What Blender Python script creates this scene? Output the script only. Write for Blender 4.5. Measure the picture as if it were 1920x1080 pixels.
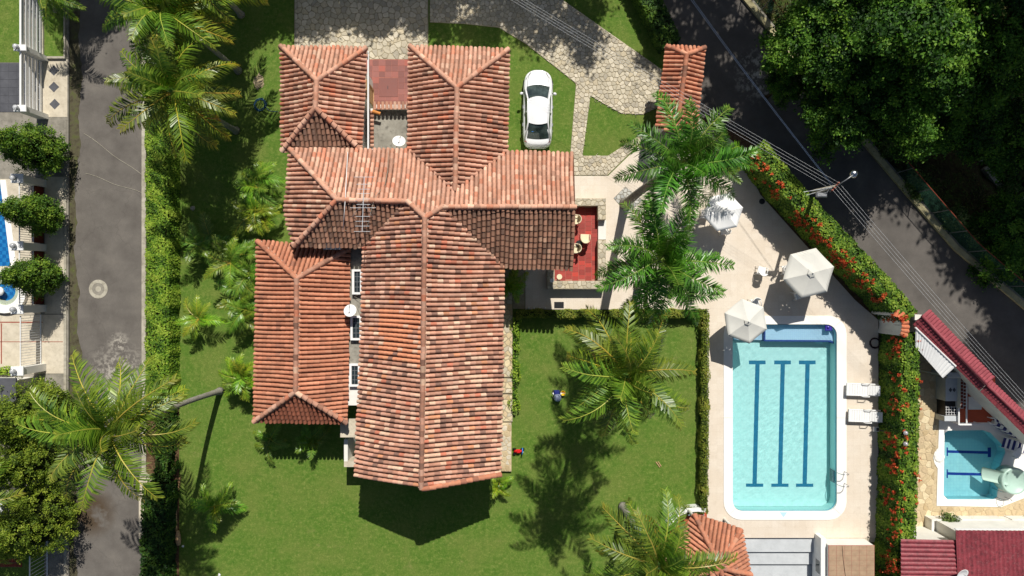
import bpy, bmesh, math, random
import numpy as np
from mathutils import Vector, Matrix, Euler
from mathutils.geometry import tessellate_polygon

# ------------------------------------------------------------------ camera, sky, sun, exposure
SC = bpy.context.scene
for o in list(bpy.data.objects):
    bpy.data.objects.remove(o)
C = SC.collection
CAM_H = 40.0          # drone height in metres
PPM = 32.0            # photo pixels per metre on the ground
cam = bpy.data.cameras.new('camera')
cam.sensor_width = 36.0
cam.sensor_fit = 'HORIZONTAL'
cam.lens = 24.0       # 1280 px focal length on a 1920 px wide photo
cam.clip_start = 0.5
cam.clip_end = 2000
camo = bpy.data.objects.new('camera', cam)
camo.location = (0, 0, CAM_H)
C.objects.link(camo)
SC.camera = camo

SUN_TO = Vector((0.17, 0.80, 1.0)).normalized()
SUN_EL = math.asin(SUN_TO.z)
SUN_AZ = math.atan2(SUN_TO.x, SUN_TO.y)
world = bpy.data.worlds.new('World')
SC.world = world
world.use_nodes = True
wn = world.node_tree.nodes
wl = world.node_tree.links
sky = wn.new('ShaderNodeTexSky')
sky.sky_type = 'NISHITA'
sky.sun_disc = False
sky.dust_density = 1.5
sky.sun_elevation = SUN_EL
sky.sun_rotation = SUN_AZ
bg = wn['Background']
bg.inputs['Strength'].default_value = 0.053
wl.new(sky.outputs[0], bg.inputs['Color'])
sun = bpy.data.lights.new('sun', 'SUN')
sun.energy = 5.0
sun.angle = math.radians(0.5)
sun.color = (1.0, 0.955, 0.88)
sun.cycles.is_caustics_light = True      # real refraction caustics on the pool floors
suno = bpy.data.objects.new('sun', sun)
suno.rotation_euler = (-SUN_TO).to_track_quat('-Z', 'Y').to_euler()
suno.location = (0, 0, 60)
C.objects.link(suno)
SC.view_settings.view_transform = 'Standard'
SC.view_settings.look = 'None'
SC.view_settings.exposure = 0.0
SC.view_settings.gamma = 1.0
SC.view_settings.use_curve_mapping = False
SC.render.engine = 'CYCLES'
SC.cycles.max_bounces = 6
SC.cycles.diffuse_bounces = 3
SC.cycles.glossy_bounces = 3
SC.cycles.transparent_max_bounces = 12

# ------------------------------------------------------------------ helpers
def P(px, py, h=0.0):
    """world point at height h above the photo pixel (nadir camera)"""
    k = (1 - h / CAM_H) / PPM
    return Vector(((px - 960) * k, (540 - py) * k, h))

W = {}

def lin(r, g, b):
    f = lambda c: (c / 255 / 12.92) if c / 255 <= .04045 else ((c / 255 + .055) / 1.055) ** 2.4
    return (f(r), f(g), f(b))

def tag(o, label=None, cat=None, group=None, kind=None):
    if label: o['label'] = label
    if cat: o['category'] = cat
    if group: o['group'] = group
    if kind: o['kind'] = kind
    return o

def thing(name, label, cat, loc=(0, 0, 0), group=None):
    o = bpy.data.objects.new(name, None)
    o.empty_display_size = 0.2
    C.objects.link(o)
    o.location = loc
    W[o] = Vector(loc)
    return tag(o, label, cat, group)

class MB:
    def __init__(s):
        s.v = []; s.f = []; s.c = []
    def face(s, pts, col=None):
        i = len(s.v)
        s.v += [tuple(p) for p in pts]
        s.f.append(tuple(range(i, i + len(pts))))
        s.c.append(col)
    def add(s, verts, faces, col=None):
        i = len(s.v)
        s.v += [tuple(p) for p in verts]
        for f in faces:
            s.f.append(tuple(k + i for k in f)); s.c.append(col)
        return s
    def box(s, x0, x1, y0, y1, z0, z1, col=None, m=None):
        vs = [(x, y, z) for z in (z0, z1) for (x, y) in ((x0, y0), (x1, y0), (x1, y1), (x0, y1))]
        if m is not None: vs = [m @ Vector(v) for v in vs]
        return s.add(vs, [(3, 2, 1, 0), (4, 5, 6, 7), (0, 1, 5, 4), (1, 2, 6, 5), (2, 3, 7, 6), (3, 0, 4, 7)], col)
    def bbox(s, x0, x1, y0, y1, z0, z1, b=0.01, col=None, m=None):
        """box with its top edges bevelled"""
        vs = [(x0, y0, z0), (x1, y0, z0), (x1, y1, z0), (x0, y1, z0), (x0, y0, z1 - b), (x1, y0, z1 - b), (x1, y1, z1 - b), (x0, y1, z1 - b),
              (x0 + b, y0 + b, z1), (x1 - b, y0 + b, z1), (x1 - b, y1 - b, z1), (x0 + b, y1 - b, z1)]
        if m is not None: vs = [m @ Vector(v) for v in vs]
        fs = [(3, 2, 1, 0), (8, 9, 10, 11)]
        for k in range(4):
            n = (k + 1) % 4
            fs += [(k, n, n + 4, k + 4), (k + 4, n + 4, n + 8, k + 8)]
        return s.add(vs, fs, col)
    def prism(s, poly, z0, z1, holes=(), col=None):
        """poly: list of (x, y), any order; holes: lists of (x, y)"""
        def ccw(p):
            a = sum(p[i][0] * p[(i + 1) % len(p)][1] - p[(i + 1) % len(p)][0] * p[i][1] for i in range(len(p)))
            return [(q[0], q[1]) for q in (p if a > 0 else p[::-1])]
        loops = [ccw(poly)] + [ccw(h)[::-1] for h in holes]
        flat = [q for l in loops for q in l]
        tris = tessellate_polygon([[Vector((q[0], q[1], 0)) for q in l] for l in loops])
        n = len(flat)
        vs = [(q[0], q[1], z1) for q in flat] + [(q[0], q[1], z0) for q in flat]
        fs = []
        for t in tris:
            a, b, c = (flat[k] for k in t)
            cr = (b[0] - a[0]) * (c[1] - a[1]) - (c[0] - a[0]) * (b[1] - a[1])
            t = tuple(t) if cr > 0 else tuple(t)[::-1]
            fs.append(t); fs.append(tuple(k + n for k in t[::-1]))
        off = 0
        for l in loops:
            m = len(l)
            for k in range(m):
                a, b = off + k, off + (k + 1) % m
                fs.append((a + n, b + n, b, a))
            off += m
        return s.add(vs, fs, col)
    def tube(s, pts, r, sides=6, cap=True, col=None):
        pts = [Vector(p) for p in pts]
        rs = r if isinstance(r, (list, tuple)) else [r] * len(pts)
        rings = []
        up0 = Vector((0, 0, 1))
        for i, p in enumerate(pts):
            d = (pts[min(i + 1, len(pts) - 1)] - pts[max(i - 1, 0)])
            d = d.normalized() if d.length > 1e-9 else Vector((0, 0, 1))
            u = d.cross(up0)
            if u.length < 1e-3: u = d.cross(Vector((0, 1, 0)))
            u.normalize(); v = u.cross(d)
            rings.append([p + (u * math.cos(2 * math.pi * k / sides) + v * math.sin(2 * math.pi * k / sides)) * rs[i] for k in range(sides)])
        vs = [q for ring in rings for q in ring]
        fs = []
        for i in range(len(rings) - 1):
            for k in range(sides):
                n = (k + 1) % sides
                fs.append((i * sides + k, i * sides + n, (i + 1) * sides + n, (i + 1) * sides + k))
        if cap:
            fs.append(tuple(range(sides))[::-1])
            fs.append(tuple((len(rings) - 1) * sides + k for k in range(sides)))
        return s.add(vs, fs, col)
    def lathe(s, prof, sides=16, loc=(0, 0, 0), col=None, m=None):
        """prof: list of (r, z) from bottom to top"""
        vs = []
        for (r, z) in prof:
            for k in range(sides):
                a = 2 * math.pi * k / sides
                q = Vector((r * math.cos(a), r * math.sin(a), z))
                if m is not None: q = m @ q
                vs.append(q + Vector(loc))
        fs = []
        for i in range(len(prof) - 1):
            for k in range(sides):
                n = (k + 1) % sides
                fs.append((i * sides + k, i * sides + n, (i + 1) * sides + n, (i + 1) * sides + k))
        fs.append(tuple(range(sides))[::-1])
        fs.append(tuple((len(prof) - 1) * sides + k for k in range(sides)))
        return s.add(vs, fs, col)

def finish(name, me, mat, parent, origin, smooth):
    if mat is not None: me.materials.append(mat)
    if smooth:
        me.polygons.foreach_set('use_smooth', [True] * len(me.polygons))
    me.update()
    o = bpy.data.objects.new(name, me)
    C.objects.link(o)
    W[o] = Vector(origin)
    if parent is not None:
        o.parent = parent
        o.location = Vector(origin) - W[parent]
    else:
        o.location = origin
    return o

def obj(name, mb, mat, parent=None, smooth=False, keep=False):
    vs = np.array(mb.v, dtype=np.float64)
    if keep:
        org = W[parent] if parent is not None else Vector((0, 0, 0))
    else:
        lo, hi = vs.min(0), vs.max(0)
        org = Vector(((lo[0] + hi[0]) / 2, (lo[1] + hi[1]) / 2, lo[2]))
    me = bpy.data.meshes.new(name)
    me.from_pydata((vs - np.array(org)).tolist(), [], mb.f)
    if any(c is not None for c in mb.c):
        at = me.attributes.new('tint', 'FLOAT_COLOR', 'FACE')
        at.data.foreach_set('color', [x for c in mb.c for x in ((c[0], c[1], c[2], 1.0) if c is not None else (1, 1, 1, 1))])
    return finish(name, me, mat, parent, org, smooth)

def np_mesh(name, verts, nv, cols=None):
    """verts (N*nv, 3): N faces of nv corners each"""
    n = len(verts) // nv
    me = bpy.data.meshes.new(name)
    me.vertices.add(n * nv)
    me.vertices.foreach_set('co', np.asarray(verts, np.float32).ravel())
    me.loops.add(n * nv)
    me.loops.foreach_set('vertex_index', np.arange(n * nv, dtype=np.int32))
    me.polygons.add(n)
    me.polygons.foreach_set('loop_start', np.arange(0, n * nv, nv, dtype=np.int32))
    if cols is not None:
        at = me.attributes.new('tint', 'FLOAT_COLOR', 'FACE')
        c4 = np.ones((n, 4), np.float32); c4[:, :3] = cols
        at.data.foreach_set('color', c4.ravel())
    me.update(calc_edges=True)
    me.validate()
    return me

def copy_thing(root, loc, rotz=0.0, scale=1.0, label=None, group=None):
    r = root.copy(); C.objects.link(r)
    r.location = loc; r.rotation_euler = (0, 0, rotz); r.scale = (scale,) * 3
    W[r] = Vector(loc)
    if label: r['label'] = label
    if group: r['group'] = group
    for ch in list(root.children):
        c = ch.copy(); C.objects.link(c); c.parent = r
        for g in list(ch.children):
            d = g.copy(); C.objects.link(d); d.parent = c
    return r

def structure(name, mb, mat, **k):
    o = obj(name, mb, mat, **k)
    o['kind'] = 'structure'
    return o

def pxy(pts, h=0.0):
    return [tuple(P(x, y, h))[:2] for (x, y) in pts]

# ------------------------------------------------------------------ materials
class NT:
    def __init__(s, name):
        s.m = bpy.data.materials.new(name)
        s.m.use_nodes = True
        s.t = s.m.node_tree
        s.b = s.t.nodes['Principled BSDF']
        s.out = s.t.nodes['Material Output']
        s._pos = None
    def n(s, typ, **k):
        x = s.t.nodes.new(typ)
        for a, v in k.items(): setattr(x, a, v)
        return x
    def l(s, a, b):
        s.t.links.new(a, b)
    def pos(s):
        if s._pos is None: s._pos = s.n('ShaderNodeNewGeometry').outputs['Position']
        return s._pos
    def noise(s, scale, detail=4, rough=.55, vec=None, dist=0.0):
        x = s.n('ShaderNodeTexNoise')
        x.inputs['Scale'].default_value = scale
        x.inputs['Detail'].default_value = detail
        x.inputs['Roughness'].default_value = rough
        x.inputs['Distortion'].default_value = dist
        s.l(vec if vec is not None else s.pos(), x.inputs['Vector'])
        return x.outputs['Fac']
    def ramp(s, fac, stops, interp='LINEAR'):
        r = s.n('ShaderNodeValToRGB')
        r.color_ramp.interpolation = interp
        e = r.color_ramp.elements
        while len(e) < len(stops): e.new(0.5)
        for k, (p, c) in enumerate(stops):
            e[k].position = p
            e[k].color = (c[0], c[1], c[2], 1) if isinstance(c, (tuple, list)) else (c, c, c, 1)
        s.l(fac, r.inputs[0])
        return r.outputs[0]
    def mix(s, fac, a, b, mode='MIX'):
        x = s.n('ShaderNodeMix', data_type='RGBA', blend_type=mode)
        for sock, v in ((x.inputs[0], fac), (x.inputs[6], a), (x.inputs[7], b)):
            if isinstance(v, (int, float)): sock.default_value = v
            elif isinstance(v, (tuple, list)): sock.default_value = (v[0], v[1], v[2], 1)
            else: s.l(v, sock)
        return x.outputs[2]
    def math(s, op, a, b=0.0):
        x = s.n('ShaderNodeMath', operation=op)
        for sock, v in ((x.inputs[0], a), (x.inputs[1], b)):
            if isinstance(v, (int, float)): sock.default_value = v
            else: s.l(v, sock)
        return x.outputs[0]
    def attr(s, name='tint'):
        a = s.n('ShaderNodeAttribute'); a.attribute_name = name
        return a.outputs['Color']
    def ocol(s):
        return s.n('ShaderNodeObjectInfo').outputs['Color']
    def orand(s):
        return s.n('ShaderNodeObjectInfo').outputs['Random']
    def bump(s, h, strength=.3, dist=.02):
        x = s.n('ShaderNodeBump')
        x.inputs['Strength'].default_value = strength
        x.inputs['Distance'].default_value = dist
        s.l(h, x.inputs['Height'])
        s.l(x.outputs[0], s.b.inputs['Normal'])
    def blob(s, px, py, r, soft=.5):
        """1 inside a disc of radius r metres round a ground point, soft edge"""
        v = s.n('ShaderNodeVectorMath', operation='DISTANCE')
        s.l(s.pos(), v.inputs[0]); v.inputs[1].default_value = tuple(P(px, py))
        mr = s.n('ShaderNodeMapRange')
        mr.inputs['From Min'].default_value = r * (1 - soft); mr.inputs['From Max'].default_value = r
        mr.inputs['To Min'].default_value = 1; mr.inputs['To Max'].default_value = 0
        s.l(v.outputs['Value'], mr.inputs['Value'])
        return mr.outputs[0]
    def done(s, col, rough=.8, spec=.3, metal=0.0):
        if isinstance(col, (tuple, list)): s.b.inputs['Base Color'].default_value = (col[0], col[1], col[2], 1)
        else: s.l(col, s.b.inputs['Base Color'])
        if isinstance(rough, (int, float)): s.b.inputs['Roughness'].default_value = rough
        else: s.l(rough, s.b.inputs['Roughness'])
        s.b.inputs['Specular IOR Level'].default_value = spec
        s.b.inputs['Metallic'].default_value = metal
        return s.m

def plain(name, col, rough=.6, spec=.4, var=.12, scale=6, metal=0.0, bump=0.0, bscale=60, grime=0.0):
    """solid colour with soft wear, a little grime and fine relief"""
    t = NT(name)
    lo = tuple(c * (1 - var) for c in col); hi = tuple(min(1, c * (1 + var)) for c in col)
    c = t.ramp(t.noise(scale, 5, .6), [(.3, lo), (.7, hi)])
    if grime:
        g = t.ramp(t.noise(scale * .35, 6, .7), [(.45, 0.0), (.75, 1.0)])
        c = t.mix(t.math('MULTIPLY', g, grime), c, tuple(x * .35 for x in col))
    if bump: t.bump(t.noise(bscale, 3), bump, .01)
    return t.done(c, rough, spec, metal)

M = {}

def build_materials():
    # lawn
    t = NT('lawn_grass')
    big = t.noise(.55, 5, .6); mid = t.noise(4.5, 5, .65); fine = t.noise(38, 3, .7)
    c = t.ramp(mid, [(.25, lin(72, 104, 38)), (.5, lin(104, 132, 52)), (.75, lin(146, 158, 82))])
    c = t.mix(t.ramp(t.noise(1.6, 6, .7), [(.4, .0), (.62, .55)]), c, lin(86, 124, 42))
    c = t.mix(t.ramp(big, [(.42, 0.0), (.68, .6)]), c, lin(130, 138, 70))
    c = t.mix(t.ramp(fine, [(.3, .85), (.6, 0.0)]), c, lin(46, 74, 24))
    c = t.mix(t.ramp(t.noise(9, 5, .75), [(.56, 0.0), (.7, .5)]), c, lin(152, 148, 94))
    c = t.mix(t.ramp(t.noise(.9, 7, .75), [(.6, 0.0), (.74, .5)]), c, lin(150, 140, 92))
    t.bump(t.noise(30, 4, .7), .7, .04)
    M['lawn'] = t.done(c, .9, .12)
    # soil
    t = NT('soil')
    c = t.ramp(t.noise(7, 6, .7), [(.3, lin(66, 50, 36)), (.55, lin(104, 82, 60)), (.8, lin(140, 118, 90))])
    t.bump(t.noise(18, 5), .8, .05)
    M['soil'] = t.done(c, .95, .1)
    t = NT('dry_earth')
    c = t.ramp(t.noise(6, 6, .7), [(.3, lin(150, 134, 104)), (.7, lin(184, 168, 138))])
    M['dry_earth'] = t.done(c, .95, .1)
    # forest floor
    t = NT('forest_floor')
    c = t.ramp(t.noise(2.2, 7, .72), [(.3, lin(44, 40, 28)), (.5, lin(70, 62, 40)), (.62, lin(66, 82, 36)), (.8, lin(96, 84, 60))])
    t.bump(t.noise(6, 6), 1.0, .15)
    M['forest_floor'] = t.done(c, .95, .1)
    # asphalt of the left street, with pale scuffed patches
    t = NT('street_asphalt')
    c = t.ramp(t.noise(.8, 6, .6), [(.3, lin(96, 91, 86)), (.55, lin(112, 107, 101)), (.8, lin(126, 120, 112))])
    c = t.mix(t.ramp(t.noise(60, 2, .6), [(.35, .35), (.6, 0.0)]), c, lin(70, 66, 62))
    worn = t.math('MAXIMUM', t.math('MULTIPLY', t.blob(222, 700, 2.0, .8), 1.0), t.math('MULTIPLY', t.blob(222, 643, .75, .7), 1.0))
    n2 = t.noise(3.2, 8, .75)
    c = t.mix(t.math('MULTIPLY', worn, t.ramp(n2, [(.47, 0.0), (.56, .85)])), c, lin(176, 170, 158))
    wet = t.math('MULTIPLY', t.blob(168, 960, 1.7, .55), t.ramp(t.noise(1.1, 4), [(.36, 0.0), (.5, .9)]))
    c = t.mix(wet, c, lin(76, 62, 46))
    c = t.mix(t.ramp(t.noise(9, 3, .5), [(.74, 0.0), (.8, .5)]), c, lin(160, 155, 146))
    cr = t.n('ShaderNodeTexVoronoi', feature='DISTANCE_TO_EDGE')
    cr.inputs['Scale'].default_value = .33
    dv = t.n('ShaderNodeVectorMath', operation='ADD')
    nz = t.n('ShaderNodeTexNoise'); nz.inputs['Scale'].default_value = 1.5; t.l(t.pos(), nz.inputs['Vector'])
    t.l(t.pos(), dv.inputs[0]); t.l(nz.outputs['Color'], dv.inputs[1]); t.l(dv.outputs[0], cr.inputs['Vector'])
    c = t.mix(t.ramp(cr.outputs['Distance'], [(.0, .22), (.012, 0.0)]), c, lin(66, 62, 58))
    t.bump(t.noise(70, 3), .35, .01)
    M['street'] = t.done(c, .88, .2)
    # road on the right
    t = NT('road_asphalt')
    c = t.ramp(t.noise(.7, 6, .62), [(.3, lin(88, 84, 80)), (.6, lin(106, 101, 96)), (.85, lin(132, 126, 116))])
    c = t.mix(t.ramp(t.noise(55, 2, .6), [(.35, .4), (.6, 0.0)]), c, lin(66, 63, 60))
    worn = t.math('MULTIPLY', t.blob(1425, 140, 1.9, .7), t.ramp(t.noise(2.6, 8, .75), [(.5, 0.0), (.6, .8)]))
    c = t.mix(worn, c, lin(205, 200, 188))
    t.bump(t.noise(60, 3), .4, .012)
    M['road'] = t.done(c, .88, .2)
    # mossy gutter
    t = NT('mossy_gutter')
    c = t.ramp(t.noise(2.4, 7, .7), [(.3, lin(58, 52, 40)), (.52, lin(88, 84, 66)), (.64, lin(86, 92, 52)), (.8, lin(150, 144, 128))])
    t.bump(t.noise(20, 4), .5, .03)
    M['gutter'] = t.done(c, .95, .1)
    # concretes
    def concrete(key, a, b, dirt, amt=.4, sc=1.6):
        t = NT(key + '_concrete')
        c = t.ramp(t.noise(sc, 7, .65), [(.3, a), (.7, b)])
        c = t.mix(t.ramp(t.noise(sc * 2.7, 6, .7), [(.5, 0.0), (.75, amt)]), c, dirt)
        t.bump(t.noise(45, 4), .3, .01)
        M[key] = t.done(c, .85, .2)
    concrete('kerb', lin(150, 144, 128), lin(190, 184, 168), lin(96, 90, 74), .7)
    concrete('mossy_kerb', lin(160, 152, 116), lin(196, 186, 146), lin(110, 102, 72), .6)
    concrete('pale_paving', lin(186, 176, 156), lin(212, 202, 182), lin(150, 138, 118), .5)
    concrete('grey_paving', lin(120, 116, 106), lin(156, 150, 138), lin(84, 80, 70), .6)
    concrete('roof_slab', lin(128, 124, 114), lin(168, 164, 152), lin(74, 72, 66), .8, 1.2)
    concrete('dark_paving', lin(78, 79, 84), lin(94, 95, 100), lin(64, 64, 68), .4)
    concrete('mortar', lin(150, 140, 116), lin(180, 168, 142), lin(116, 106, 86), .5, 3)
    concrete('cream_mortar', lin(184, 166, 134), lin(206, 188, 154), lin(140, 122, 92), .5, 3)
    concrete('ridge_mortar', lin(176, 142, 122), lin(206, 178, 158), lin(120, 92, 78), .6, 5)
    concrete('step_grey', lin(184, 188, 190), lin(200, 204, 206), lin(160, 164, 168), .35)
    # deck: pale exposed-aggregate squares with fine joints
    t = NT('deck_paving')
    mp = t.n('ShaderNodeMapping'); mp.inputs['Rotation'].default_value = (0, 0, 0); t.l(t.pos(), mp.inputs['Vector'])
    br = t.n('ShaderNodeTexBrick'); br.offset = 0.0
    br.inputs['Scale'].default_value = 1.0; br.inputs['Mortar Size'].default_value = .006
    br.inputs['Brick Width'].default_value = .4; br.inputs['Row Height'].default_value = .4
    br.inputs['Color1'].default_value = (*lin(228, 218, 203), 1); br.inputs['Color2'].default_value = (*lin(222, 211, 195), 1)
    br.inputs['Mortar'].default_value = (*lin(214, 203, 186), 1)
    t.l(mp.outputs[0], br.inputs['Vector'])
    c = t.mix(t.ramp(t.noise(.6, 6, .65), [(.35, 0.0), (.75, .45)]), br.outputs['Color'], lin(206, 186, 160))
    c = t.mix(t.ramp(t.noise(26, 4, .7), [(.4, .3), (.6, 0.0)]), c, lin(190, 176, 158))
    c = t.mix(t.ramp(t.noise(1.7, 8, .75), [(.55, 0.0), (.72, .4)]), c, lin(186, 170, 148))
    t.bump(t.noise(40, 3), .15, .006)
    M['deck'] = t.done(c, .8, .2)
    # clay tiles, attribute-tinted (joined tiles) and object-tinted (single tiles)
    for key in ('tile', 'tile_single'):
        t = NT('clay_' + key)
        base = t.attr() if key == 'tile' else t.ocol()
        c = t.mix(t.ramp(t.noise(9, 6, .7), [(.42, 0.0), (.7, .32)]), base, lin(134, 98, 82))
        c = t.mix(t.ramp(t.noise(17, 5, .7), [(.56, 0.0), (.72, .4)]), c, lin(226, 200, 174))
        c = t.mix(t.ramp(t.noise(1.1, 5, .65), [(.5, 0.0), (.75, .22)]), c, lin(116, 86, 72))
        t.bump(t.noise(70, 4), .35, .008)
        M[key] = t.done(c, .85, .2)
    M['under_roof'] = plain('roof_underlay', lin(98, 70, 56), .95, .1, .25, 3)
    # walls
    M['white_wall'] = plain('white_wall_paint', lin(226, 224, 216), .8, .25, .05, 2, bump=.15, grime=.18)
    M['white_paint'] = plain('white_gloss_paint', lin(232, 232, 230), .45, .45, .04, 3, grime=.1)
    M['white_plastic'] = plain('white_plastic', lin(236, 236, 234), .38, .5, .03, 4)
    M['cream_plastic'] = plain('cream_plastic', lin(226, 214, 180), .45, .45, .05, 4)
    M['coping'] = plain('pool_coping_stone', lin(240, 238, 232), .6, .3, .04, 2, bump=.1)
    # terracotta floor tiles
    for key, col in (('patio_tile', lin(140, 88, 80)), ('terrace_tile', lin(158, 62, 54))):
        t = NT(key)
        r = t.ramp(t.orand(), [(0, tuple(x * .8 for x in col)), (.5, col), (.8, tuple(x * 1.2 for x in col)), (1, (col[0] * 1.5, col[1] * 1.1, col[2] * .95))])
        c = t.mix(t.ramp(t.noise(8, 5, .7), [(.45, 0.0), (.75, .35)]), r, tuple(x * .6 + .05 for x in col))
        M[key] = t.done(c, .6, .35)
    M['grout'] = plain('pale_red_grout', lin(176, 118, 104), .9, .1, .15, 5)
    # stones: object-random tint (single) or attribute tint (joined)
    for key in ('stone', 'stone_joined'):
        t = NT('paving_' + key)
        base = t.ocol() if key == 'stone' else t.attr()
        c = t.mix(t.ramp(t.noise(10, 6, .7), [(.4, 0.0), (.72, .4)]), base, lin(140, 128, 104))
        t.bump(t.noise(25, 4), .4, .02)
        M[key] = t.done(c, .85, .2)
    # foliage
    def leaf(name, rough=.6, spec=.25, trans=.25, obj_tint=False, gain=(1, 1, 1)):
        t = NT(name)
        c = t.attr()
        if obj_tint: c = t.mix(1.0, c, t.ocol(), 'MULTIPLY')
        c = t.mix(t.ramp(t.noise(1.3, 4), [(.3, .0), (.75, .3)]), c, (.6, .7, .45), 'MULTIPLY')
        t.done(c, rough, spec)
        tr = t.n('ShaderNodeBsdfTranslucent')
        tc = t.mix(1.0, c, (1.2, 1.35, .5), 'MULTIPLY')
        t.l(tc, tr.inputs['Color'])
        mx = t.n('ShaderNodeMixShader'); mx.inputs[0].default_value = trans
        t.l(t.b.outputs[0], mx.inputs[1]); t.l(tr.outputs[0], mx.inputs[2])
        t.l(mx.outputs[0], t.out.inputs['Surface'])
        return t.m
    M['leaf'] = leaf('broad_leaf')
    M['frond'] = leaf('palm_frond', .38, .5, .22, True)
    M['petal'] = leaf('flower_petal', .6, .2, .25)
    t = NT('bark')
    c = t.ramp(t.noise(9, 6, .7), [(.3, lin(74, 62, 50)), (.7, lin(128, 114, 96))])
    t.bump(t.noise(22, 5), .8, .03)
    M['bark'] = t.done(c, .95, .1)
    t = NT('palm_trunk')
    wv = t.n('ShaderNodeTexWave', wave_type='BANDS', bands_direction='Z')
    wv.inputs['Scale'].default_value = 3.2; wv.inputs['Distortion'].default_value = 2.0
    t.l(t.pos(), wv.inputs['Vector'])
    c = t.ramp(wv.outputs['Fac'], [(.1, lin(110, 106, 98)), (.5, lin(156, 152, 142)), (.9, lin(176, 172, 160))])
    c = t.mix(t.ramp(t.noise(4, 5), [(.5, 0.0), (.75, .6)]), c, lin(108, 102, 88))
    t.bump(wv.outputs['Fac'], .6, .03)
    M['palm_trunk'] = t.done(c, .9, .15)
    M['crownshaft'] = plain('green_crownshaft', lin(96, 132, 60), .5, .4, .15, 5)
    M['hedge_core'] = plain('hedge_twigs', lin(36, 44, 20), .95, .05, .3, 6)
    M['dry_frond'] = plain('dry_frond', lin(128, 98, 74), .9, .1, .25, 8)
    # metals, glass and such
    M['steel'] = plain('polished_steel', lin(200, 202, 204), .25, .5, .04, 4, metal=1.0)
    M['grey_metal'] = plain('grey_metal', lin(150, 152, 154), .45, .5, .1, 5, metal=.7)
    M['dark_metal'] = plain('dark_metal', lin(58, 60, 62), .5, .5, .1, 5, metal=.5)
    M['black'] = plain('black_plastic', lin(24, 24, 26), .5, .4, .2, 5)
    M['dark_brown'] = plain('dark_rubber_hose', lin(52, 30, 32), .5, .4, .2, 9)
    M['blue_hose'] = plain('blue_hose', lin(40, 86, 120), .5, .4, .2, 9)
    M['umbrella'] = plain('offwhite_canvas', lin(212, 211, 203), .85, .15, .03, 3, grime=.1)
    M['umbrella_white'] = plain('white_canvas', lin(240, 240, 238), .8, .2, .03, 3)
    M['wire'] = plain('bare_wire', lin(206, 208, 210), .4, .5, .08, 3)
    M['blue_wire'] = plain('blue_cable', lin(78, 98, 128), .5, .4, .08, 3)
    M['rust_red'] = plain('rusty_red_rail', lin(140, 66, 46), .7, .3, .2, 6)
    M['green_wire'] = plain('green_wire_mesh', lin(70, 118, 96), .6, .3, .15, 6)
    t = NT('globe_glass')
    t.b.inputs['Transmission Weight'].default_value = .55
    M['globe'] = t.done(t.ramp(t.noise(5), [(.3, (.7, .72, .74)), (.7, (.85, .86, .88))]), .12, .5)
    t = NT('dark_glass')
    M['glass'] = t.done(t.ramp(t.noise(1.4, 3), [(.3, (.012, .018, .02)), (.7, (.03, .045, .05))]), .06, .6)
    t = NT('car_glass')
    M['car_glass'] = t.done(t.ramp(t.noise(2.2, 4), [(.35, (.012, .02, .02)), (.7, (.06, .085, .08))]), .05, .7)
    t = NT('car_paint')
    t.b.inputs['Coat Weight'].default_value = .6
    t.b.inputs['Coat Roughness'].default_value = .06
    M['car_paint'] = t.done(t.ramp(t.noise(1.5, 3), [(.3, lin(226, 227, 229)), (.7, lin(232, 233, 235))]), .35, .5)
    # red sheet metal, weathered
    t = NT('red_sheet_metal')
    c = t.ramp(t.noise(1.4, 6, .65), [(.3, lin(128, 52, 60)), (.7, lin(152, 68, 76))])
    c = t.mix(t.ramp(t.noise(4, 8, .8), [(.46, 0.0), (.68, .75)]), c, lin(66, 44, 46))
    c = t.mix(t.ramp(t.noise(9, 5, .7), [(.52, 0.0), (.72, .4)]), c, lin(186, 128, 130))
    M['red_metal'] = t.done(c, .55, .35)
    M['bright_red_metal'] = plain('red_painted_metal', lin(146, 70, 78), .6, .3, .16, 4, grime=.45)
    # water and pool basins
    t = NT('pool_water')
    a = t.noise(3.0, 3, .5, dist=1.2); b2 = t.noise(8.0, 2, .5, dist=.6)
    h = t.math('ADD', a, t.math('MULTIPLY', b2, .4))
    bp = t.n('ShaderNodeBump'); bp.inputs['Strength'].default_value = .35; bp.inputs['Distance'].default_value = .06
    t.l(h, bp.inputs['Height'])
    gl = t.n('ShaderNodeBsdfGlossy'); gl.inputs['Roughness'].default_value = .03
    t.l(bp.outputs[0], gl.inputs['Normal'])
    trn = t.n('ShaderNodeBsdfTransparent'); trn.inputs['Color'].default_value = (.93, .99, .992, 1)
    fr = t.n('ShaderNodeFresnel'); fr.inputs['IOR'].default_value = 1.33
    t.l(bp.outputs[0], fr.inputs['Normal'])
    mx = t.n('ShaderNodeMixShader')
    t.l(fr.outputs[0], mx.inputs[0]); t.l(trn.outputs[0], mx.inputs[1]); t.l(gl.outputs[0], mx.inputs[2])
    t.l(mx.outputs[0], t.out.inputs['Surface'])
    M['water'] = t.m
    t = NT('clear_water')
    g = t.n('ShaderNodeBsdfGlass'); g.inputs['IOR'].default_value = 1.33; g.inputs['Roughness'].default_value = 0
    g.inputs['Color'].default_value = (.95, .995, 1.0, 1)
    t.l(g.outputs[0], t.out.inputs['Surface'])
    M['clear_water'] = t.m
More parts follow.
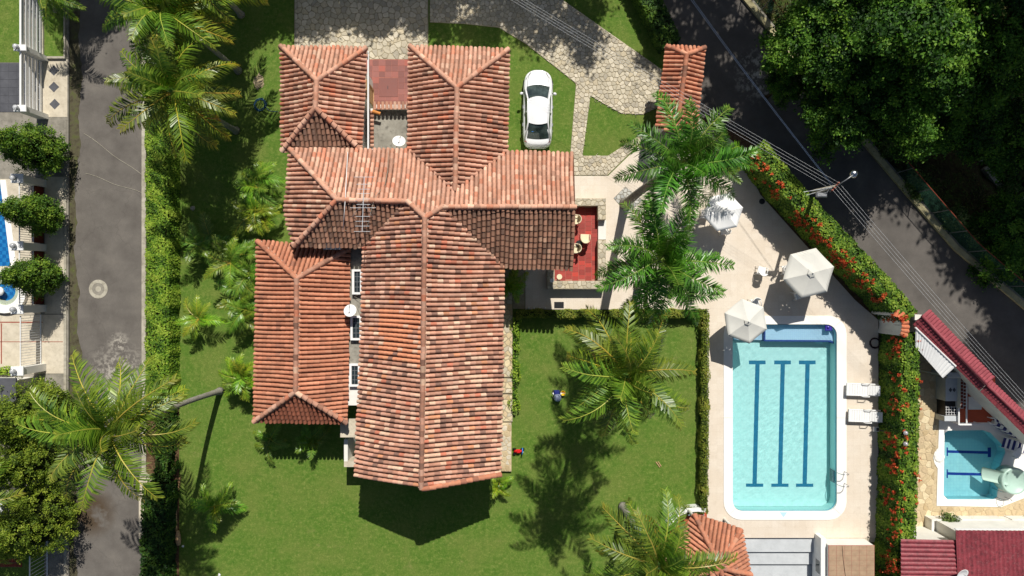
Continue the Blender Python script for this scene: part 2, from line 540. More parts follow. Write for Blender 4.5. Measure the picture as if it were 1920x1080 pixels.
    def basin(key, a, b, joint, w=.18):
        t = NT(key)
        br = t.n('ShaderNodeTexBrick'); br.offset = 0.0
        br.inputs['Scale'].default_value = 1; br.inputs['Mortar Size'].default_value = .006
        br.inputs['Brick Width'].default_value = w; br.inputs['Row Height'].default_value = w
        br.inputs['Color1'].default_value = (*a, 1); br.inputs['Color2'].default_value = (*b, 1); br.inputs['Mortar'].default_value = (*joint, 1)
        t.l(t.pos(), br.inputs['Vector'])
        M[key] = t.done(t.mix(t.ramp(t.noise(.5, 4), [(.3, 0.0), (.7, .12)]), br.outputs['Color'], tuple(x * .85 for x in a)), .5, .3)
    basin('pool_basin', lin(200, 247, 244), lin(196, 245, 242), lin(188, 241, 237))
    basin('pool_line', lin(34, 122, 160), lin(36, 126, 164), lin(34, 116, 156))
    basin('pool_blue', lin(186, 220, 245), lin(190, 224, 247), lin(172, 208, 240), .12)
    basin('pool_band', lin(120, 196, 216), lin(126, 202, 220), lin(110, 186, 208), .12)
    basin('pool_navy', lin(44, 74, 150), lin(48, 80, 156), lin(40, 70, 144), .12)
    basin('small_basin', lin(164, 230, 238), lin(158, 226, 236), lin(150, 216, 230))
    basin('small_line', lin(14, 62, 158), lin(14, 62, 158), lin(14, 58, 150))
    t = NT('blue_mosaic')
    ck = t.n('ShaderNodeTexChecker'); ck.inputs['Scale'].default_value = 4.6
    ck.inputs['Color1'].default_value = (*lin(22, 84, 150), 1); ck.inputs['Color2'].default_value = (*lin(54, 140, 196), 1)
    t.l(t.pos(), ck.inputs['Vector'])
    M['mosaic'] = t.done(t.mix(t.noise(3), ck.outputs['Color'], lin(30, 110, 176)), .3, .5)
    M['slide'] = plain('pale_green_fibreglass', lin(176, 204, 190), .35, .5, .05, 2)
    M['brick_red'] = plain('brick_red', lin(150, 74, 56), .9, .15, .15, 6)
    M['red_floor'] = plain('red_hut_floor', lin(186, 86, 60), .7, .25, .1, 3)
    M['brown_wall'] = plain('red_brown_wall', lin(108, 52, 38), .85, .2, .2, 5)
    M['brown_tile'] = plain('brown_roof_tile', lin(170, 144, 118), .8, .2, .12, 4, grime=.2)
    M['navy_paint'] = plain('navy_paint', lin(28, 40, 110), .5, .4, .08, 4)
    M['blue_toy'] = plain('blue_toy_plastic', lin(40, 120, 200), .35, .5, .05, 4)
    M['grey_blue'] = plain('grey_blue_plastic', lin(160, 172, 196), .5, .4, .08, 4)
    M['red_toy'] = plain('red_toy_plastic', lin(210, 34, 34), .35, .5, .05, 4)
    M['yellow'] = plain('yellow_plastic', lin(226, 186, 30), .4, .5, .06, 4)
    M['wood'] = plain('pale_wood', lin(186, 152, 112), .8, .2, .2, 9)
    M['violet'] = plain('violet_plastic', lin(58, 48, 150), .4, .5, .08, 4)
    M['brown_cap'] = plain('terracotta_paint', lin(170, 92, 70), .8, .2, .1, 4)
build_materials()

# ------------------------------------------------------------------ terrain and ground slabs
R = random.Random(7)
NR = np.random.default_rng(11)
KERB_PX = [(1240, -190), (1395, 0), (1492, 118), (1700, 365), (1790, 468), (1920, 578), (2300, 900)]
KERB = [P(x, y).xy for x, y in KERB_PX]

def side_dist(x, y):
    """distance to the road's far kerb line, positive on the forest side"""
    best = 1e9; sgn = 1
    for a, b in zip(KERB[:-1], KERB[1:]):
        d = b - a
        t = max(0, min(1, ((x - a.x) * d.x + (y - a.y) * d.y) / d.length_squared))
        qx, qy = a.x + d.x * t - x, a.y + d.y * t - y
        r = math.hypot(qx, qy)
        if r < best:
            best = r
            sgn = 1 if (d.x * (y - a.y) - d.y * (x - a.x)) > 0 else -1
    return best * sgn

def sstep(a, b, x):
    t = max(0.0, min(1.0, (x - a) / (b - a)))
    return t * t * (3 - 2 * t)

def terrain_z(x, y):
    d = side_dist(x, y)
    if d > 0.25:
        z = -0.2 - 2.3 * sstep(1.5, 7.0, d) + .25 * math.sin(x * .9 + y * .4) * sstep(2, 6, d) + .12 * math.sin(x * 2.3 - y * 1.7)
        return z
    e = max(abs(x) - 42, abs(y) - 26, 0)
    return -2.7 + 2.6 * sstep(0, 4, e)

gx = np.concatenate([[-400, -200, -100, -60, -50, -46, -44], np.arange(-42, 50.1, .8), [54, 60, 80, 120, 200, 400]])
gy = np.concatenate([[-400, -200, -100, -60, -40, -32, -29], np.arange(-26, 28.1, .8), [32, 40, 60, 100, 200, 400]])
mb = MB()
vs = [(float(x), float(y), terrain_z(float(x), float(y))) for y in gy for x in gx]
nx = len(gx)
mb.add(vs, [(j * nx + i, j * nx + i + 1, (j + 1) * nx + i + 1, (j + 1) * nx + i) for j in range(len(gy) - 1) for i in range(nx - 1)])
structure('terrain', mb, M['forest_floor'], smooth=True, keep=True)

ZB = -2.75
def slab(name, pts, top, mat, holes=(), bottom=ZB):
    return structure(name, MB().prism(pxy(pts), bottom, top, [pxy(h) for h in holes]), M[mat])

lawn = slab('lawn', [(336, -330), (1120, -330), (1262, 90), (1240, 160), (1240, 335), (1330, 335), (1330, 1300), (336, 1300)], 0.0, 'lawn')
slab('soil_border', [(270, -330), (336, -330), (336, 1300), (270, 1300)], 0.015, 'soil')
street = slab('street', [(131, -330), (270, -330), (270, 1300), (131, 1300)], -.02, 'street')
slab('gutter', [(130.5, -330)] + [(146 + 5 * math.sin(y * .011) + 3 * math.sin(y * .047 + 1) + R.uniform(-2.2, 2.2), y) for y in range(-330, 1300, 9)] + [(130.5, 1300)], -.012, 'gutter', bottom=-.2)
slab('kerb', [(267, -330), (275, -330), (275, 1300), (267, 1300)], .09, 'kerb', bottom=-.3)
slab('verge_slab', [(268, 880), (292, 900), (288, 1000), (262, 1010), (262, 900)], .1, 'pale_paving', bottom=-.3)
ROAD_L = [(1120, -330), (1262, 90), (1245, 170), (1312, 218), (1400, 255), (1720, 588), (1920, 800), (2300, 1200)]
slab('road', ROAD_L + KERB_PX[::-1] + [(1125, -331)], -.02, 'road')

# far kerb: a raised, mossy concrete edge
mb = MB()
def offset_line(pts, d):
    out = []
    for i, p in enumerate(pts):
        a = pts[max(i - 1, 0)]; b = pts[min(i + 1, len(pts) - 1)]
        t = (b - a).normalized()
        out.append(p + Vector((-t.y, t.x)) * d)
    return out
ka = offset_line(KERB, -.08); kb = offset_line(KERB, .24)
mb.prism([tuple(p) for p in ka] + [tuple(p) for p in kb[::-1]], -.6, .16)
k2 = offset_line(KERB, .255); k3 = offset_line(KERB, .40)
structure('kerb', mb, M['mossy_kerb'])
mb = MB().prism([tuple(p) for p in k2] + [tuple(p) for p in k3[::-1]], -.6, .06)
structure('kerb_footing', mb, M['grey_paving'])

# soil under the flowering hedge
slab('hedge_bed', [(1312, 219), (1400, 256), (1720, 589), (1692, 620), (1686, 1010), (1676, 1300), (1636, 1300), (1645, 1008), (1645, 601), (1601, 563), (1424, 366), (1379, 271)], .03, 'soil')

# pool outline helper: rounded rectangle in px
def rrect(x0, y0, x1, y1, r, n=6):
    out = []
    for cx, cy, a0 in ((x1 - r, y1 - r, 0), (x0 + r, y1 - r, 90), (x0 + r, y0 + r, 180), (x1 - r, y0 + r, 270)):
        for k in range(n + 1):
            a = math.radians(a0 + 90 * k / n)
            out.append((cx + r * math.cos(a), cy + r * math.sin(a)))
    return out
POOL_IN = rrect(1373, 608, 1568, 958, 20)
POOL_OUT = rrect(1356, 592, 1586, 974, 34)
DECK = [(1075, 330), (1140, 330), (1210, 262), (1246, 236), (1310, 220), (1380, 270), (1425, 365), (1602, 562), (1646, 600), (1646, 1008), (1325, 1008), (1325, 580), (985, 580), (985, 500), (1075, 500)]
deck = slab('pool_deck', DECK, .05, 'deck', holes=[POOL_OUT])

# ------------------------------------------------------------------ stone paving cut into single stones
def clip_half(poly, px, py, nx_, ny_):
    out = []
    n = len(poly)
    for i in range(n):
        a, b = poly[i], poly[(i + 1) % n]
        da = (a[0] - px) * nx_ + (a[1] - py) * ny_
        db = (b[0] - px) * nx_ + (b[1] - py) * ny_
        if da <= 0: out.append(a)
        if da * db < 0:
            t = da / (da - db)
            out.append((a[0] + (b[0] - a[0]) * t, a[1] + (b[1] - a[1]) * t))
    return out

def poly_area(p):
    return sum(p[i][0] * p[(i + 1) % len(p)][1] - p[(i + 1) % len(p)][0] * p[i][1] for i in range(len(p))) / 2

def inside(pt, poly):
    x, y = pt; r = False
    for i in range(len(poly)):
        a, b = poly[i], poly[i - 1]
        if (a[1] > y) != (b[1] > y) and x < (b[0] - a[0]) * (y - a[1]) / (b[1] - a[1]) + a[0]: r = not r
    return r

def voronoi_cells(poly, size, seed, jitter=.42):
    rr = random.Random(seed)
    xs = [p[0] for p in poly]; ys = [p[1] for p in poly]
    x0, x1, y0, y1 = min(xs) - 2 * size, max(xs) + 2 * size, min(ys) - 2 * size, max(ys) + 2 * size
    ni, nj = int((x1 - x0) / size) + 1, int((y1 - y0) / size) + 1
    g = {(i, j): (x0 + (i + .5 + (.5 if j % 2 else 0) + rr.uniform(-jitter, jitter)) * size, y0 + (j + .5 + rr.uniform(-jitter, jitter)) * size) for i in range(ni) for j in range(nj)}
    cells = []
    for (i, j), c in g.items():
        near = any(inside((c[0] + dx * size, c[1] + dy * size), poly) for dx, dy in ((0, 0), (.7, 0), (-.7, 0), (0, .7), (0, -.7)))
        if not near: continue
        p = [(c[0] - 2 * size, c[1] - 2 * size), (c[0] + 2 * size, c[1] - 2 * size), (c[0] + 2 * size, c[1] + 2 * size), (c[0] - 2 * size, c[1] + 2 * size)]
        for di in range(-2, 3):
            for dj in range(-2, 3):
                q = g.get((i + di, j + dj))
                if q is None or (di == 0 and dj == 0): continue
                p = clip_half(p, (c[0] + q[0]) / 2, (c[1] + q[1]) / 2, q[0] - c[0], q[1] - c[1])
                if len(p) < 3: break
            if len(p) < 3: break
        if len(p) < 3: continue
        if not all(inside(q, poly) for q in p):
            sub = list(poly)
            if poly_area(p) < 0: p = p[::-1]
            for a, b in zip(p, p[1:] + p[:1]):
                sub = clip_half(sub, a[0], a[1], b[1] - a[1], -(b[0] - a[0]))
                if len(sub) < 3: break
            p = sub
        if len(p) >= 3 and abs(poly_area(p)) > .12 * size * size:
            cells.append(p if poly_area(p) > 0 else p[::-1])
    return cells

def shrink_round(p, joint):
    cx = sum(q[0] for q in p) / len(p); cy = sum(q[1] for q in p) / len(p)
    out = []
    for i in range(len(p)):
        a, b = p[i], p[(i + 1) % len(p)]
        if math.hypot(a[0] - b[0], a[1] - b[1]) < 1e-4: continue
        for t in (.22, .78):
            q = (a[0] + (b[0] - a[0]) * t, a[1] + (b[1] - a[1]) * t)
            d = math.hypot(q[0] - cx, q[1] - cy) + 1e-6
            k = max(.3, (d - joint) / d)
            out.append((cx + (q[0] - cx) * k, cy + (q[1] - cy) * k))
    return out

STONE_TINTS = [lin(204, 194, 172), lin(196, 186, 164), lin(212, 202, 180), lin(188, 179, 158), lin(202, 189, 162), lin(216, 206, 185), lin(180, 172, 155)]
CREAM_TINTS = [lin(212, 192, 154), lin(200, 180, 144), lin(222, 206, 170), lin(190, 168, 130), lin(206, 184, 148)]

def stone_geo(mb, p, z0, h, col):
    n = len(p)
    cx = sum(q[0] for q in p) / n; cy = sum(q[1] for q in p) / n
    top = [(cx + (q[0] - cx) * .86, cy + (q[1] - cy) * .86, z0 + h) for q in p]
    mb.add([(q[0], q[1], z0 - .01) for q in p] + [(q[0], q[1], z0 + h * .55) for q in p] + top,
           [(k, (k + 1) % n, n + (k + 1) % n, n + k) for k in range(n)] + [(n + k, n + (k + 1) % n, 2 * n + (k + 1) % n, 2 * n + k) for k in range(n)] + [tuple(2 * n + k for k in range(n))], col)

def pave(parent, poly, size, z, seed, tints=STONE_TINTS, h=.03, joint=.022, most=300, name='stone'):
    cells = sorted(voronoi_cells(poly, size, seed), key=lambda p: -abs(poly_area(p)))
    rr = random.Random(seed + 1)
    rest = MB()
    # those that show in the frame come first
    shown = [p for p in cells if abs(p[0][0]) < 30.2 and abs(p[0][1]) < 17.1]
    hidden = [p for p in cells if not (abs(p[0][0]) < 30.2 and abs(p[0][1]) < 17.1)]
    for i, p in enumerate(shown + hidden):
        q = shrink_round(p, joint)
        if len(q) < 3: continue
        kf = rr.uniform(.9, 1.06); col = tuple(c * kf for c in rr.choice(tints))
        hh = h * rr.uniform(.8, 1.25)
        if i < most and i < len(shown):
            m1 = MB(); stone_geo(m1, q, z, hh, None)
            o = obj(name, m1, M['stone'], parent)
            o.color = (*col, 1)
        else:
            stone_geo(rest, q, z, hh, col)
    if rest.f:
        o = obj('paving_stones', rest, M['stone_joined'], parent)
        o['kind'] = 'stuff'

DRIVE = [(552, -330), (803, -330), (803, 113), (552, 113)]
PATH = [(806, -330), (590 + 270, -150), (1055, 0), (1240, 130), (1245, 196), (1205, 215), (1165, 213), (1107, 180), (1092, 292), (1140, 292), (1205, 250), (1236, 240), (1209, 260), (1139, 329), (1076, 329), (1069, 292), (1080, 157), (985, 82), (935, 52), (870, 45), (806, 42)]
drive = slab('driveway', DRIVE, .02, 'mortar', bottom=-.2)
pave(drive, pxy([(553, -120), (802, -120), (802, 112), (553, 112)]), .34, .02, 3, joint=.016)
path = slab('garden_path', PATH, .022, 'mortar', bottom=-.2)
pave(path, pxy([(806, -90), (930, -90)] + PATH[2:]), .25, .022, 5, joint=.012)

# raised stone walk along the east wall of the house
for k, (y0, y1, z) in enumerate(((530, 706, .34), (708, 736, .30), (738, 789, .26), (791, 882, .22))):
    poly = [(930, y0), (961 if k < 3 else 959, y0), (961 if k < 3 else 959, y1), (930, y1)]
    w = slab('walkway', poly, z, 'cream_mortar' if k == 3 else 'mortar', bottom=-.1)
    pave(w, pxy(poly), .3, z, 21 + k, CREAM_TINTS + STONE_TINTS[:3], h=.02)
slab('walkway', [(945, 505), (984, 505), (984, 579), (962, 579), (962, 529), (945, 529)], .03, 'mortar', bottom=-.1)

# ------------------------------------------------------------------ clay tile roofs
TP = {  # palettes: (tint, weight)
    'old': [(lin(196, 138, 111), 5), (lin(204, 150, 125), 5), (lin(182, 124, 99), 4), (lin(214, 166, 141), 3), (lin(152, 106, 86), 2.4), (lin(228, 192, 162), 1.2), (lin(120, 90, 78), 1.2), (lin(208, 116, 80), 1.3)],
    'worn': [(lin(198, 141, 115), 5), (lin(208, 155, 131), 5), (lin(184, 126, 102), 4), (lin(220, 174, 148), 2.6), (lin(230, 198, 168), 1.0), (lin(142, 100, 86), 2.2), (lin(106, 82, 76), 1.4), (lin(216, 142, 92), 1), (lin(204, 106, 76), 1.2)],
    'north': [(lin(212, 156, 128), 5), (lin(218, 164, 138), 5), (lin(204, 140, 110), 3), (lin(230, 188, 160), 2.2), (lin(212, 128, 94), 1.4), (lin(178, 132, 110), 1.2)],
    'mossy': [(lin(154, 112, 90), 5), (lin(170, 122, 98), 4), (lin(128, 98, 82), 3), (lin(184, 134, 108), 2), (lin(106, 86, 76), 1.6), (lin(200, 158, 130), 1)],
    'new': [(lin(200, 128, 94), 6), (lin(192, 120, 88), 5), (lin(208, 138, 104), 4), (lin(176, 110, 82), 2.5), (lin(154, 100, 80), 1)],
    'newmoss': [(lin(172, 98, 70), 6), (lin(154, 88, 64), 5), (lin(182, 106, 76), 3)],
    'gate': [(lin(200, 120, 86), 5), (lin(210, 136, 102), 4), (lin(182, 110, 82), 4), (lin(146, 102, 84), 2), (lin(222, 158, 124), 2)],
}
TR = random.Random(42)
TMEAN = {p: tuple(sum(c[k] * w for c, w in it) / sum(w for _, w in it) for k in range(3)) for p, it in TP.items()}
def pick(pal, u=None):
    items = TP[pal]
    t = TR.uniform(0, sum(w for _, w in items))
    for c, w in items:
        t -= w
        if t <= 0: break
    k = TR.uniform(.93, 1.07)
    g = (.2126 * c[0] + .7152 * c[1] + .0722 * c[2]) * .13
    return tuple((x * .74 + mean * .26) * k * .87 + g * d for x, mean, d in zip(c, TMEAN[pal], (1.15, 1.0, .85)))

ALL_TILES = []     # (height, matrix-ready data) of the house, sorted later
def tile_shape(L, r0=.1, r1=.084, seg=5, thick=.016, lift=.035):
    """half-round cover tile along +Y (uphill), lower end at y=0"""
    vs = []; fs = []
    def ring(y, r, up_):
        return [(-r * math.cos(math.pi * k / seg), y, up_ + r * 1.12 * math.sin(math.pi * k / seg)) for k in range(seg + 1)]
    a = ring(0, r0, lift); b = ring(L, r1, .004); c = ring(0, r0 - thick, lift - thick * .6)
    vs = a + b + c + a
    n = seg + 1
    fs = [(k, k + 1, n + k + 1, n + k) for k in range(seg)] + [(2 * n + k, 2 * n + k + 1, 3 * n + k + 1, 3 * n + k) for k in range(seg)]
    return vs, fs

TILE_CACHE = {}
def tile_mesh(L, wide=False):
    key = (round(L, 2), wide)
    if key not in TILE_CACHE:
        vs, fs = tile_shape(key[0], .142 if wide else .1, .112 if wide else .084, 6 if wide else 5, .03 if wide else .016, .06 if wide else .035)
        me = bpy.data.meshes.new('ridge_tile' if wide else 'tile')
        me.from_pydata(vs, [], fs)
        me.materials.append(M['tile_single'])
        me.polygons.foreach_set('use_smooth', [True] * len(fs))
        me.update()
        TILE_CACHE[key] = me
    return TILE_CACHE[key]

def roof_plane(mb_deck, pts, pal, tiles, channels, step=.235, L=.31, warp=.03, paint=None):
    """pts: 3D polygon in order; fits a plane, lays columns of tiles from the eave up"""
    A = np.array([[p.x, p.y, 1.0] for p in pts]); z = np.array([p.z for p in pts])
    (a, b, c), *_ = np.linalg.lstsq(A, z, rcond=None)
    Z = lambda x, y: a * x + b * y + c
    n = Vector((-a, -b, 1)).normalized()
    up = Vector((a, b, a * a + b * b)).normalized()       # uphill in the plane
    ac = up.cross(n).normalized()                        # across
    o0 = Vector((pts[0].x, pts[0].y, Z(pts[0].x, pts[0].y)))
    q = [Vector((p.x, p.y, Z(p.x, p.y))) - o0 for p in pts]
    uv = [(v.dot(ac), v.dot(up)) for v in q]
    deck = [o0 + ac * u + up * v - n * .06 for u, v in uv]
    if poly_area([(d.x, d.y) for d in deck]) < 0: deck = deck[::-1]
    low = [d - Vector((0, 0, .12)) for d in deck]
    tr = tessellate_polygon([[Vector((d.x, d.y, 0)) for d in deck]])
    m = len(deck)
    fs = []
    for t in tr:
        p0, p1, p2 = (deck[k] for k in t)
        if (p1 - p0).cross(p2 - p0).z < 0: t = t[::-1]
        fs += [tuple(t), tuple(k + m for k in t[::-1])]
    fs += [(k + m, (k + 1) % m + m, (k + 1) % m, k) for k in range(m)]
    mb_deck.add(deck + low, fs)
    u0, u1 = min(p[0] for p in uv), max(p[0] for p in uv)
    ncol = max(1, int(round((u1 - u0) / step)))
    st = (u1 - u0) / ncol
    ph = TR.uniform(0, 6)
    for i in range(ncol + 1):
        for half in (0, 1):
            u = u0 + (i + (.5 if half == 0 else 1.0)) * st
            if i == ncol and half == 0: continue
            if u > u1: continue
            cr = []
            for k in range(m):
                p0, p1 = uv[k], uv[(k + 1) % m]
                if (p0[0] > u) != (p1[0] > u):
                    cr.append(p0[1] + (p1[1] - p0[1]) * (u - p0[0]) / (p1[0] - p0[0]))
            cr.sort()
            colk = TR.uniform(.9, 1.08); sk = TR.uniform(-.018, .018); s0 = TR.uniform(-.03, .04)
            for v0, v1 in zip(cr[0::2], cr[1::2]):
                v = v0 - .05 + s0
                k = 0
                while v < v1 - .05:
                    Lr = min(L + .055, v1 - v + .02)
                    if Lr < .06: break
                    uu = u + sk * math.sin(v * 1.3) + .045 * math.sin(v * .75 + ph + i * .1)
                    wz = warp * math.sin(v * .8 + ph) * math.sin(u * .55 + ph * 2) + warp * .3 * math.sin(u * 1.9 + v * 2.2)
                    base = o0 + ac * uu + up * v + n * (wz if half == 0 else wz - .012)
                    if half == 0:
                        ck = colk * (1 + .1 * math.sin(u * 3.1 + v * 1.7 + ph))
                        col = tuple(x * ck for x in pick(pal))
                        if paint: col = paint(base, col)
                        jr = TR.uniform(-.012, .012)
                        X = (ac + up * jr).normalized()
                        tiles.append((base, X, up, n, round(Lr + .001, 2), col))
                    else:
                        col = tuple(x * .42 for x in pick(pal))  # channel tint darkened: held dirt plus painted-in shade of the deep gaps
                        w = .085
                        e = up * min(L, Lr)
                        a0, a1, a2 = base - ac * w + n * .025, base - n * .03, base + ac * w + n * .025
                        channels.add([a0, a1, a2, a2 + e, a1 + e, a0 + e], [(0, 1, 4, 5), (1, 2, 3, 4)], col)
                    v += L
                    k += 1
    return Z

def add_tile(mb, t):
    base, X, Y, N, L, col = t
    vs, fs = tile_shape(L)
    mb.add([base + X * p[0] + Y * p[1] + N * p[2] for p in vs], fs, col)

def place_tile(t, parent, wide=False, name='tile'):
    base, X, Y, N, L, col = t
    o = bpy.data.objects.new(name, tile_mesh(L, wide))
    C.objects.link(o)
    m = Matrix((X, Y, N)).transposed().to_4x4()
    m.translation = base - W[parent]
    o.parent = parent
    o.matrix_local = m
    o.color = (*col, 1)
    return o

def ridge(parent, a, b, pal, L=.32, mb=None):
    """row of ridge tiles from a to b (laid from the low end up)"""
    if a.z > b.z: a, b = b, a
    d = b - a
    n = max(1, int(round(d.length / L)))
    Y = d.normalized()
    X = Y.cross(Vector((0, 0, 1))).normalized()
    N = X.cross(Y)
    st = d.length / n
    # uneven bed of mortar under the ridge tiles
    bed = MB(); m_ = max(4, int(d.length / .12)); L_, R_ = [], []
    for k in range(m_ + 1):
        c0 = a + d * (k / m_) + N * .045
        L_.append(c0 - X * (.13 + TR.uniform(-.02, .05)) - N * .05); R_.append(c0 + X * (.13 + TR.uniform(-.02, .05)) - N * .05)
    top = [p_ for k in range(m_ + 1) for p_ in (L_[k], a + d * (k / m_) + N * .075, R_[k])]
    bed.add(top, [(3 * k + j, 3 * k + 1 + j, 3 * k + 4 + j, 3 * k + 3 + j) for k in range(m_) for j in (0, 1)])
    obj('mortar_bed', bed, M['ridge_mortar'], parent)
    for k in range(n):
        base = a + Y * st * k + N * .035 + X * TR.uniform(-.012, .012)
        kc = TR.uniform(.82, 1.12); t = (base, X, Y, N, round(st + .06, 2), tuple(v * kc for v in pick(pal)))
        place_tile(t, parent, True, 'ridge_tile')

# ---- the house
ZE, ZA, ZBr, ZC, ZD, ZEe, ZEr = 4.35, 5.2, 5.5, 5.8, 6.25, 3.4, 4.6
house = thing('house', 'sprawling white house under many weathered clay tile roofs', 'house', tuple(P(800, 480)))
tiles, chan = [], MB()
decks = {}
def rp(label, pts, pal, **k):
    mb = decks.setdefault(label, MB())
    return roof_plane(mb, [P(*p) for p in pts], pal, tiles, chan, **k)

def paint_main(base, col):
    # lower half weathered paler; one patch of newer orange tiles beside the ridge on the west slope
    px = 960 + base.x / (1 - base.z / 40) * 32; py = 540 - base.y / (1 - base.z / 40) * 32
    if 712 < px < 796 and 588 + (796 - px) * -.12 < py < 690 + (796 - px) * -.2 and TR.random() < .85:
        kf = TR.uniform(.92, 1.06); return tuple(x * kf for x in lin(216, 144, 108))
    if py > 600 and TR.random() < .42 * max(0, math.sin(px * .045 + py * .021) * math.sin(py * .037 - px * .011 + 1.2)) + .04:
        kf = TR.uniform(.85, 1.05); return tuple(x * kf for x in lin(224, 184, 156))
    if py < 600 and TR.random() < .25:
        return tuple(x * .8 for x in col)
    return col

# wing A (north-west)
a1, a2, a3, a4 = (528, 88, 4.2), (687, 91, 4.2), (676, 281, 4.2), (530, 283, 4.2)
an, as_ = (594, 152, ZA), (592, 203, ZA)
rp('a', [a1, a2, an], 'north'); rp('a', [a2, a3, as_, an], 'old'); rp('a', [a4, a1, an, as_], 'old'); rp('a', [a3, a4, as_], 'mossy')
# wing B (north)
b1, b2, b3, b4 = (769, 88, ZE), (953, 94, ZE), (950, 285, ZE), (766, 281, ZE)
bn, bs = (857, 165, ZBr), (853, 356, ZBr)
rp('b', [b1, b2, bn], 'north'); rp('b', [b2, b3, bs, bn], 'old'); rp('b', [b4, b1, bn, bs], 'old')
# cross wing C
c1, c2 = (545, 281, ZE), (1076, 288, ZE)
cw, cl, ca, cr_, ce = (632, 375, ZC), (765, 378, ZC), (797, 408, ZD), (830, 388, ZC), (1079, 388, ZC)
csw, cv = (553, 461, 4.55), (684, 463, 4.5)
cs1, cs2 = (944, 501, ZE), (1074, 504, ZE)
rp('c', [c1, b4, bs, b3, c2, ce, cr_, ca, cl, cw], 'north')
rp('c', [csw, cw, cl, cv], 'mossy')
rp('c', [c1, cw, csw, (534, 400, 4.42)], 'old')
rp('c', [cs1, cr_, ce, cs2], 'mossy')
# main wing D
de = (790, 915, ZD); dsw, dse = (668, 890, 4.4), (937, 888, 4.4)
rp('d', [cl, ca, de, dsw, cv], 'worn', warp=.045, paint=paint_main)
rp('d', [ca, cr_, cs1, dse, de], 'worn', warp=.045, paint=paint_main)
# newer wing E
e1, e2, e3, e4 = (484, 453, ZEe), (655, 466, ZEe), (650, 792, ZEe), (478, 789, ZEe)
en, es = (557, 522, ZEr), (555, 735, ZEr)
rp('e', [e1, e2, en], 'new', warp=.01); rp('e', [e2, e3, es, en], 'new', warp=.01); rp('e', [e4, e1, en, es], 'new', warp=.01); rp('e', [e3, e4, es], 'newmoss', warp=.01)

rlabel = {'a': 'hipped tile roof beside the patio, north-west corner', 'b': 'tile roof ending in a hip beside the parked car',
          'c': 'cross roof with pale north slope and mossy south slopes', 'd': 'long main roof with mottled tiles and pale patches', 'e': 'newer orange tile roof'}
for k, mb in decks.items():
    o = obj('roof', mb, M['under_roof'], house)
    o['label'] = rlabel[k]
# the 300 tiles that show largest: highest and best seen on the main roof
order = sorted(range(len(tiles)), key=lambda i: -(tiles[i][3].z / (40 - tiles[i][0].z) ** 2 * (tiles[i][4] > .3)))
top = set(order[:300])
rest = MB()
for i, t in enumerate(tiles):
    if i in top: place_tile(t, house)
    else: add_tile(rest, t)
o = obj('roof_tiles', rest, M['tile'], house, smooth=True); o['kind'] = 'stuff'
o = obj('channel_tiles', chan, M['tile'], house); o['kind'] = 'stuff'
for a, b, pal in ((a1, an, 'north'), (a2, an, 'north'), (an, as_, 'north'), (as_, a3, 'old'), (as_, a4, 'old'),
                  (b1, bn, 'north'), (b2, bn, 'north'), (bn, bs, 'north'), (c1, cw, 'north'), (csw, cw, 'old'), (cw, cl, 'north'), (cl, ca, 'north'),
                  (cr_, ca, 'north'), (cr_, ce, 'north'), (ca, de, 'old'), (e1, en, 'new'), (e2, en, 'old'), (en, es, 'old'), (es, e3, 'old'), (es, e4, 'old')):
    ridge(house, P(*a), P(*b), pal)

ridge(house, P(938, 889, 4.42), P(791, 916.5, ZD), 'new')

# walls under the roofs (footprints set back below the eaves), openings on the open sides
def wpoly(pts, z): return [tuple(P(x, y, z))[:2] for x, y in pts]
def inset(p, d):
    cx = sum(q[0] for q in p) / len(p); cy = sum(q[1] for q in p) / len(p)
    return [(q[0] - math.copysign(d, q[0] - cx), q[1] - math.copysign(d, q[1] - cy)) for q in p]
FA = inset(wpoly([(528, 88), (687, 90), (687, 281), (528, 281)], 4.2), .5)
FB = inset(wpoly([(769, 88), (953, 92), (953, 300), (769, 300)], 4.3), .5)
FC = inset(wpoly([(545, 283), (1040, 288), (1040, 460), (545, 455)], 4.3), .45)
FD = inset(wpoly([(680, 440), (945, 440), (937, 888), (670, 890)], 4.35), .6)
FE = inset(wpoly([(484, 440), (652, 440), (650, 792), (478, 789)], 3.4), .55)
for f, h in ((FA, 4.05), (FB, 4.2), (FC, 4.25), (FD, 4.2), (FE, 3.25)):
    obj('wall', MB().prism(f, 0, h), M['white_wall'], house)
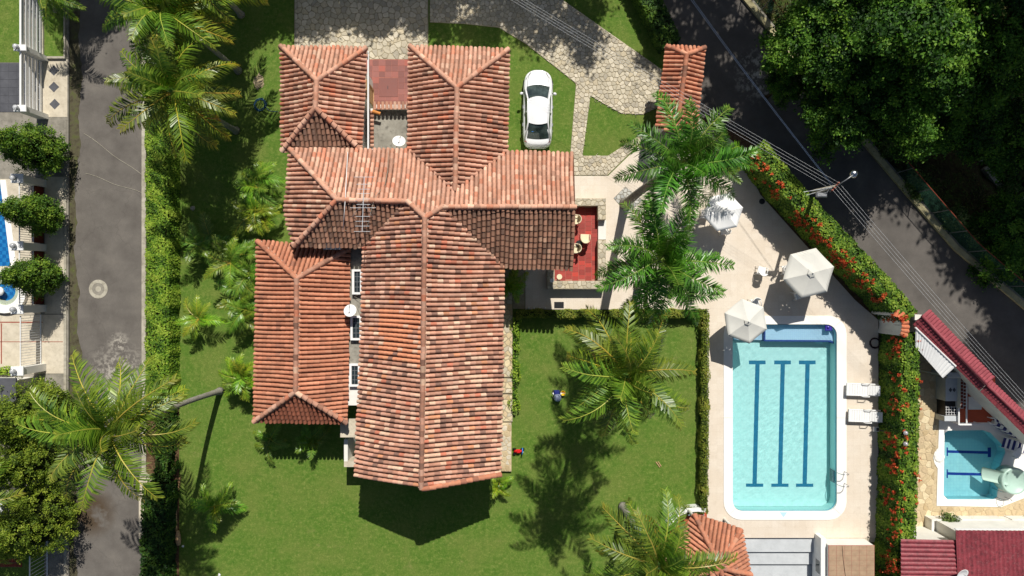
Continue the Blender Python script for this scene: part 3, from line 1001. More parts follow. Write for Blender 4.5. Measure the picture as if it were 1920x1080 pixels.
# gable triangle at the south end of the main wing and the east end of the cross wing
def gable(a, b, c, t=.2):
    n = (b - a).cross(c - a).normalized() * t
    v = [a, b, c, a + n, b + n, c + n]
    obj('gable', MB().add(v, [(0, 1, 2), (5, 4, 3), (0, 3, 4, 1), (1, 4, 5, 2), (2, 5, 3, 0)]), M['white_wall'], house)
gd = FD[2][1] + .001 if FD[2][1] < 0 else FD[3][1]
gy_ = min(q[1] for q in FD)
gable(Vector((min(q[0] for q in FD), gy_, 4.2)), Vector((max(q[0] for q in FD), gy_, 4.2)), Vector((P(790, 915, ZD).x, gy_, 5.95)))
def opening(x0, x1, y, z0, z1, nrm, door=False, axis='y'):
    """window or door flush on a wall: nrm +-1 is the outward side"""
    t = .06 * nrm
    w = MB(); g = MB(); s = MB()
    def bx(mb, u0, u1, d0, d1, z0_, z1_):
        lo, hi = min(d0, d1), max(d0, d1)
        if axis == 'y': mb.box(u0, u1, y + lo, y + hi, z0_, z1_)
        else: mb.box(y + lo, y + hi, u0, u1, z0_, z1_)
    for u0, u1, a, b in ((x0, x0 + .07, z0, z1), (x1 - .07, x1, z0, z1), (x0 + .07, x1 - .07, z1 - .07, z1), (x0 + .07, x1 - .07, z0, z0 + .07)):
        bx(w, u0, u1, 0, t, a, b)
    f = obj('door' if door else 'window', w, M['wood'] if door else M['white_paint'], house)
    bx(g, x0 + .07, x1 - .07, 0, t * .4, z0 + .07, z1 - .07)
    obj('panel' if door else 'pane', g, M['wood'] if door else M['glass'], f)
xs = sorted(q[0] for q in FD); opening(xs[0] + .8, xs[0] + 2.6, gy_, .9, 2.3, -1); opening(xs[-1] - 2.6, xs[-1] - .8, gy_, .9, 2.3, -1); opening((xs[0] + xs[-1]) / 2 - .6, (xs[0] + xs[-1]) / 2 + .6, gy_, 0, 2.2, -1, True)
ey = min(q[1] for q in FE); ex = sorted(q[0] for q in FE); opening(ex[0] + 1, ex[0] + 2.6, ey, .9, 2.2, -1)
dx = max(q[0] for q in FD)
for k in range(3): opening(-8.2 + k * 2.6, -6.8 + k * 2.6, dx, 1.2, 2.5, 1, axis='x')
bx_ = max(q[0] for q in FB)
for k in range(2): opening(8.6 + k * 2.2, 9.9 + k * 2.2, bx_, 1.1, 2.3, 1, axis='x')
ax_ = max(q[0] for q in FA); opening(10.6, 11.6, ax_, 0, 2.1, 1, True, axis='x')
# white fascia along wing A's courtyard eave
obj('fascia', MB().box(P(689, 0, 4.1).x, P(691.5, 0, 4.1).x, P(0, 279, 4.1).y, P(0, 96, 4.1).y, 3.95, 4.12), M['white_paint'], house)

# flat concrete roof strip between the newer wing and the main wing
def pbox(mb, x0, y0, x1, y1, za, zb, col=None, bevel=0):
    """box whose top face fills the given px rectangle at height zb"""
    a = P(x0, y1, zb); b = P(x1, y0, zb)
    if bevel: mb.bbox(a.x, b.x, a.y, b.y, za, zb, bevel, col)
    else: mb.box(a.x, b.x, a.y, b.y, za, zb, col)
    return mb
obj('flat_roof', pbox(MB(), 650, 462, 686, 700, 0, 3.3), M['roof_slab'], house)
obj('flat_roof', pbox(MB(), 650, 700.5, 680, 760, 0, 3.32), M['white_wall'], house)
obj('flat_roof', pbox(MB(), 638, 786, 668, 820, 2.5, 2.7), M['pale_paving'], house)
obj('wall', pbox(MB(), 645, 824, 652, 875, 0, 2.0), M['white_wall'], house)
obj('wall', pbox(MB(), 645, 865, 680, 875.5, 0, 2.01), M['pale_paving'], house)
for (x0, y0, x1, y1) in ((660, 505, 679, 552), (657, 592, 678, 638), (655, 682, 675, 725)):
    fr = MB()
    for r in ((x0, y0, x1, y0 + 4), (x0, y1 - 4, x1, y1), (x0, y0 + 4, x0 + 4, y1 - 4), (x1 - 4, y0 + 4, x1, y1 - 4)):
        pbox(fr, *r, 3.2, 3.6)
    s = obj('skylight', fr, M['white_paint'], house)
    obj('pane', pbox(MB(), x0 + 4, y0 + 4, x1 - 4, y1 - 4, 3.2, 3.5), M['glass'], s)
    bars = MB()
    for k in (1, 2, 3):
        yy = y0 + 4 + (y1 - y0 - 8) * k / 4
        pbox(bars, x0 + 4, yy - .4, x1 - 4, yy + .4, 3.5, 3.52)
    pbox(bars, (x0 + x1) / 2 - .4, y0 + 4, (x0 + x1) / 2 + .4, y1 - 4, 3.52, 3.54)
    obj('glazing_bars', bars, M['grey_metal'], s)
# small grey metal sheet lying on the roof
t = obj('metal_sheet', MB().add([P(606, 456, 4.62), P(640, 456, 4.62), P(640, 468, 4.45), P(606, 468, 4.45), P(606, 456, 4.6), P(640, 456, 4.6), P(640, 468, 4.43), P(606, 468, 4.43)],
        [(3, 2, 1, 0), (4, 5, 6, 7), (0, 1, 5, 4), (1, 2, 6, 5), (2, 3, 7, 6), (3, 0, 4, 7)]), M['grey_metal'])
tag(t, 'small bare grey metal sheet lying at the eave above the newer orange roof', 'metal sheet')

# courtyard between wings A and B: tiled patio, low wall with tile coping, concrete slab
pat = slab('patio', [(686, 112), (770, 112), (770, 200), (686, 200)], .06, 'grout', bottom=-.2)
for i in range(7):
    for j in range(8):
        x0, y0 = 686.5 + i * 12, 112.5 + j * 10.9
        if 709 < x0 + 6 < 745 and 147 < y0 + 5 < 182: continue
        o = obj('tile', pbox(MB(), x0, y0, x0 + 11.6, y0 + 10.5, .055, .068, bevel=.003), M['patio_tile'], pat)
hatch = obj('hatch_cover', pbox(MB(), 710.5, 146, 746, 181.5, .055, .085, bevel=.01), M['patio_tile'], pat)
obj('handle', pbox(MB(), 726.6, 161, 727.6, 167, .085, .1), M['dark_metal'], hatch)
obj('wall', pbox(MB(), 700, 196, 768, 203, 0, 2.3), M['white_wall'], house)
obj('wall', pbox(MB(), 693, 203.3, 699, 281, 0, 2.3), M['white_wall'], house)
obj('flat_roof', pbox(MB(), 699.2, 203.3, 770, 283, 0, 1.9), M['roof_slab'], house)
for k in range(9):
    base = P(703 + k * 7.6, 205, 2.32)
    place_tile((base, Vector((1, 0, 0)), Vector((0, .96, .28)).normalized(), Vector((0, -.28, .96)).normalized(), .42, pick('north')), house, name='coping_tile')
for k in range(9):
    base = P(701, 211 + k * 7.8, 2.3)
    place_tile((base, Vector((0, -1, 0)), Vector((-.96, 0, .2)).normalized(), Vector((.2, 0, .96)).normalized(), .33, pick('old')), house, name='coping_tile')
lt = place_tile((P(699, 209, 2.42), Vector((.3, 1, 0)).normalized(), Vector((1, -.3, 0)).normalized(), Vector((0, 0, 1)), .45, lin(214, 140, 70)), house, name='coping_tile')
lt['label'] = 'loose orange tile lying across the coping'

# ---- terrace on the east side: sunken red tile floor inside a stone-topped wall
terr = thing('terrace', 'red tiled terrace framed by a low stone-topped wall', 'terrace', tuple(P(1085, 460)))
obj('floor', MB().prism(pxy([(1030, 380), (1124, 380), (1124, 530), (1030, 530)]), -.1, .1), M['grout'], terr)
for i in range(7):
    for j in range(17):
        x0 = 1036 + i * 12.2; y0 = 386 + j * 8.6 + (4.3 if i % 2 else 0)
        if x0 > 1118 or y0 > 522: continue
        obj('tile', MB().bbox(P(x0, 0).x, P(x0 + 11.6, 0).x, P(0, y0 + 8.1).y, P(0, y0).y, .095, .115, .004), M['terrace_tile'], terr)
for (x0, y0, x1, y1, sd) in ((1072, 372, 1136, 386, 1), (1121, 386.5, 1136, 412, 2), (1121, 450, 1136, 526, 3), (1026, 526.5, 1134, 542, 4), (1026, 505, 1040, 526, 5)):
    w = obj('parapet', pbox(MB(), x0, y0, x1, y1, -.1, .72), M['mortar'], terr)
    a, b = P(x0, y1, .72), P(x1, y0, .72)
    cells = voronoi_cells([(a.x, a.y), (b.x, a.y), (b.x, b.y), (a.x, b.y)], .26, 50 + sd)
    for c_ in cells:
        q = shrink_round(c_, .018)
        if len(q) < 3: continue
        m1 = MB(); stone_geo(m1, q, .72, .02, None)
        s_ = obj('stone', m1, M['stone'], w)
        kf = R.uniform(.8, 1.05); s_.color = (*tuple(v * kf for v in R.choice(STONE_TINTS)), 1)
obj('step', pbox(MB(), 1121.5, 412.5, 1136.5, 449.5, -.1, .3, bevel=.02), M['white_wall'], terr)

# ------------------------------------------------------------------ big pool
pool = thing('swimming_pool', 'large turquoise pool with three dark lane lines and white coping', 'pool', tuple(P(1470, 783, 0)))
def ring_pts(x0, y0, x1, y1, r, n=6):
    p = rrect(x0, y0, x1, y1, r, n)
    # insert the middle of the long sides so that the coping can be jointed there
    k = n + 1
    out = []
    for c_ in range(4):
        out += p[c_ * k:(c_ + 1) * k]
        nx_ = p[((c_ + 1) * k) % len(p)]
        last = out[-1]
        out.append(((last[0] + nx_[0]) / 2, (last[1] + nx_[1]) / 2))
    return out
ro = ring_pts(1356, 592, 1586, 974, 34); ri = ring_pts(1373, 608, 1568, 958, 20)
n_r = len(ro)
cuts = [3, 11 + 0, 11 + 0 + 4 - 4 + 8 - 8]           # placeholder, replaced below
cuts = sorted({3, 8 + 3, 15, 16 + 3, 24 + 3, 31})
Zc = .085
for a, b in zip(cuts, cuts[1:] + [cuts[0] + n_r]):
    idx = [k % n_r for k in range(a, b + 1)]
    po = pxy([ro[k] for k in idx]); pi_ = pxy([ri[k] for k in idx])
    # pull the ends in a little: open joint
    def trim(l):
        l = [Vector(q) for q in l]
        l[0] = l[0] + (l[1] - l[0]).normalized() * .006; l[-1] = l[-1] + (l[-2] - l[-1]).normalized() * .006
        return [tuple(q) for q in l]
    po, pi_ = trim(po), trim(pi_)
    obj('coping', MB().prism(po + pi_[::-1], -.1, Zc), M['coping'], pool)
# basin: floor, walls, blue shelf
obj('bed', MB().prism(pxy(rrect(1350, 586, 1592, 980, 34)), -1.9, -1.7), M['mortar'], pool)
inn = pxy(ri); out_ = pxy(ro)
mb = MB(); m = len(inn)
for k in range(m):
    a, b = inn[k], inn[(k + 1) % m]
    mb.face([(a[0], a[1], -.1), (b[0], b[1], -.1), (b[0], b[1], -1.4), (a[0], a[1], -1.4)])
obj('wall', mb, M['pool_basin'], pool)
ctr = P(1470, 783)
obj('floor', MB().prism([(ctr.x + (q[0] - ctr.x) * .998, ctr.y + (q[1] - ctr.y) * .998) for q in inn], -1.5, -1.15), M['pool_basin'], pool)
# navy waterline band
mb = MB()
for k in range(m):
    a = Vector(inn[k]).lerp(Vector((ctr.x, ctr.y)), .0016); b = Vector(inn[(k + 1) % m]).lerp(Vector((ctr.x, ctr.y)), .0016)
    mb.face([(a.x, a.y, -.03), (b.x, b.y, -.03), (b.x, b.y, -.2), (a.x, a.y, -.2)])
obj('waterline', mb, M['pool_band'], pool)
zs = -.42
shelf = [(1434, 609), (1550, 609), (1558, 611), (1564, 616), (1567, 625), (1567.5, 652), (1563, 644), (1556, 640), (1434, 639)]
sh_ = obj('shelf', MB().prism([tuple(P(x, y, zs))[:2] for x, y in shelf], -1.35, zs), M['pool_blue'], pool)
obj('border', MB().prism([tuple(P(x, y, zs))[:2] for x, y in [(1434, 636.8), (1556, 637.6), (1564, 642), (1567.3, 648), (1567.5, 653), (1563, 645), (1556, 640.6), (1432, 639.8), (1432, 609), (1434, 609)]], -1.3, zs + .012), M['pool_navy'], sh_)
obj('step', MB().prism([tuple(P(x, y, -.8))[:2] for x, y in [(1374, 609), (1431, 609), (1431, 637), (1374, 637)]], -1.35, -.8), M['pool_blue'], pool)
fz = -1.15
for (xt, xb) in ((1417, 1411.5), (1464, 1458.5), (1510, 1504.5)):
    mb = MB()
    q = lambda x, y: tuple(P(x, y, fz))[:2]
    mb.prism([q(xt - 4, 682), q(xt + 4, 682), q(xb + 4, 904), q(xb - 4, 904)], fz - .02, fz + .006)
    mb.prism([q(xt - 16, 675), q(xt + 15, 675), q(xt + 15, 682), q(xt - 16, 682)], fz - .02, fz + .006)
    mb.prism([q(xb - 16, 904), q(xb + 16, 904), q(xb + 16, 910), q(xb - 16, 910)], fz - .02, fz + .006)
    obj('lane_line', mb, M['pool_line'], pool)
o = obj('overflow_mark', MB().prism(pxy([(1461, 959.5), (1475, 959.5), (1468, 969)]), Zc - .02, Zc + .006), M['pool_blue'], pool)
def ripple_sheet(parent, poly, z, seed, amp, cell=.045):
    """rippled water surface over poly (edges run under the coping); refracts the sun onto the basin"""
    rw = random.Random(seed)
    ws = []
    for k in range(30):
        th = rw.gauss(.9, .9); lam = rw.uniform(.16, .75)
        ws.append((math.cos(th) * 6.2832 / lam, math.sin(th) * 6.2832 / lam, rw.uniform(0, 6.28), amp * lam / .4 * rw.uniform(.5, 1.2)))
    kx, ky, ph_, am = (np.array(v) for v in zip(*ws))
    xs = [q[0] for q in poly]; ys = [q[1] for q in poly]
    cx, cy = (min(xs) + max(xs)) / 2, (min(ys) + max(ys)) / 2
    big = [(cx + (q[0] - cx) * 1.012, cy + (q[1] - cy) * 1.008) for q in poly]
    x0, x1, y0, y1 = min(xs) - .03, max(xs) + .03, min(ys) - .03, max(ys) + .03
    ni, nj = int((x1 - x0) / cell), int((y1 - y0) / cell)
    X, Y = np.meshgrid(np.linspace(x0, x1, ni + 1), np.linspace(y0, y1, nj + 1))
    Zw = z + sum(a * np.sin(u * X + v * Y + p_) for u, v, p_, a in zip(kx, ky, ph_, am)) * (.75 + .25 * np.sin(X * .8 + 1) * np.sin(Y * .6))
    vs = np.stack([X, Y, Zw], -1).reshape(-1, 3)
    fs = []
    for j in range(nj):
        for i in range(ni):
            if inside((x0 + (x1 - x0) * (i + .5) / ni, y0 + (y1 - y0) * (j + .5) / nj), big):
                a = j * (ni + 1) + i
                fs.append((a, a + 1, a + ni + 2, a + ni + 1))
    used = sorted({k for f in fs for k in f}); ix = {k: n for n, k in enumerate(used)}
    o = obj('water', MB().add([tuple(vs[k]) for k in used], [tuple(ix[k] for k in f) for f in fs]), M['clear_water'], parent, smooth=True)
    o.cycles.is_caustics_caster = True
    for c in parent.children_recursive:
        if c is not o and c.type == 'MESH' and not c.name.startswith('coping'): c.cycles.is_caustics_receiver = True
    return o
ripple_sheet(pool, inn, -.06, 3, .00028)
# ladder
lad = thing('pool_ladder', 'curved steel ladder rails on the right edge of the large pool', 'ladder', tuple(P(1574, 896, .08)))
for yy in (884, 906):
    a = P(1583, yy, .08)
    obj('rail', MB().tube([a, a + Vector((0, 0, .55)), a + Vector((-.12, 0, .72)), a + Vector((-.38, 0, .72)), P(1566, yy) + Vector((0, 0, .45)), P(1566, yy) + Vector((0, 0, -.9))], .022, 7), M['steel'], lad, smooth=True)
for z in (-.25, -.5, -.75):
    a = P(1566, 884); b = P(1566, 906)
    obj('tread', MB().box(a.x - .06, a.x + .06, b.y, a.y, z - .015, z + .015), M['steel'], lad)
# violet float on the shelf
fl = thing('pool_float', 'small violet float in the corner of the blue shelf', 'float', tuple(P(1553, 615, -.06)))
obj('cushion', MB().bbox(-.2 + fl.location.x, .2 + fl.location.x, -.16 + fl.location.y, .16 + fl.location.y, -.075, .02, .03), M['violet'], fl)
obj('knob', MB().lathe([(.08, .02), (.07, .07), (.02, .09)], 8, (fl.location.x - .04, fl.location.y + .05, 0)), M['violet'], fl)

# ------------------------------------------------------------------ parasols, chairs, loungers
def parasol(label, px, py, R_, zt, rot, mat, vent=True):
    c = P(px, py, zt)
    t = thing('parasol', label, 'parasol', (c.x, c.y, .05), 'parasols on the pool deck')
    zr = zt - R_ * .3
    rim = [Vector((c.x + R_ * math.cos(rot + k * math.pi / 3), c.y + R_ * math.sin(rot + k * math.pi / 3), zr)) for k in range(6)]
    ap = Vector((c.x, c.y, zt))
    for k in range(6):
        a, b = rim[k], rim[(k + 1) % 6]
        g = 6
        mb = MB()
        vs = []; ix = {}
        for i in range(g + 1):
            for j in range(i + 1):
                u = i / g; w = j / i if i else 0
                e = a.lerp(b, w)
                p = ap.lerp(e, .06 + .94 * u)
                p = p + Vector((0, 0, -.06 * math.sin(math.pi * w) * u - .03 * math.sin(math.pi * u)))
                p = p + (ap.lerp((a + b) / 2, 1) - p) * (.045 * math.sin(math.pi * w) * u * u)
                ix[(i, j)] = len(vs); vs.append(p)
        fs = []
        for i in range(g):
            for j in range(i + 1):
                fs.append((ix[(i, j)], ix[(i + 1, j)], ix[(i + 1, j + 1)]))
                if j < i: fs.append((ix[(i, j)], ix[(i + 1, j + 1)], ix[(i, j + 1)]))
        n0 = len(vs)
        hem = [vs[ix[(g, j)]] + Vector((0, 0, -.07)) for j in range(g + 1)]
        vs += hem
        for j in range(g): fs.append((ix[(g, j)], n0 + j, n0 + j + 1, ix[(g, j + 1)]))
        obj('canopy_panel', mb.add(vs, fs), mat, t, smooth=True)
        obj('rib', MB().tube([ap + Vector((0, 0, -.09)), a + Vector((0, 0, -.05))], .012, 5), M['grey_metal'], t)
        obj('strut', MB().tube([Vector((c.x, c.y, zt - .75)), ap.lerp(a, .5) + Vector((0, 0, -.09))], .01, 5), M['grey_metal'], t)
    vm = MB()
    vs = [ap + Vector((0, 0, .1))] + [ap.lerp(r_, .17) + Vector((0, 0, .05)) for r_ in rim]
    obj('vent_cap', vm.add(vs, [(0, k + 1, (k + 1) % 6 + 1) for k in range(6)]), mat, t)
    obj('finial', MB().lathe([(.02, 0), (.035, .04), (.01, .1)], 8, ap + Vector((0, 0, .08))), M['white_plastic'], t, smooth=True)
    obj('pole', MB().tube([(c.x, c.y, .1), (c.x, c.y, zt)], .024, 8), M['white_paint'], t, smooth=True)
    obj('base', MB().lathe([(.28, 0), (.28, .05), (.24, .08), (.06, .1), (.04, .3)], 14, (c.x, c.y, .05)), M['white_plastic'], t, smooth=True)
    return c
parasol('bright white parasol beside the royal palms', 1360, 396, 1.12, 2.5, math.radians(12), M['umbrella_white'])
parasol('largest off-white parasol standing in front of the flowering hedge', 1523, 512, 1.45, 2.65, math.radians(14), M['umbrella'])
parasol('off-white parasol overhanging the corner of the large pool', 1403, 603, 1.26, 2.5, math.radians(-21), M['umbrella'])

def chair(label, px, py, rot, mat, z=.05, group='white plastic chairs on the deck', name='chair', z_at=.42):
    p = P(px, py, z_at + z)
    t = thing(name, label, 'chair', (0, 0, 0), group)
    s = MB().bbox(-.24, .24, -.24, .23, .40, .43, .012)
    obj('seat', s, mat, t)
    bk = MB()
    for k in range(7):
        a0 = math.radians(200 + k * 20); a1 = math.radians(200 + (k + 1) * 20)
    prof = []
    for k in range(9):
        a = math.radians(25 + 130 * k / 8)
        prof.append((.24 * math.cos(a), .05 + .2 * math.sin(a)))
    for k in range(8):
        (x0, y0), (x1, y1) = prof[k], prof[k + 1]
        if True:
            bk.add([(x0, y0, .46), (x1, y1, .46), (x1 * 1.06, y1 * 1.22, .84), (x0 * 1.06, y0 * 1.22, .84), (x0 * .9, y0 * .9, .46), (x1 * .9, y1 * .9, .46), (x1 * .96, y1 * 1.12, .84), (x0 * .96, y0 * 1.12, .84)],
                   [(0, 1, 2, 3), (7, 6, 5, 4), (0, 4, 5, 1), (2, 6, 7, 3), (1, 5, 6, 2), (0, 3, 7, 4)])
    top = [Vector((x * 1.05, y * 1.2, .85)) for x, y in prof]
    bk.tube(top, .025, 6)
    obj('backrest', bk, mat, t, smooth=False)
    for sx in (-1, 1):
        obj('armrest', MB().tube([(sx * .24, .16, .66), (sx * .27, .0, .65), (sx * .26, -.2, .63), (sx * .24, -.22, .42)], .022, 6), mat, t, smooth=True)
        for sy in (-1, 1):
            obj('leg', MB().tube([(sx * .2, sy * .18, .41), (sx * .26, sy * .24, 0)], [.025, .018], 6), mat, t, smooth=True)
    t.location = (p.x, p.y, z); t.rotation_euler = (0, 0, rot)
    W[t] = Vector(t.location)
    return t
chair('white plastic chair standing alone on the open deck', 1428, 508, math.radians(170), M['white_plastic'])
chair('white plastic chair tucked at the left side of the largest parasol', 1474, 506, math.radians(95), M['white_plastic'])
chair('white plastic chair half under the lower rim of the largest parasol', 1497, 553, math.radians(20), M['white_plastic'])
chair('white plastic chair above the parasol at the pool corner', 1416, 568, math.radians(10), M['white_plastic'])
chair('white plastic chair left of the bright white parasol', 1322, 402, math.radians(80), M['white_plastic'])
chair('white plastic chair below the bright white parasol', 1358, 431, math.radians(200), M['white_plastic'])
chair('cream chair standing alone in the middle of the red terrace', 1097, 447, math.radians(178), M['cream_plastic'], .115, 'cream chairs on the terrace')
chair('cream chair half under the eave of the red terrace', 1079, 466, math.radians(-90), M['cream_plastic'], .115, 'cream chairs on the terrace')
chair('cream chair at the upper end of the terrace under the eave', 1079, 412, math.radians(-90), M['cream_plastic'], .115, 'cream chairs on the terrace')

def small_table(label, px, py, r, h, mat, z, name='table'):
    p = P(px, py, h + z)
    t = thing(name, label, 'table', (p.x, p.y, z))
    obj('top', MB().lathe([(r * .96, h - .03), (r, h - .02), (r, h - .005), (r * .97, h)], 18, (p.x, p.y, z)), mat, t)
    for k in range(4):
        a = k * math.pi / 2 + .5
        obj('leg', MB().tube([(p.x + r * .4 * math.cos(a), p.y + r * .4 * math.sin(a), z + h - .03), (p.x + r * .7 * math.cos(a), p.y + r * .7 * math.sin(a), z)], .018, 6), mat, t)
    return t
small_table('white round table under the largest parasol', 1530, 515, .42, .7, M['white_plastic'], .05)
small_table('small black round table between the terrace chairs', 1086, 457, .2, .5, M['black'], .115)
st = small_table('cream stool in the lower corner of the red terrace', 1049, 519, .16, .42, M['cream_plastic'], .115, 'stool'); st['category'] = 'stool'
st = small_table('white stool on the terrace wall corner in the shade', 1035, 526, .12, .25, M['white_plastic'], .75, 'stool'); st['category'] = 'stool'

def lounger(label, px, py, rot):
    p = P(px, py, .38)
    t = thing('sun_lounger', label, 'sun lounger', (0, 0, 0), 'sun loungers by the pool')
    pl = M['white_plastic']
    b = MB()
    for k in range(8):
        x0 = -.9 + k * .145
        b.bbox(x0, x0 + .138, -.3, .3, .31, .335, .006)
    obj('seat_slats', b, pl, t)
    b = MB()
    m = Matrix.Translation((.26, 0, .325)) @ Matrix.Rotation(math.radians(-24), 4, 'Y')
    for k in range(5):
        b.bbox(.0 + k * .135, .128 + k * .135, -.29, .29, 0, .025, .006, m=m)
    obj('backrest', b, pl, t)
    for s in (-1, 1):
        obj('side_rail', MB().bbox(-.94, .9, s * .335 - .035, s * .335 + .035, .27, .345, .02), pl, t)
        obj('armrest', MB().tube([(-.1, s * .36, .3), (-.06, s * .38, .5), (.3, s * .38, .52), (.4, s * .36, .3)], .025, 6), pl, t, smooth=True)
        for x in (-.8, .75):
            obj('leg', MB().box(x - .03, x + .03, s * .3 - .03, s * .3 + .03, 0, .29), pl, t)
    obj('foot_bar', MB().bbox(-.95, -.885, -.298, .298, .27, .34, .02), pl, t)
    t.location = (p.x, p.y, .05); t.rotation_euler = (0, 0, rot); W[t] = Vector(t.location)
lounger('white plastic sun lounger by the hedge, the upper one', 1618, 731, math.radians(-2))
lounger('white plastic sun lounger by the hedge, the lower one', 1622, 780, math.radians(-2))

# hose, lamp, shower wall, deck drains
def coil(name, label, px, py, r, turns, rad, mat, z, seed, tail=None, wob=.02):
    rr = random.Random(seed); c = P(px, py)
    pts = []
    for k in range(turns * 22):
        a = k / 22 * 2 * math.pi
        q = r * (1 - .25 * ((k // 22) % 3) / 3) + rr.uniform(-wob, wob)
        pts.append((c.x + q * math.cos(a), c.y + q * math.sin(a), z + rad + .6 * rad * (k // 22)))
    if tail: pts += [(*P(*q)[:2], z + rad) for q in tail]
    o = obj(name, MB().tube(pts, rad, 6), mat, smooth=True)
    return tag(o, label, 'hose')
coil('garden_hose', 'dark coiled hose on the deck beside the curved shower wall', 1639, 643, .3, 4, .022, M['dark_brown'], .05, 1, [(1646, 632), (1652, 628)])
coil('garden_hose', 'loose blue hose coil on the lawn beside the north-west wing', 488, 196, .34, 4, .016, M['blue_hose'], 0, 2, [(505, 208), (522, 210)], .07)
lamp = thing('garden_lamp', 'twin globe lamp rising from the flowering hedge beside the loungers', 'lamp', tuple(P(1641, 804, .05)))
p = P(1641, 804, .05)
obj('base', MB().bbox(p.x - .16, p.x + .16, p.y - .14, p.y + .14, .05, .22, .03), M['white_plastic'], lamp)
obj('vent', MB().box(p.x - .02, p.x + .12, p.y - .09, p.y + .09, .2, .228), M['black'], lamp)
obj('post', MB().tube([(p.x, p.y, .2), (p.x + .25, p.y, 1.0), (p.x + .3, p.y, 2.5)], .025, 7), M['dark_metal'], lamp)
for s in (-1, 1):
    g = Vector((p.x + .3, p.y + s * .3, 2.62))
    obj('arm', MB().tube([(p.x + .3, p.y, 2.3), (p.x + .3, p.y + s * .25, 2.4), tuple(g)], .016, 6), M['dark_metal'], lamp)
    obj('globe', MB().lathe([(.03, -.12), (.1, -.08), (.125, 0), (.1, .08), (.03, .12)], 12, g), M['globe'], lamp, smooth=True)
sw = thing('shower_wall', 'curved white shower wall topped with clay tiles at the hedge corner', 'wall', tuple(P(1645, 604)))
arc = [Vector(P(x, y).xy) for x, y in ((1634, 584), (1643, 588), (1649, 596), (1651, 606), (1650, 616), (1647, 624))]
aa, ab = offset_line(arc, .09), offset_line(arc, -.09)
obj('wall', MB().prism([tuple(q) for q in aa] + [tuple(q) for q in ab[::-1]], 0, 2.35), M['white_wall'], sw)
for k in range(7):
    u = (k + .5) / 7 * 5; i = int(u); f = u - i
    q = arc[i].lerp(arc[i + 1], f); tt = (arc[i + 1] - arc[i]).normalized(); nn = Vector((-tt.y, tt.x))
    X = Vector((tt.x, tt.y, 0)); Y = Vector((-nn.x, -nn.y, 0)) * .97 + Vector((0, 0, .2)); Y.normalize(); N = X.cross(Y)
    if N.z < 0: X = -X; N = -N
    b = Vector((q.x, q.y, 2.35)) - Y * .22
    place_tile((b, X, Y, N, .42, lin(214 - 4 * k, 118, 84)), sw, True, 'coping_tile')
obj('shower_head', MB().tube([(arc[3].x - .08, arc[3].y, 2.1), (arc[3].x - .35, arc[3].y + .02, 2.2), (arc[3].x - .4, arc[3].y + .02, 2.1)], .02, 6), M['steel'], sw, smooth=True)
o = obj('floor_drain', MB().prism(pxy([(1039, 566), (1057, 566), (1057, 578), (1039, 578)]), .045, .058), M['black']); tag(o, 'black square drain cover on the shaded walk by the box hedge', 'drain cover')
o = obj('floor_drain', MB().lathe([(.17, .04), (.17, .075), (.13, .09)], 16, P(1428, 378)), M['dark_metal']); tag(o, 'dark round drain cover in the hedge shade near the white parasol', 'drain cover')
for k in range(4):
    c_ = P(991 + k * 10.5, 578, .05)
    o = obj('path_stud', MB().lathe([(.06, .05), (.06, .16), (.035, .22), (.01, .24)], 8, (c_.x, c_.y, 0)), M['white_plastic'])
    tag(o, ['leftmost', 'second', 'third', 'fourth'][k] + ' of the white studs where the box hedge meets the walk', 'stud', 'white studs along the box hedge')
# diamond stone plates round the royal palm's foot
dp = slab('planting_plate', [(1150, 372), (1172, 350), (1205, 375), (1176, 402)], .058, 'grey_paving', bottom=0)
pave(dp, pxy([(1150, 372), (1172, 350), (1205, 375), (1176, 402)]), .22, .058, 91, [lin(190, 190, 184), lin(160, 162, 160), lin(206, 204, 198)], h=.012)

# ------------------------------------------------------------------ steps and sunken court at the bottom edge
def court(name, y0, y1, z, x0=1330, x1=1537):
    return structure(name, MB().prism([tuple(P(x, y, z))[:2] for x, y in ((x0, y0), (x1, y0), (x1, y1), (x0, y1))], ZB, z), M['step_grey'])
court('step', 1009, 1035, -.12); court('step', 1036, 1058, -.30); court('court_floor', 1059, 1300, -.48, 1330, 1660)
pv = thing('pavilion', 'low white block with a flat brown tiled roof beside the steps', 'pavilion', tuple(P(1590, 1060, -.48)))
zt = 1.15
a, b = P(1554, 1200, zt), P(1639, 1023, zt)
obj('wall', MB().box(a.x, b.x, a.y, b.y, -.48, zt - .02), M['white_wall'], pv)
q = obj('roof', MB().box(a.x - .02, b.x + .02, a.y, b.y + .02, zt - .018, zt), M['grout'], pv)
for i in range(6):
    for j in range(9):
        x0 = 1554.3 + i * 14.2; y0 = 1023.3 + j * 9.4
        if y0 > 1110: continue
        aa_, bb_ = P(x0, y0 + 9, zt), P(x0 + 13.7, y0, zt)
        obj('tile', MB().bbox(aa_.x, bb_.x, aa_.y, bb_.y, zt - .005, zt + .012, .004), M['brown_tile'], q)
obj('ledge', MB().box(P(1540, 0, .9).x, a.x - .021, a.y, b.y + .3, -.3, .85), M['white_paint'], pv)
obj('window', MB().box(P(1540, 0, .5).x - .03, P(1540, 0, .9).x - .001, P(0, 1075, .5).y, P(0, 1050, .5).y, .15, .7), M['glass'], pv)
obj('cable', MB().tube([P(1579, 1024, zt + .02), P(1581, 1050, zt + .02), P(1586, 1085, zt + .02)], .012, 5), M['black'], pv)
o = slab('pool_wall', [(1543, 1008.5), (1640, 1008.5), (1640, 1016), (1548, 1016)], .06, 'pale_paving')

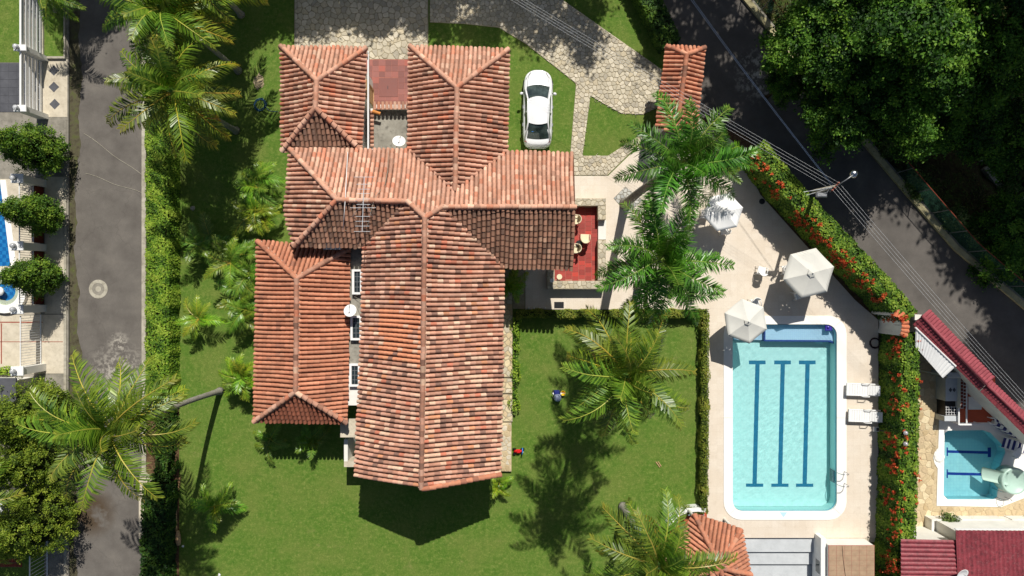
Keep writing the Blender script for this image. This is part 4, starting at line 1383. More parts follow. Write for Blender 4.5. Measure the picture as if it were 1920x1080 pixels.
# ------------------------------------------------------------------ gazebo with a six-sided tile roof
gz = thing('gazebo', 'six-sided gazebo with an orange clay tile roof beside the steps', 'gazebo', tuple(P(1318, 1018, 0)))
gc = [(1301, 964), (1388, 992), (1406, 1076), (1362, 1150), (1278, 1140), (1247, 1050)]
gt, gch, gdk = [], MB(), MB()
ap = (1350, 1064, 3.5)
for k in range(6):
    a, b = gc[k], gc[(k + 1) % 6]
    roof_plane(gdk, [P(a[0], a[1], 2.5), P(b[0], b[1], 2.5), P(*ap)], 'new', gt, gch, warp=.0)
q = obj('roof', gdk, M['under_roof'], gz)
for t_ in gt[:300]: place_tile(t_, gz)
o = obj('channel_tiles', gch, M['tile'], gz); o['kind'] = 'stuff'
for k in range(6): ridge(gz, P(gc[k][0], gc[k][1], 2.5), P(*ap), 'gate')
for k in range(6):
    g = P(gc[k][0], gc[k][1], 2.45); c_ = P(1350, 1064, 2.45)
    f = g.lerp(c_, .12)
    obj('post', MB().tube([(f.x, f.y, -.48), (f.x, f.y, 2.42)], .08, 10), M['white_wall'], gz)
obj('floor', MB().lathe([(2.1, 0), (2.1, .03)], 24, P(1312, 1020, 0.0)), M['red_floor'], gz)
bw = thing('curved_bench', 'curved white bench wall with coloured mosaic behind the gazebo', 'bench', tuple(P(1285, 975)))
arc = [Vector(P(x, y, .7).xy) for x, y in ((1324, 957), (1308, 955.5), (1290, 957), (1274, 963), (1262, 973), (1254, 988))]
aa, ab = offset_line(arc, -.11), offset_line(arc, .11)
obj('wall', MB().prism([tuple(v) for v in aa] + [tuple(v) for v in ab[::-1]], 0, .72), M['white_paint'], bw)
s1, s2 = offset_line(arc, .112), offset_line(arc, .42)
obj('seat', MB().prism([tuple(v) for v in s1] + [tuple(v) for v in s2[::-1]], 0, .42), M['white_paint'], bw)
cols = ['brick_red', 'pool_blue', 'white_paint', 'brick_red', 'grey_paving']
for k in range(5):
    u0, u1 = arc[k], arc[k + 1]
    i1, i2 = offset_line(arc, .14), offset_line(arc, .40)
    obj('mosaic', MB().prism([tuple(i1[k].lerp(i1[k + 1], .08)), tuple(i1[k].lerp(i1[k + 1], .92)), tuple(i2[k].lerp(i2[k + 1], .92)), tuple(i2[k].lerp(i2[k + 1], .08))], .41, .426), M[cols[k]], bw)

# ------------------------------------------------------------------ entrance gate with its little tile roof
gate = thing('entrance_gate', 'garden gate under a narrow clay tile roof at the roadside', 'gate', tuple(P(1272, 180)))
tt_, tc_, td_ = [], MB(), MB()
gw, ge, gsw, gse = (1250, 88, 2.9), (1320, 91, 2.9), (1231, 238, 2.9), (1303, 256, 2.9)
rn, rs = (1287, 103, 3.4), (1268, 246, 3.4)
roof_plane(td_, [P(*gw), P(*rn), P(*rs), P(*gsw)], 'gate', tt_, tc_, warp=.01)
roof_plane(td_, [P(*ge), P(*gse), P(*rs), P(*rn)], 'gate', tt_, tc_, warp=.01)
roof_plane(td_, [P(*gw), P(*ge), P(*rn)], 'gate', tt_, tc_, warp=.0)
obj('roof', td_, M['under_roof'], gate)
for t_ in tt_[:300]: place_tile(t_, gate)
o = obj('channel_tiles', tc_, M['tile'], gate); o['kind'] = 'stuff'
for a, b in ((gw, rn), (ge, rn), (rn, rs)): ridge(gate, P(*a), P(*b), 'gate')
for x, y in ((1270, 108), (1298, 112), (1248, 226), (1288, 238)):
    f = P(x, y, 2.8)
    obj('pillar', MB().box(f.x - .2, f.x + .2, f.y - .2, f.y + .2, 0, 2.85), M['white_wall'], gate)
a, b = P(1284, 112, 2.2), P(1266, 235, 2.2)
m = MB()
for k in range(14):
    q = a.lerp(b, (k + .5) / 14)
    m.box(q.x - .025, q.x + .025, q.y - .1, q.y + .1, .1, 2.1)
obj('leaf', m, M['wood'], gate)

# ------------------------------------------------------------------ plants
G_DARK, G_MID, G_LITE, G_YEL = lin(26, 52, 16), lin(52, 88, 26), lin(96, 132, 40), lin(150, 158, 50)

def quads(pos, nrm, size, wid, rng, droop=0.0):
    """rhombic leaves: arrays of positions and normals"""
    n = len(pos)
    rv = rng.normal(size=(n, 3))
    t = np.cross(nrm, rv); t /= np.linalg.norm(t, axis=1, keepdims=True) + 1e-9
    b = np.cross(nrm, t); b /= np.linalg.norm(b, axis=1, keepdims=True) + 1e-9
    s = size[:, None]; w = wid[:, None]
    out = np.empty((n, 4, 3))
    out[:, 0] = pos - t * s
    out[:, 1] = pos + b * w - nrm * s * .15
    out[:, 2] = pos + t * s - nrm * s * droop
    out[:, 3] = pos - b * w - nrm * s * .15
    return out.reshape(-1, 3)

def tint(rng, n, stops, base=None, spread=.25):
    """random blend along a list of colours; base in 0..1 shifts it"""
    st = np.array(stops)
    u = (rng.random(n) if base is None else np.clip(base + rng.normal(0, spread, n), 0, 1)) * (len(st) - 1)
    i = np.minimum(u.astype(int), len(st) - 2); f = (u - i)[:, None]
    return (st[i] * (1 - f) + st[i + 1] * f) * rng.uniform(.8, 1.2, (n, 1))

def unit(v):
    return v / (np.linalg.norm(v, axis=1, keepdims=True) + 1e-9)

def crown_mesh(name, seed, rx, ry, rz, clumps, per, leaf, stops, cl_r=.7, up=.9, flat=.6, hollow=.35):
    rng = np.random.default_rng(seed)
    d = unit(rng.normal(size=(clumps, 3)))
    d[:, 2] = np.where(d[:, 2] < -.45, -d[:, 2] * .7, d[:, 2])
    rad = rng.uniform(hollow, 1, (clumps, 1)) ** .5
    ang = np.arctan2(d[:, 1], d[:, 0])
    lob = 1 + .22 * np.sin(ang * 3 + seed) + .17 * np.sin(ang * 5 + seed * 2)
    c = d * rad * np.array([rx, ry, rz]) * lob[:, None]
    sh = rng.random(clumps)
    r = rng.uniform(.6, 1.25, clumps) * cl_r
    idx = np.repeat(np.arange(clumps), per)
    n = len(idx)
    off = rng.normal(size=(n, 3)) * np.array([1, 1, flat]) * .55
    pos = c[idx] + off * r[idx][:, None]
    nrm = unit(rng.normal(size=(n, 3)) * .7 + np.array([0, 0, up]) + unit(c[idx] + 1e-6) * .4)
    size = rng.uniform(.7, 1.3, n) * leaf
    vs = quads(pos, nrm, size, size * .5, rng, .2)
    cols = tint(rng, n, stops, sh[idx], .2)
    return np_mesh(name, vs, 4, cols), c

def limb_mesh(c, h, r0, seed, n_l=9, lean=(0, 0)):
    rr = random.Random(seed)
    mb = MB()
    top = Vector((lean[0], lean[1], 0))
    mb.tube([(0, 0, -h), (lean[0] * .3 + .05, lean[1] * .3, -h * .6), (lean[0] * .7, lean[1] * .7 + .06, -h * .28), tuple(top)], [r0 * 1.35, r0, r0 * .85, r0 * .6], 9)
    for k in rr.sample(range(len(c)), min(n_l, len(c))):
        e = Vector(c[k]) * .85
        m_ = top.lerp(e, .5) + Vector((0, 0, -.15 * e.length + .2))
        mb.tube([(lean[0] * .6, lean[1] * .6, -h * .3 * rr.uniform(.3, 1.1)), m_, e], [r0 * .5, r0 * .3, r0 * .1], 6)
    return mb

def make_tree(name, label, cat, crown_kw, h, r0, group=None, mat='leaf'):
    """tree with its base at the origin; crown centre at height h"""
    t = thing(name, label, cat, (0, 0, 0), group)
    me, c = crown_mesh('crown', **crown_kw)
    cr = finish('crown', me, M[mat], t, (0, 0, h), False)
    mb = limb_mesh(c, h, r0, crown_kw['seed'])
    tr = obj('trunk', MB().add([(v[0], v[1], v[2] + h) for v in mb.v], mb.f), M['bark'], t, smooth=True)
    return t

# ---- hedges
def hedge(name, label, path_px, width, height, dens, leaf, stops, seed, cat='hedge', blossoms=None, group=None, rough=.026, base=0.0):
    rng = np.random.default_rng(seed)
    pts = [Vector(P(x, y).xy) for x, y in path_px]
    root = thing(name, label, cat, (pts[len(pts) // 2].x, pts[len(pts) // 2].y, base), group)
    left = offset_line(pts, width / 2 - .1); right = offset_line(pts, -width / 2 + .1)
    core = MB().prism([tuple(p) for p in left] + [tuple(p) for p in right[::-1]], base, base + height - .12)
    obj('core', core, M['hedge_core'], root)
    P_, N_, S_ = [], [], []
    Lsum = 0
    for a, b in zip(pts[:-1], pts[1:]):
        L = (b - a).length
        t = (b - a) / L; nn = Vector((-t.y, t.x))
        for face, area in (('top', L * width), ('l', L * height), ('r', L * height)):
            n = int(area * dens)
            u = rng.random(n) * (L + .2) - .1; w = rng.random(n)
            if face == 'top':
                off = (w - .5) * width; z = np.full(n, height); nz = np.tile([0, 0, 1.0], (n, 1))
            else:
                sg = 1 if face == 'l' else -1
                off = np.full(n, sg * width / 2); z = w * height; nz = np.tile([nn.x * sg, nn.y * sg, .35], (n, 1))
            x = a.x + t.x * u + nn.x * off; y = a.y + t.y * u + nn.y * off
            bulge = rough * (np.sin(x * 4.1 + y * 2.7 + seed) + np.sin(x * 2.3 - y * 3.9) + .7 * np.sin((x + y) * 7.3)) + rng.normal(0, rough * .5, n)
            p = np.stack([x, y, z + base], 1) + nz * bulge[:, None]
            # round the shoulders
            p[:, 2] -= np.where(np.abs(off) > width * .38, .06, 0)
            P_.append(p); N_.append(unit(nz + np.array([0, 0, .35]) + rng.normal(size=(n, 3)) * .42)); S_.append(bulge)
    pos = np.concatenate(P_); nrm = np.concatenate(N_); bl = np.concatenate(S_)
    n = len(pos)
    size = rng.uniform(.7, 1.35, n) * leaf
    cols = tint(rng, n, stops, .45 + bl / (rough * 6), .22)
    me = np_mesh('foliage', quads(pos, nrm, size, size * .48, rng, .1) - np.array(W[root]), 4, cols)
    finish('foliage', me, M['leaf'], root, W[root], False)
    if blossoms:
        count, sides, reds, zlo = blossoms
        vs_, cs_ = [], []
        for k in range(count):
            i = rng.integers(0, len(pts) - 1)
            a, b = pts[i], pts[i + 1]
            L = (b - a).length
            if rng.random() > L / max((q - p_).length for p_, q in zip(pts[:-1], pts[1:])): continue
            t = (b - a) / L; nn = Vector((-t.y, t.x))
            u = rng.random() * L
            if .45 + .55 * math.sin(u * 2.6 + i * 3) * math.sin(u * .9 + 1) < rng.random() * .9: continue
            sd = sides[rng.integers(0, len(sides))]
            if rng.random() < .8:
                p = a + t * u + nn * (sd * (width / 2 + .05)); z = height * (zlo + (1 - zlo) * rng.random() ** .6)
                nb = np.array([nn.x * sd, nn.y * sd, .7])
            else:
                p = a + t * u + nn * (sd * width * rng.uniform(.2, .5)); z = height + .06
                nb = np.array([nn.x * sd * .3, nn.y * sd * .3, 1.0])
            m = 16
            cpos = np.array([p.x, p.y, z + base]) + rng.normal(size=(m, 3)) * .045 + nb * .05
            cn = unit(nb + rng.normal(size=(m, 3)) * .6)
            sz = rng.uniform(.7, 1.2, m) * .042
            vs_.append(quads(cpos, cn, sz, sz * .8, rng)); cs_.append(tint(rng, m, reds))
        me = np_mesh('blossoms', np.concatenate(vs_) - np.array(W[root]), 4, np.concatenate(cs_))
        o = finish('blossoms', me, M['petal'], root, W[root], False); o['kind'] = 'stuff'
    return root

HG = [lin(52, 84, 22), lin(96, 134, 36), lin(136, 166, 50), lin(168, 186, 70)]
HY = [lin(56, 72, 22), lin(92, 112, 34), lin(124, 136, 46), lin(152, 150, 64)]
hedge('hedge', 'long clipped bright green hedge between the left street and the lawn', [(316, 225), (317, 480), (316, 742)], 1.3, 1.4, 430, .065, HG, 1, group='hedges along the left street')
hedge('hedge', 'short dark clipped hedge by the street in the bottom left corner', [(312, 900), (308, 1000), (306, 1180)], 1.45, 1.3, 230, .085, [G_DARK, lin(40, 74, 20), lin(84, 112, 34)], 2, group='hedges along the left street')
hedge('hedge', 'thin gappy hedge half hidden under the leaning coconut palm', [(320, 748), (318, 830), (314, 896)], .9, .9, 170, .085, [G_DARK, G_MID, lin(80, 104, 34)], 3, group='hedges along the left street', rough=.12)
hedge('hedge', 'overgrown hedge beneath the yellowing palms at the top left', [(312, -150), (314, 40), (316, 222)], 1.2, 1.5, 220, .09, [G_DARK, G_MID, lin(92, 116, 36)], 4, group='hedges along the left street', rough=.12)
hedge('hedge', 'low box hedge between the square lawn and the shaded walk', [(972, 588), (1150, 588), (1309, 588)], .42, .8, 420, .05, HY, 5, group='box hedges round the square lawn', rough=.035)
hedge('hedge', 'low box hedge between the square lawn and the big pool', [(1316, 582), (1316, 760), (1314, 952)], .42, .8, 420, .05, HY, 6, group='box hedges round the square lawn', rough=.035)
hedge('hedge', 'ragged green border along the stone walk of the house', [(967, 598), (966, 680), (965, 765)], .3, .5, 300, .06, HG, 7, rough=.08, group='box hedges round the square lawn')
hedge('hedge', 'curved low hedge behind the white bench of the gazebo', [(1308, 950), (1282, 953), (1262, 966), (1250, 985)], .42, .7, 420, .05, HY, 8, rough=.05)
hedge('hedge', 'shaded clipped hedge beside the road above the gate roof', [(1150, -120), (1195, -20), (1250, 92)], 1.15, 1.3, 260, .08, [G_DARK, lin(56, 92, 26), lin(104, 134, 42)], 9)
HF = [lin(42, 70, 20), lin(80, 116, 32), lin(120, 150, 46), lin(152, 172, 62)]
REDS = [lin(140, 44, 24), lin(200, 66, 38), lin(224, 96, 56), lin(236, 134, 82)]
hedge('flowering_hedge', 'tall hedge with red blossoms running diagonally between road and pool', [(1393, 292), (1450, 363), (1540, 458), (1622, 545), (1660, 590)], 1.08, 2.5, 260, .08, HF, 10, blossoms=(520, (-1,), REDS, .3), group='red flowering hedges of the pool')
hedge('flowering_hedge', 'tall hedge with red blossoms standing straight between the two pools', [(1664, 622), (1663, 760), (1660, 900), (1652, 1130)], 1.0, 2.4, 260, .08, HF, 12, blossoms=(560, (-1, -1, -1, -1, 1), REDS, .3), group='red flowering hedges of the pool')

# ---- palms
def frond_mesh(name, L, a0, a1, seed, pairs=64, leaf=.62, curl=.5, fwd=.75, plume=0.0, lift=.25, stops=None, rach=.03, rcol=None, wid=.03):
    """pinnate frond from the origin along +X; a0 start elevation, a1 end elevation (deg)"""
    rng = np.random.default_rng(seed)
    N = 16
    ang = np.radians(a0 + (a1 - a0) * (np.linspace(0, 1, N) ** 1.25))
    seg = L / (N - 1)
    bend = rng.uniform(-.45, .45)
    side = np.cumsum(rng.normal(0, .02, N)) + bend * np.linspace(0, 1, N) ** 1.6
    pts = np.zeros((N, 3))
    for i in range(1, N):
        pts[i] = pts[i - 1] + seg * np.array([math.cos(ang[i]), side[i], math.sin(ang[i])])
    V, Cc = [], []
    rc = np.array(rcol if rcol is not None else lin(150, 150, 60))
    # rachis: a three-sided tapering rib
    for i in range(N - 1):
        r0 = rach * (1 - .9 * i / N); r1 = rach * (1 - .9 * (i + 1) / N)
        a, b = pts[i], pts[i + 1]
        tri0 = [a + np.array([0, r0, 0]), a + np.array([0, 0, r0]), a + np.array([0, -r0, 0])]
        tri1 = [b + np.array([0, r1, 0]), b + np.array([0, 0, r1]), b + np.array([0, -r1, 0])]
        for k in range(3):
            V.append([tri0[k], tri0[(k + 1) % 3], tri1[(k + 1) % 3], tri1[k]]); Cc.append(rc)
    s = np.linspace(.14, .995, pairs)
    st = np.array(stops)
    for sg in (-1, 1):
        for k, u in enumerate(s + rng.normal(0, .007, pairs)):
            if rng.random() < .06: continue
            f = min(max(u, 0), 1) * (N - 1); i = min(int(f), N - 2); w = f - i
            p = pts[i] * (1 - w) + pts[i + 1] * w
            t = pts[i + 1] - pts[i]; t /= np.linalg.norm(t)
            l = leaf * (.35 + .65 * math.sin(math.pi * min(1, (u * .92 + .1)) ** .85)) * rng.uniform(.85, 1.12)
            sv = np.cross(t, [0, 0, 1]) * -1.0
            sv = sv / (np.linalg.norm(sv) + 1e-9) * -sg
            upv = np.cross(sv * -sg, t); upv = upv if upv[2] > 0 else -upv
            fw = fwd * (.7 + .7 * u)
            d = t * fw + sv + upv * (lift + plume * rng.normal()) + rng.normal(0, .1, 3)
            d /= np.linalg.norm(d)
            d2 = d + np.array([0, 0, -curl * (1 + .5 * rng.random())]); d2 /= np.linalg.norm(d2)
            q1 = p + d * l * .5; q2 = q1 + d2 * l * .5
            wd = t * wid * rng.uniform(.8, 1.2)
            c = st[0] + (st[1] - st[0]) * rng.random()
            if len(st) > 2 and u > .8: c = c + (st[2] - c) * (u - .8) * 2.2 * rng.random()
            V.append([p - wd * .6, p + wd * .6, q1 + wd, q1 - wd]); Cc.append(c)
            V.append([q1 - wd, q1 + wd, q2 + wd * .15, q2 - wd * .15]); Cc.append(c * 1.06)
    return np_mesh(name, np.array(V).reshape(-1, 3), 4, np.array(Cc))

COCO = [lin(56, 92, 26), lin(126, 152, 50), lin(190, 176, 70)]
COCO_SET = []
for k, (a0, a1, L) in enumerate(((80, 50, 2.4), (66, 10, 3.2), (58, -12, 3.6), (48, -34, 3.9), (38, -44, 4.1), (26, -55, 4.0), (14, -62, 3.9), (2, -70, 3.8), (-14, -78, 3.4))):
    COCO_SET.append(frond_mesh('coconut_frond', L, a0, a1, 100 + k, pairs=58, leaf=1.0, curl=.75, lift=.02, stops=COCO, rach=.05, rcol=lin(186, 180, 80), wid=.035))
ROYAL = [lin(44, 88, 26), lin(100, 150, 48), lin(140, 172, 70)]
ROYAL_SET = []
for k, (a0, a1, L) in enumerate(((80, 55, 2.4), (58, 0, 3.2), (40, -30, 3.4), (22, -52, 3.4), (4, -66, 3.3), (-18, -80, 3.0))):
    ROYAL_SET.append(frond_mesh('royal_frond', L, a0, a1, 200 + k, pairs=84, leaf=.72, curl=.4, fwd=.6, plume=.55, stops=ROYAL, rach=.045, rcol=lin(150, 170, 84), wid=.028))
ARECA = [lin(80, 118, 34), lin(136, 164, 56), lin(176, 174, 70)]
ARECA_SET = []
for k, (a0, a1, L) in enumerate(((70, 10, 1.5), (55, -25, 1.8), (40, -45, 1.9), (20, -55, 1.7))):
    ARECA_SET.append(frond_mesh('areca_frond', L, a0, a1, 300 + k, pairs=34, leaf=.55, curl=.35, fwd=.9, stops=ARECA, rach=.025, rcol=lin(176, 166, 70), wid=.032))

def add_frond(parent, me, az, origin, tiltx=0.0, col=(1, 1, 1), scale=1.0, pitch=0.0):
    o = bpy.data.objects.new('frond', me)
    if not me.materials: me.materials.append(M['frond'])
    C.objects.link(o)
    o.parent = parent
    o.location = origin
    o.rotation_euler = Euler((tiltx, pitch, az), 'XYZ')
    o.scale = (scale,) * 3
    o.color = (*col, 1)
    return o

def palm(name, label, base_px, crown_px, h, kind, n, seed, group=None, yellow=0.0, scale=1.0, az0=0.0, dead=0, r=.16, base_z=0.0):
    rr = random.Random(seed)
    b = P(*base_px); b.z = base_z
    top = P(crown_px[0], crown_px[1], h)
    t = thing(name, label, 'palm', tuple(b), group)
    d = top - b
    mid1 = b + d * .33 + Vector((rr.uniform(-.05, .05), rr.uniform(-.05, .05), 0)); mid2 = b + d * .68 + Vector((rr.uniform(-.05, .05), rr.uniform(-.05, .05), 0))
    ctrl = [b, mid1, mid2, top]
    path, rad = [], []
    for k in range(29):
        u = k / 28 * 3; i = min(int(u), 2); f = u - i
        p0, p1, p2, p3 = ctrl[max(i - 1, 0)], ctrl[i], ctrl[i + 1], ctrl[min(i + 2, 3)]
        q = .5 * ((2 * p1) + (-p0 + p2) * f + (2 * p0 - 5 * p1 + 4 * p2 - p3) * f * f + (-p0 + 3 * p1 - 3 * p2 + p3) * f ** 3)
        path.append(q)
        s_ = k / 28
        rad.append(r * (1 - .35 * s_) * (1.0 + .55 * math.exp(-s_ * 22)) * (1 + .035 * (k % 2)))
    obj('trunk', MB().tube(path, rad, 10), M['palm_trunk'], t, smooth=True)
    org = top - b
    if kind == 'royal':
        obj('crownshaft', MB().tube([top - Vector((0, 0, 1.2)), top - Vector((0, 0, .6)), top + Vector((0, 0, .1))], [.16, .15, .09], 10), M['crownshaft'], t, smooth=True)
    else:
        obj('heart', MB().tube([top - Vector((0, 0, .35)), top + Vector((0, 0, .05)), top + Vector((0, 0, .5))], [.17, .2, .05], 8), M['crownshaft'], t, smooth=True)
    fs = ROYAL_SET if kind == 'royal' else COCO_SET
    nn = len(fs)
    for k in range(n):
        u = k / max(1, n - 1)
        me = fs[min(nn - 1, int(u * nn))]
        az = az0 + k * 2.39996 + rr.uniform(-.2, .2)
        y = yellow * max(0, u - .25) * rr.uniform(.5, 1.4)
        col = (1 + 1.0 * y, 1 + .45 * y, 1 - .25 * y)
        col = tuple(c_ * rr.uniform(.85, 1.15) for c_ in col)
        add_frond(t, me, az, org + Vector((0, 0, .1 - .25 * u)), rr.uniform(-.35, .35), col, scale * rr.uniform(.9, 1.08), rr.uniform(-.1, .1))
    for k in range(dead):
        add_frond(t, fs[-1], az0 + 1 + k * 2.1, org + Vector((0, 0, -.3)), 0, (2.0, .95, .8), scale * .85, .3)
    if kind == 'coconut':
        for k in range(6):
            a = k * 1.05 + seed
            c_ = top + Vector((math.cos(a) * .26, math.sin(a) * .26, -.32))
            obj('coconut', MB().lathe([(.03, -.13), (.1, -.07), (.12, 0), (.09, .09), (.02, .13)], 8, c_), M['crownshaft'] if k % 2 else M['dry_frond'], t, smooth=True)
    return t

palm('coconut_palm', 'coconut palm whose grey trunk leans out over the left street', (413, 733), (208, 806), 10.4, 'coconut', 25, 1, yellow=.5, scale=.97, az0=.5)
palm('coconut_palm', 'tall coconut palm in the middle of the square lawn', (1108, 656), (1172, 704), 11.8, 'coconut', 24, 2, yellow=.5, scale=.84, az0=1.2, dead=1)
palm('coconut_palm', 'coconut palm in front of the gazebo at the bottom edge', (1168, 950), (1232, 1058), 8.6, 'coconut', 24, 3, yellow=.3, scale=.92, az0=.2, dead=1, r=.2)
palm('coconut_palm', 'yellowing coconut palm at the upper end of the clipped hedge', (443, 245), (326, 172), 7.4, 'coconut', 25, 4, yellow=1.0, scale=.9, az0=2.2, dead=2)
palm('coconut_palm', 'yellowing coconut palm cut by the top edge over the left street', (447, 133), (306, 18), 8.0, 'coconut', 25, 5, yellow=.9, scale=.9, az0=.9, dead=2)
palm('coconut_palm', 'coconut palm at the top edge showing only yellow lower fronds', (452, 28), (352, -78), 7.6, 'coconut', 24, 6, yellow=1.1, scale=1.0, az0=1.5, dead=1)
palm('coconut_palm', 'coconut palm by the left edge of which the bare trunk shows', (47, 864), (-110, 930), 6.5, 'coconut', 18, 7, yellow=.4, scale=.9, base_z=.08)
palm('royal_palm', 'royal palm with its crown beside the little gate roof', (1172, 382), (1278, 306), 12.8, 'royal', 18, 8, scale=.9, az0=.6, r=.24, base_z=.05)
palm('royal_palm', 'royal palm standing between the red terrace and the parasols', (1150, 501), (1236, 486), 12.4, 'royal', 18, 9, scale=.9, az0=2.0, r=.24, base_z=.05)
palm('royal_palm', 'shorter royal palm with hanging fronds beside the box hedge', (1196, 535), (1250, 528), 7.6, 'royal', 12, 10, scale=.85, az0=1.1, r=.2, base_z=.05)
palm('golden_palm', 'short yellowish palm beside the start of the flowering hedge', (1312, 322), (1348, 297), 4.6, 'royal', 12, 12, yellow=1.3, scale=.66, az0=.4, r=.12, base_z=.05)
palm('palm', 'dark palm in the planter behind the white slatted fence', (106, 22), (92, -14), 3.4, 'coconut', 12, 13, scale=.55, r=.1, base_z=.08)

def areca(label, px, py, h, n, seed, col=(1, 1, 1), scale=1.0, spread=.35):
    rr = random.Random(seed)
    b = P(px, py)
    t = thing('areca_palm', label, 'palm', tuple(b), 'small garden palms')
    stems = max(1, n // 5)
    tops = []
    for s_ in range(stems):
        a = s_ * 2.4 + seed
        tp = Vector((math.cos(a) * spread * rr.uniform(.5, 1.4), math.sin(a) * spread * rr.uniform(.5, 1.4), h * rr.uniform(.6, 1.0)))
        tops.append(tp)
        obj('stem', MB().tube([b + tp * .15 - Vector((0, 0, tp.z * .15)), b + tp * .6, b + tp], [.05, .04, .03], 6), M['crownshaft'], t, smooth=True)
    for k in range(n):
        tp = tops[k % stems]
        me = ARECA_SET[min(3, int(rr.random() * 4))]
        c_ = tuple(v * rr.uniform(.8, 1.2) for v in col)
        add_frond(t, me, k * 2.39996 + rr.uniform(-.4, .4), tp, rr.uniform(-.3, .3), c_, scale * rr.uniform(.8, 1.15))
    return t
areca('bushy garden palm nearest the north-west wing, left of the house', 502, 352, 1.6, 20, 21, scale=.82)
areca('light green garden palm beside the cross wing west wall', 498, 408, 1.5, 18, 22, (1.2, 1.1, .8), .82)
areca('broad garden palm with a few orange fronds left of the orange roof corner', 462, 482, 1.7, 18, 23, (.95, .95, .85), .85)
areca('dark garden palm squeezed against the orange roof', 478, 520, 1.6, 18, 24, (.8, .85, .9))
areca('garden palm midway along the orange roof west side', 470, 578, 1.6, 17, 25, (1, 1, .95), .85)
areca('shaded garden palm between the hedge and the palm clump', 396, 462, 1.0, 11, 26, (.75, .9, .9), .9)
areca('young light palm standing alone on the lawn left of the orange roof', 390, 600, 1.1, 8, 27, (1.3, 1.2, .8), .85, .1)
areca('round garden palm by the lower corner of the orange roof', 470, 703, 1.2, 20, 28, (1.2, 1.1, .8), .85)
areca('small palm in the lawn below the leaning trunk', 418, 938, 1.0, 9, 29, (1.1, 1.1, .8), .95, .1)
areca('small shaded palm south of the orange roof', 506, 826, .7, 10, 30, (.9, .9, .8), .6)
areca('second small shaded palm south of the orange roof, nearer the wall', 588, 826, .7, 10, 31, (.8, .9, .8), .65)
areca('leafy palm in the corner below the mossy east slope', 958, 540, 1.3, 14, 32, (1.2, 1.25, .8), .7, .2)
areca('little yellow-green palm at the south-east foot of the main wing', 936, 905, .6, 10, 33, (1.3, 1.2, .7), .5, .15)
areca('garden palm in the left neighbour yard at the bottom left corner', 12, 1010, 1.4, 14, 34, (1.3, 1.0, .6), .8)

# ---- clipped conifers of the left neighbour
CON = [lin(36, 62, 18), lin(70, 106, 28), lin(108, 140, 42), lin(142, 164, 58)]
def conifer(label, px, py, h, r, seed, group, z0=.08, stops=CON, clumps=260, per=46):
    t = thing('conifer', label, 'conifer', tuple(P(px, py)) [:2] + (z0,), group)
    rng = np.random.default_rng(seed)
    u = rng.random(clumps)
    ht = u * h
    prof = np.where(u < .28, .55 + .45 * u / .28, 1 - .86 * ((u - .28) / .72) ** 1.35) * r * (1 + .16 * np.sin(rng.random(clumps) * 6.28))
    a = rng.random(clumps) * 2 * np.pi
    rad = prof * rng.uniform(.72, 1.05, clumps)
    c = np.stack([np.cos(a) * rad, np.sin(a) * rad, ht + .25], 1)
    idx = np.repeat(np.arange(clumps), per); n = len(idx)
    outw = unit(np.stack([np.cos(a), np.sin(a), np.full(clumps, .9)], 1))
    pos = c[idx] + rng.normal(size=(n, 3)) * np.array([.11, .11, .07]) + outw[idx] * np.abs(rng.normal(0, .07, (n, 1)))
    nrm = unit(outw[idx] + rng.normal(size=(n, 3)) * .6)
    size = rng.uniform(.6, 1.3, n) * .065
    cols = tint(rng, n, stops, rng.random(clumps)[idx] * .7 + .1, .18)
    me = np_mesh('foliage', quads(pos, nrm, size, size * .45, rng, .1), 4, cols)
    finish('foliage', me, M['leaf'], t, W[t], False)
    b = W[t]
    core = MB().lathe([(r * .15, .25), (r * .66, h * .25), (r * .6, h * .5), (r * .3, h * .8), (.03, h)], 10, b)
    obj('core', core, M['hedge_core'], t, smooth=True)
    obj('trunk', MB().tube([b, b + Vector((0, 0, h * .4))], [.1, .07], 7), M['bark'], t)
    return t
conifer('largest and roundest clipped conifer on the left, below the diamond paving', 104, 290, 3.9, 1.4, 41, 'clipped conifers along the left wall')
conifer('clipped conifer on the left standing just right of the mosaic pool', 107, 407, 3.9, 1.0, 42, 'clipped conifers along the left wall')
conifer('clipped conifer on the left just above the round spa', 107, 520, 3.8, .95, 43, 'clipped conifers along the left wall')
LCON = [lin(56, 76, 22), lin(100, 124, 34), lin(136, 154, 48), lin(164, 174, 66)]
conifer('shaggy conifer by the left street just below the driveway gate', 106, 765, 4.6, 1.9, 44, 'shaggy conifers by the left street', stops=LCON, clumps=330)
conifer('shaggy conifer by the left street next to the bare palm trunk', 104, 845, 4.6, 1.9, 45, 'shaggy conifers by the left street', stops=LCON, clumps=330)
conifer('shaggy conifer by the left street, last before the bottom corner', 108, 955, 4.8, 2.1, 46, 'shaggy conifers by the left street', stops=LCON, clumps=380)

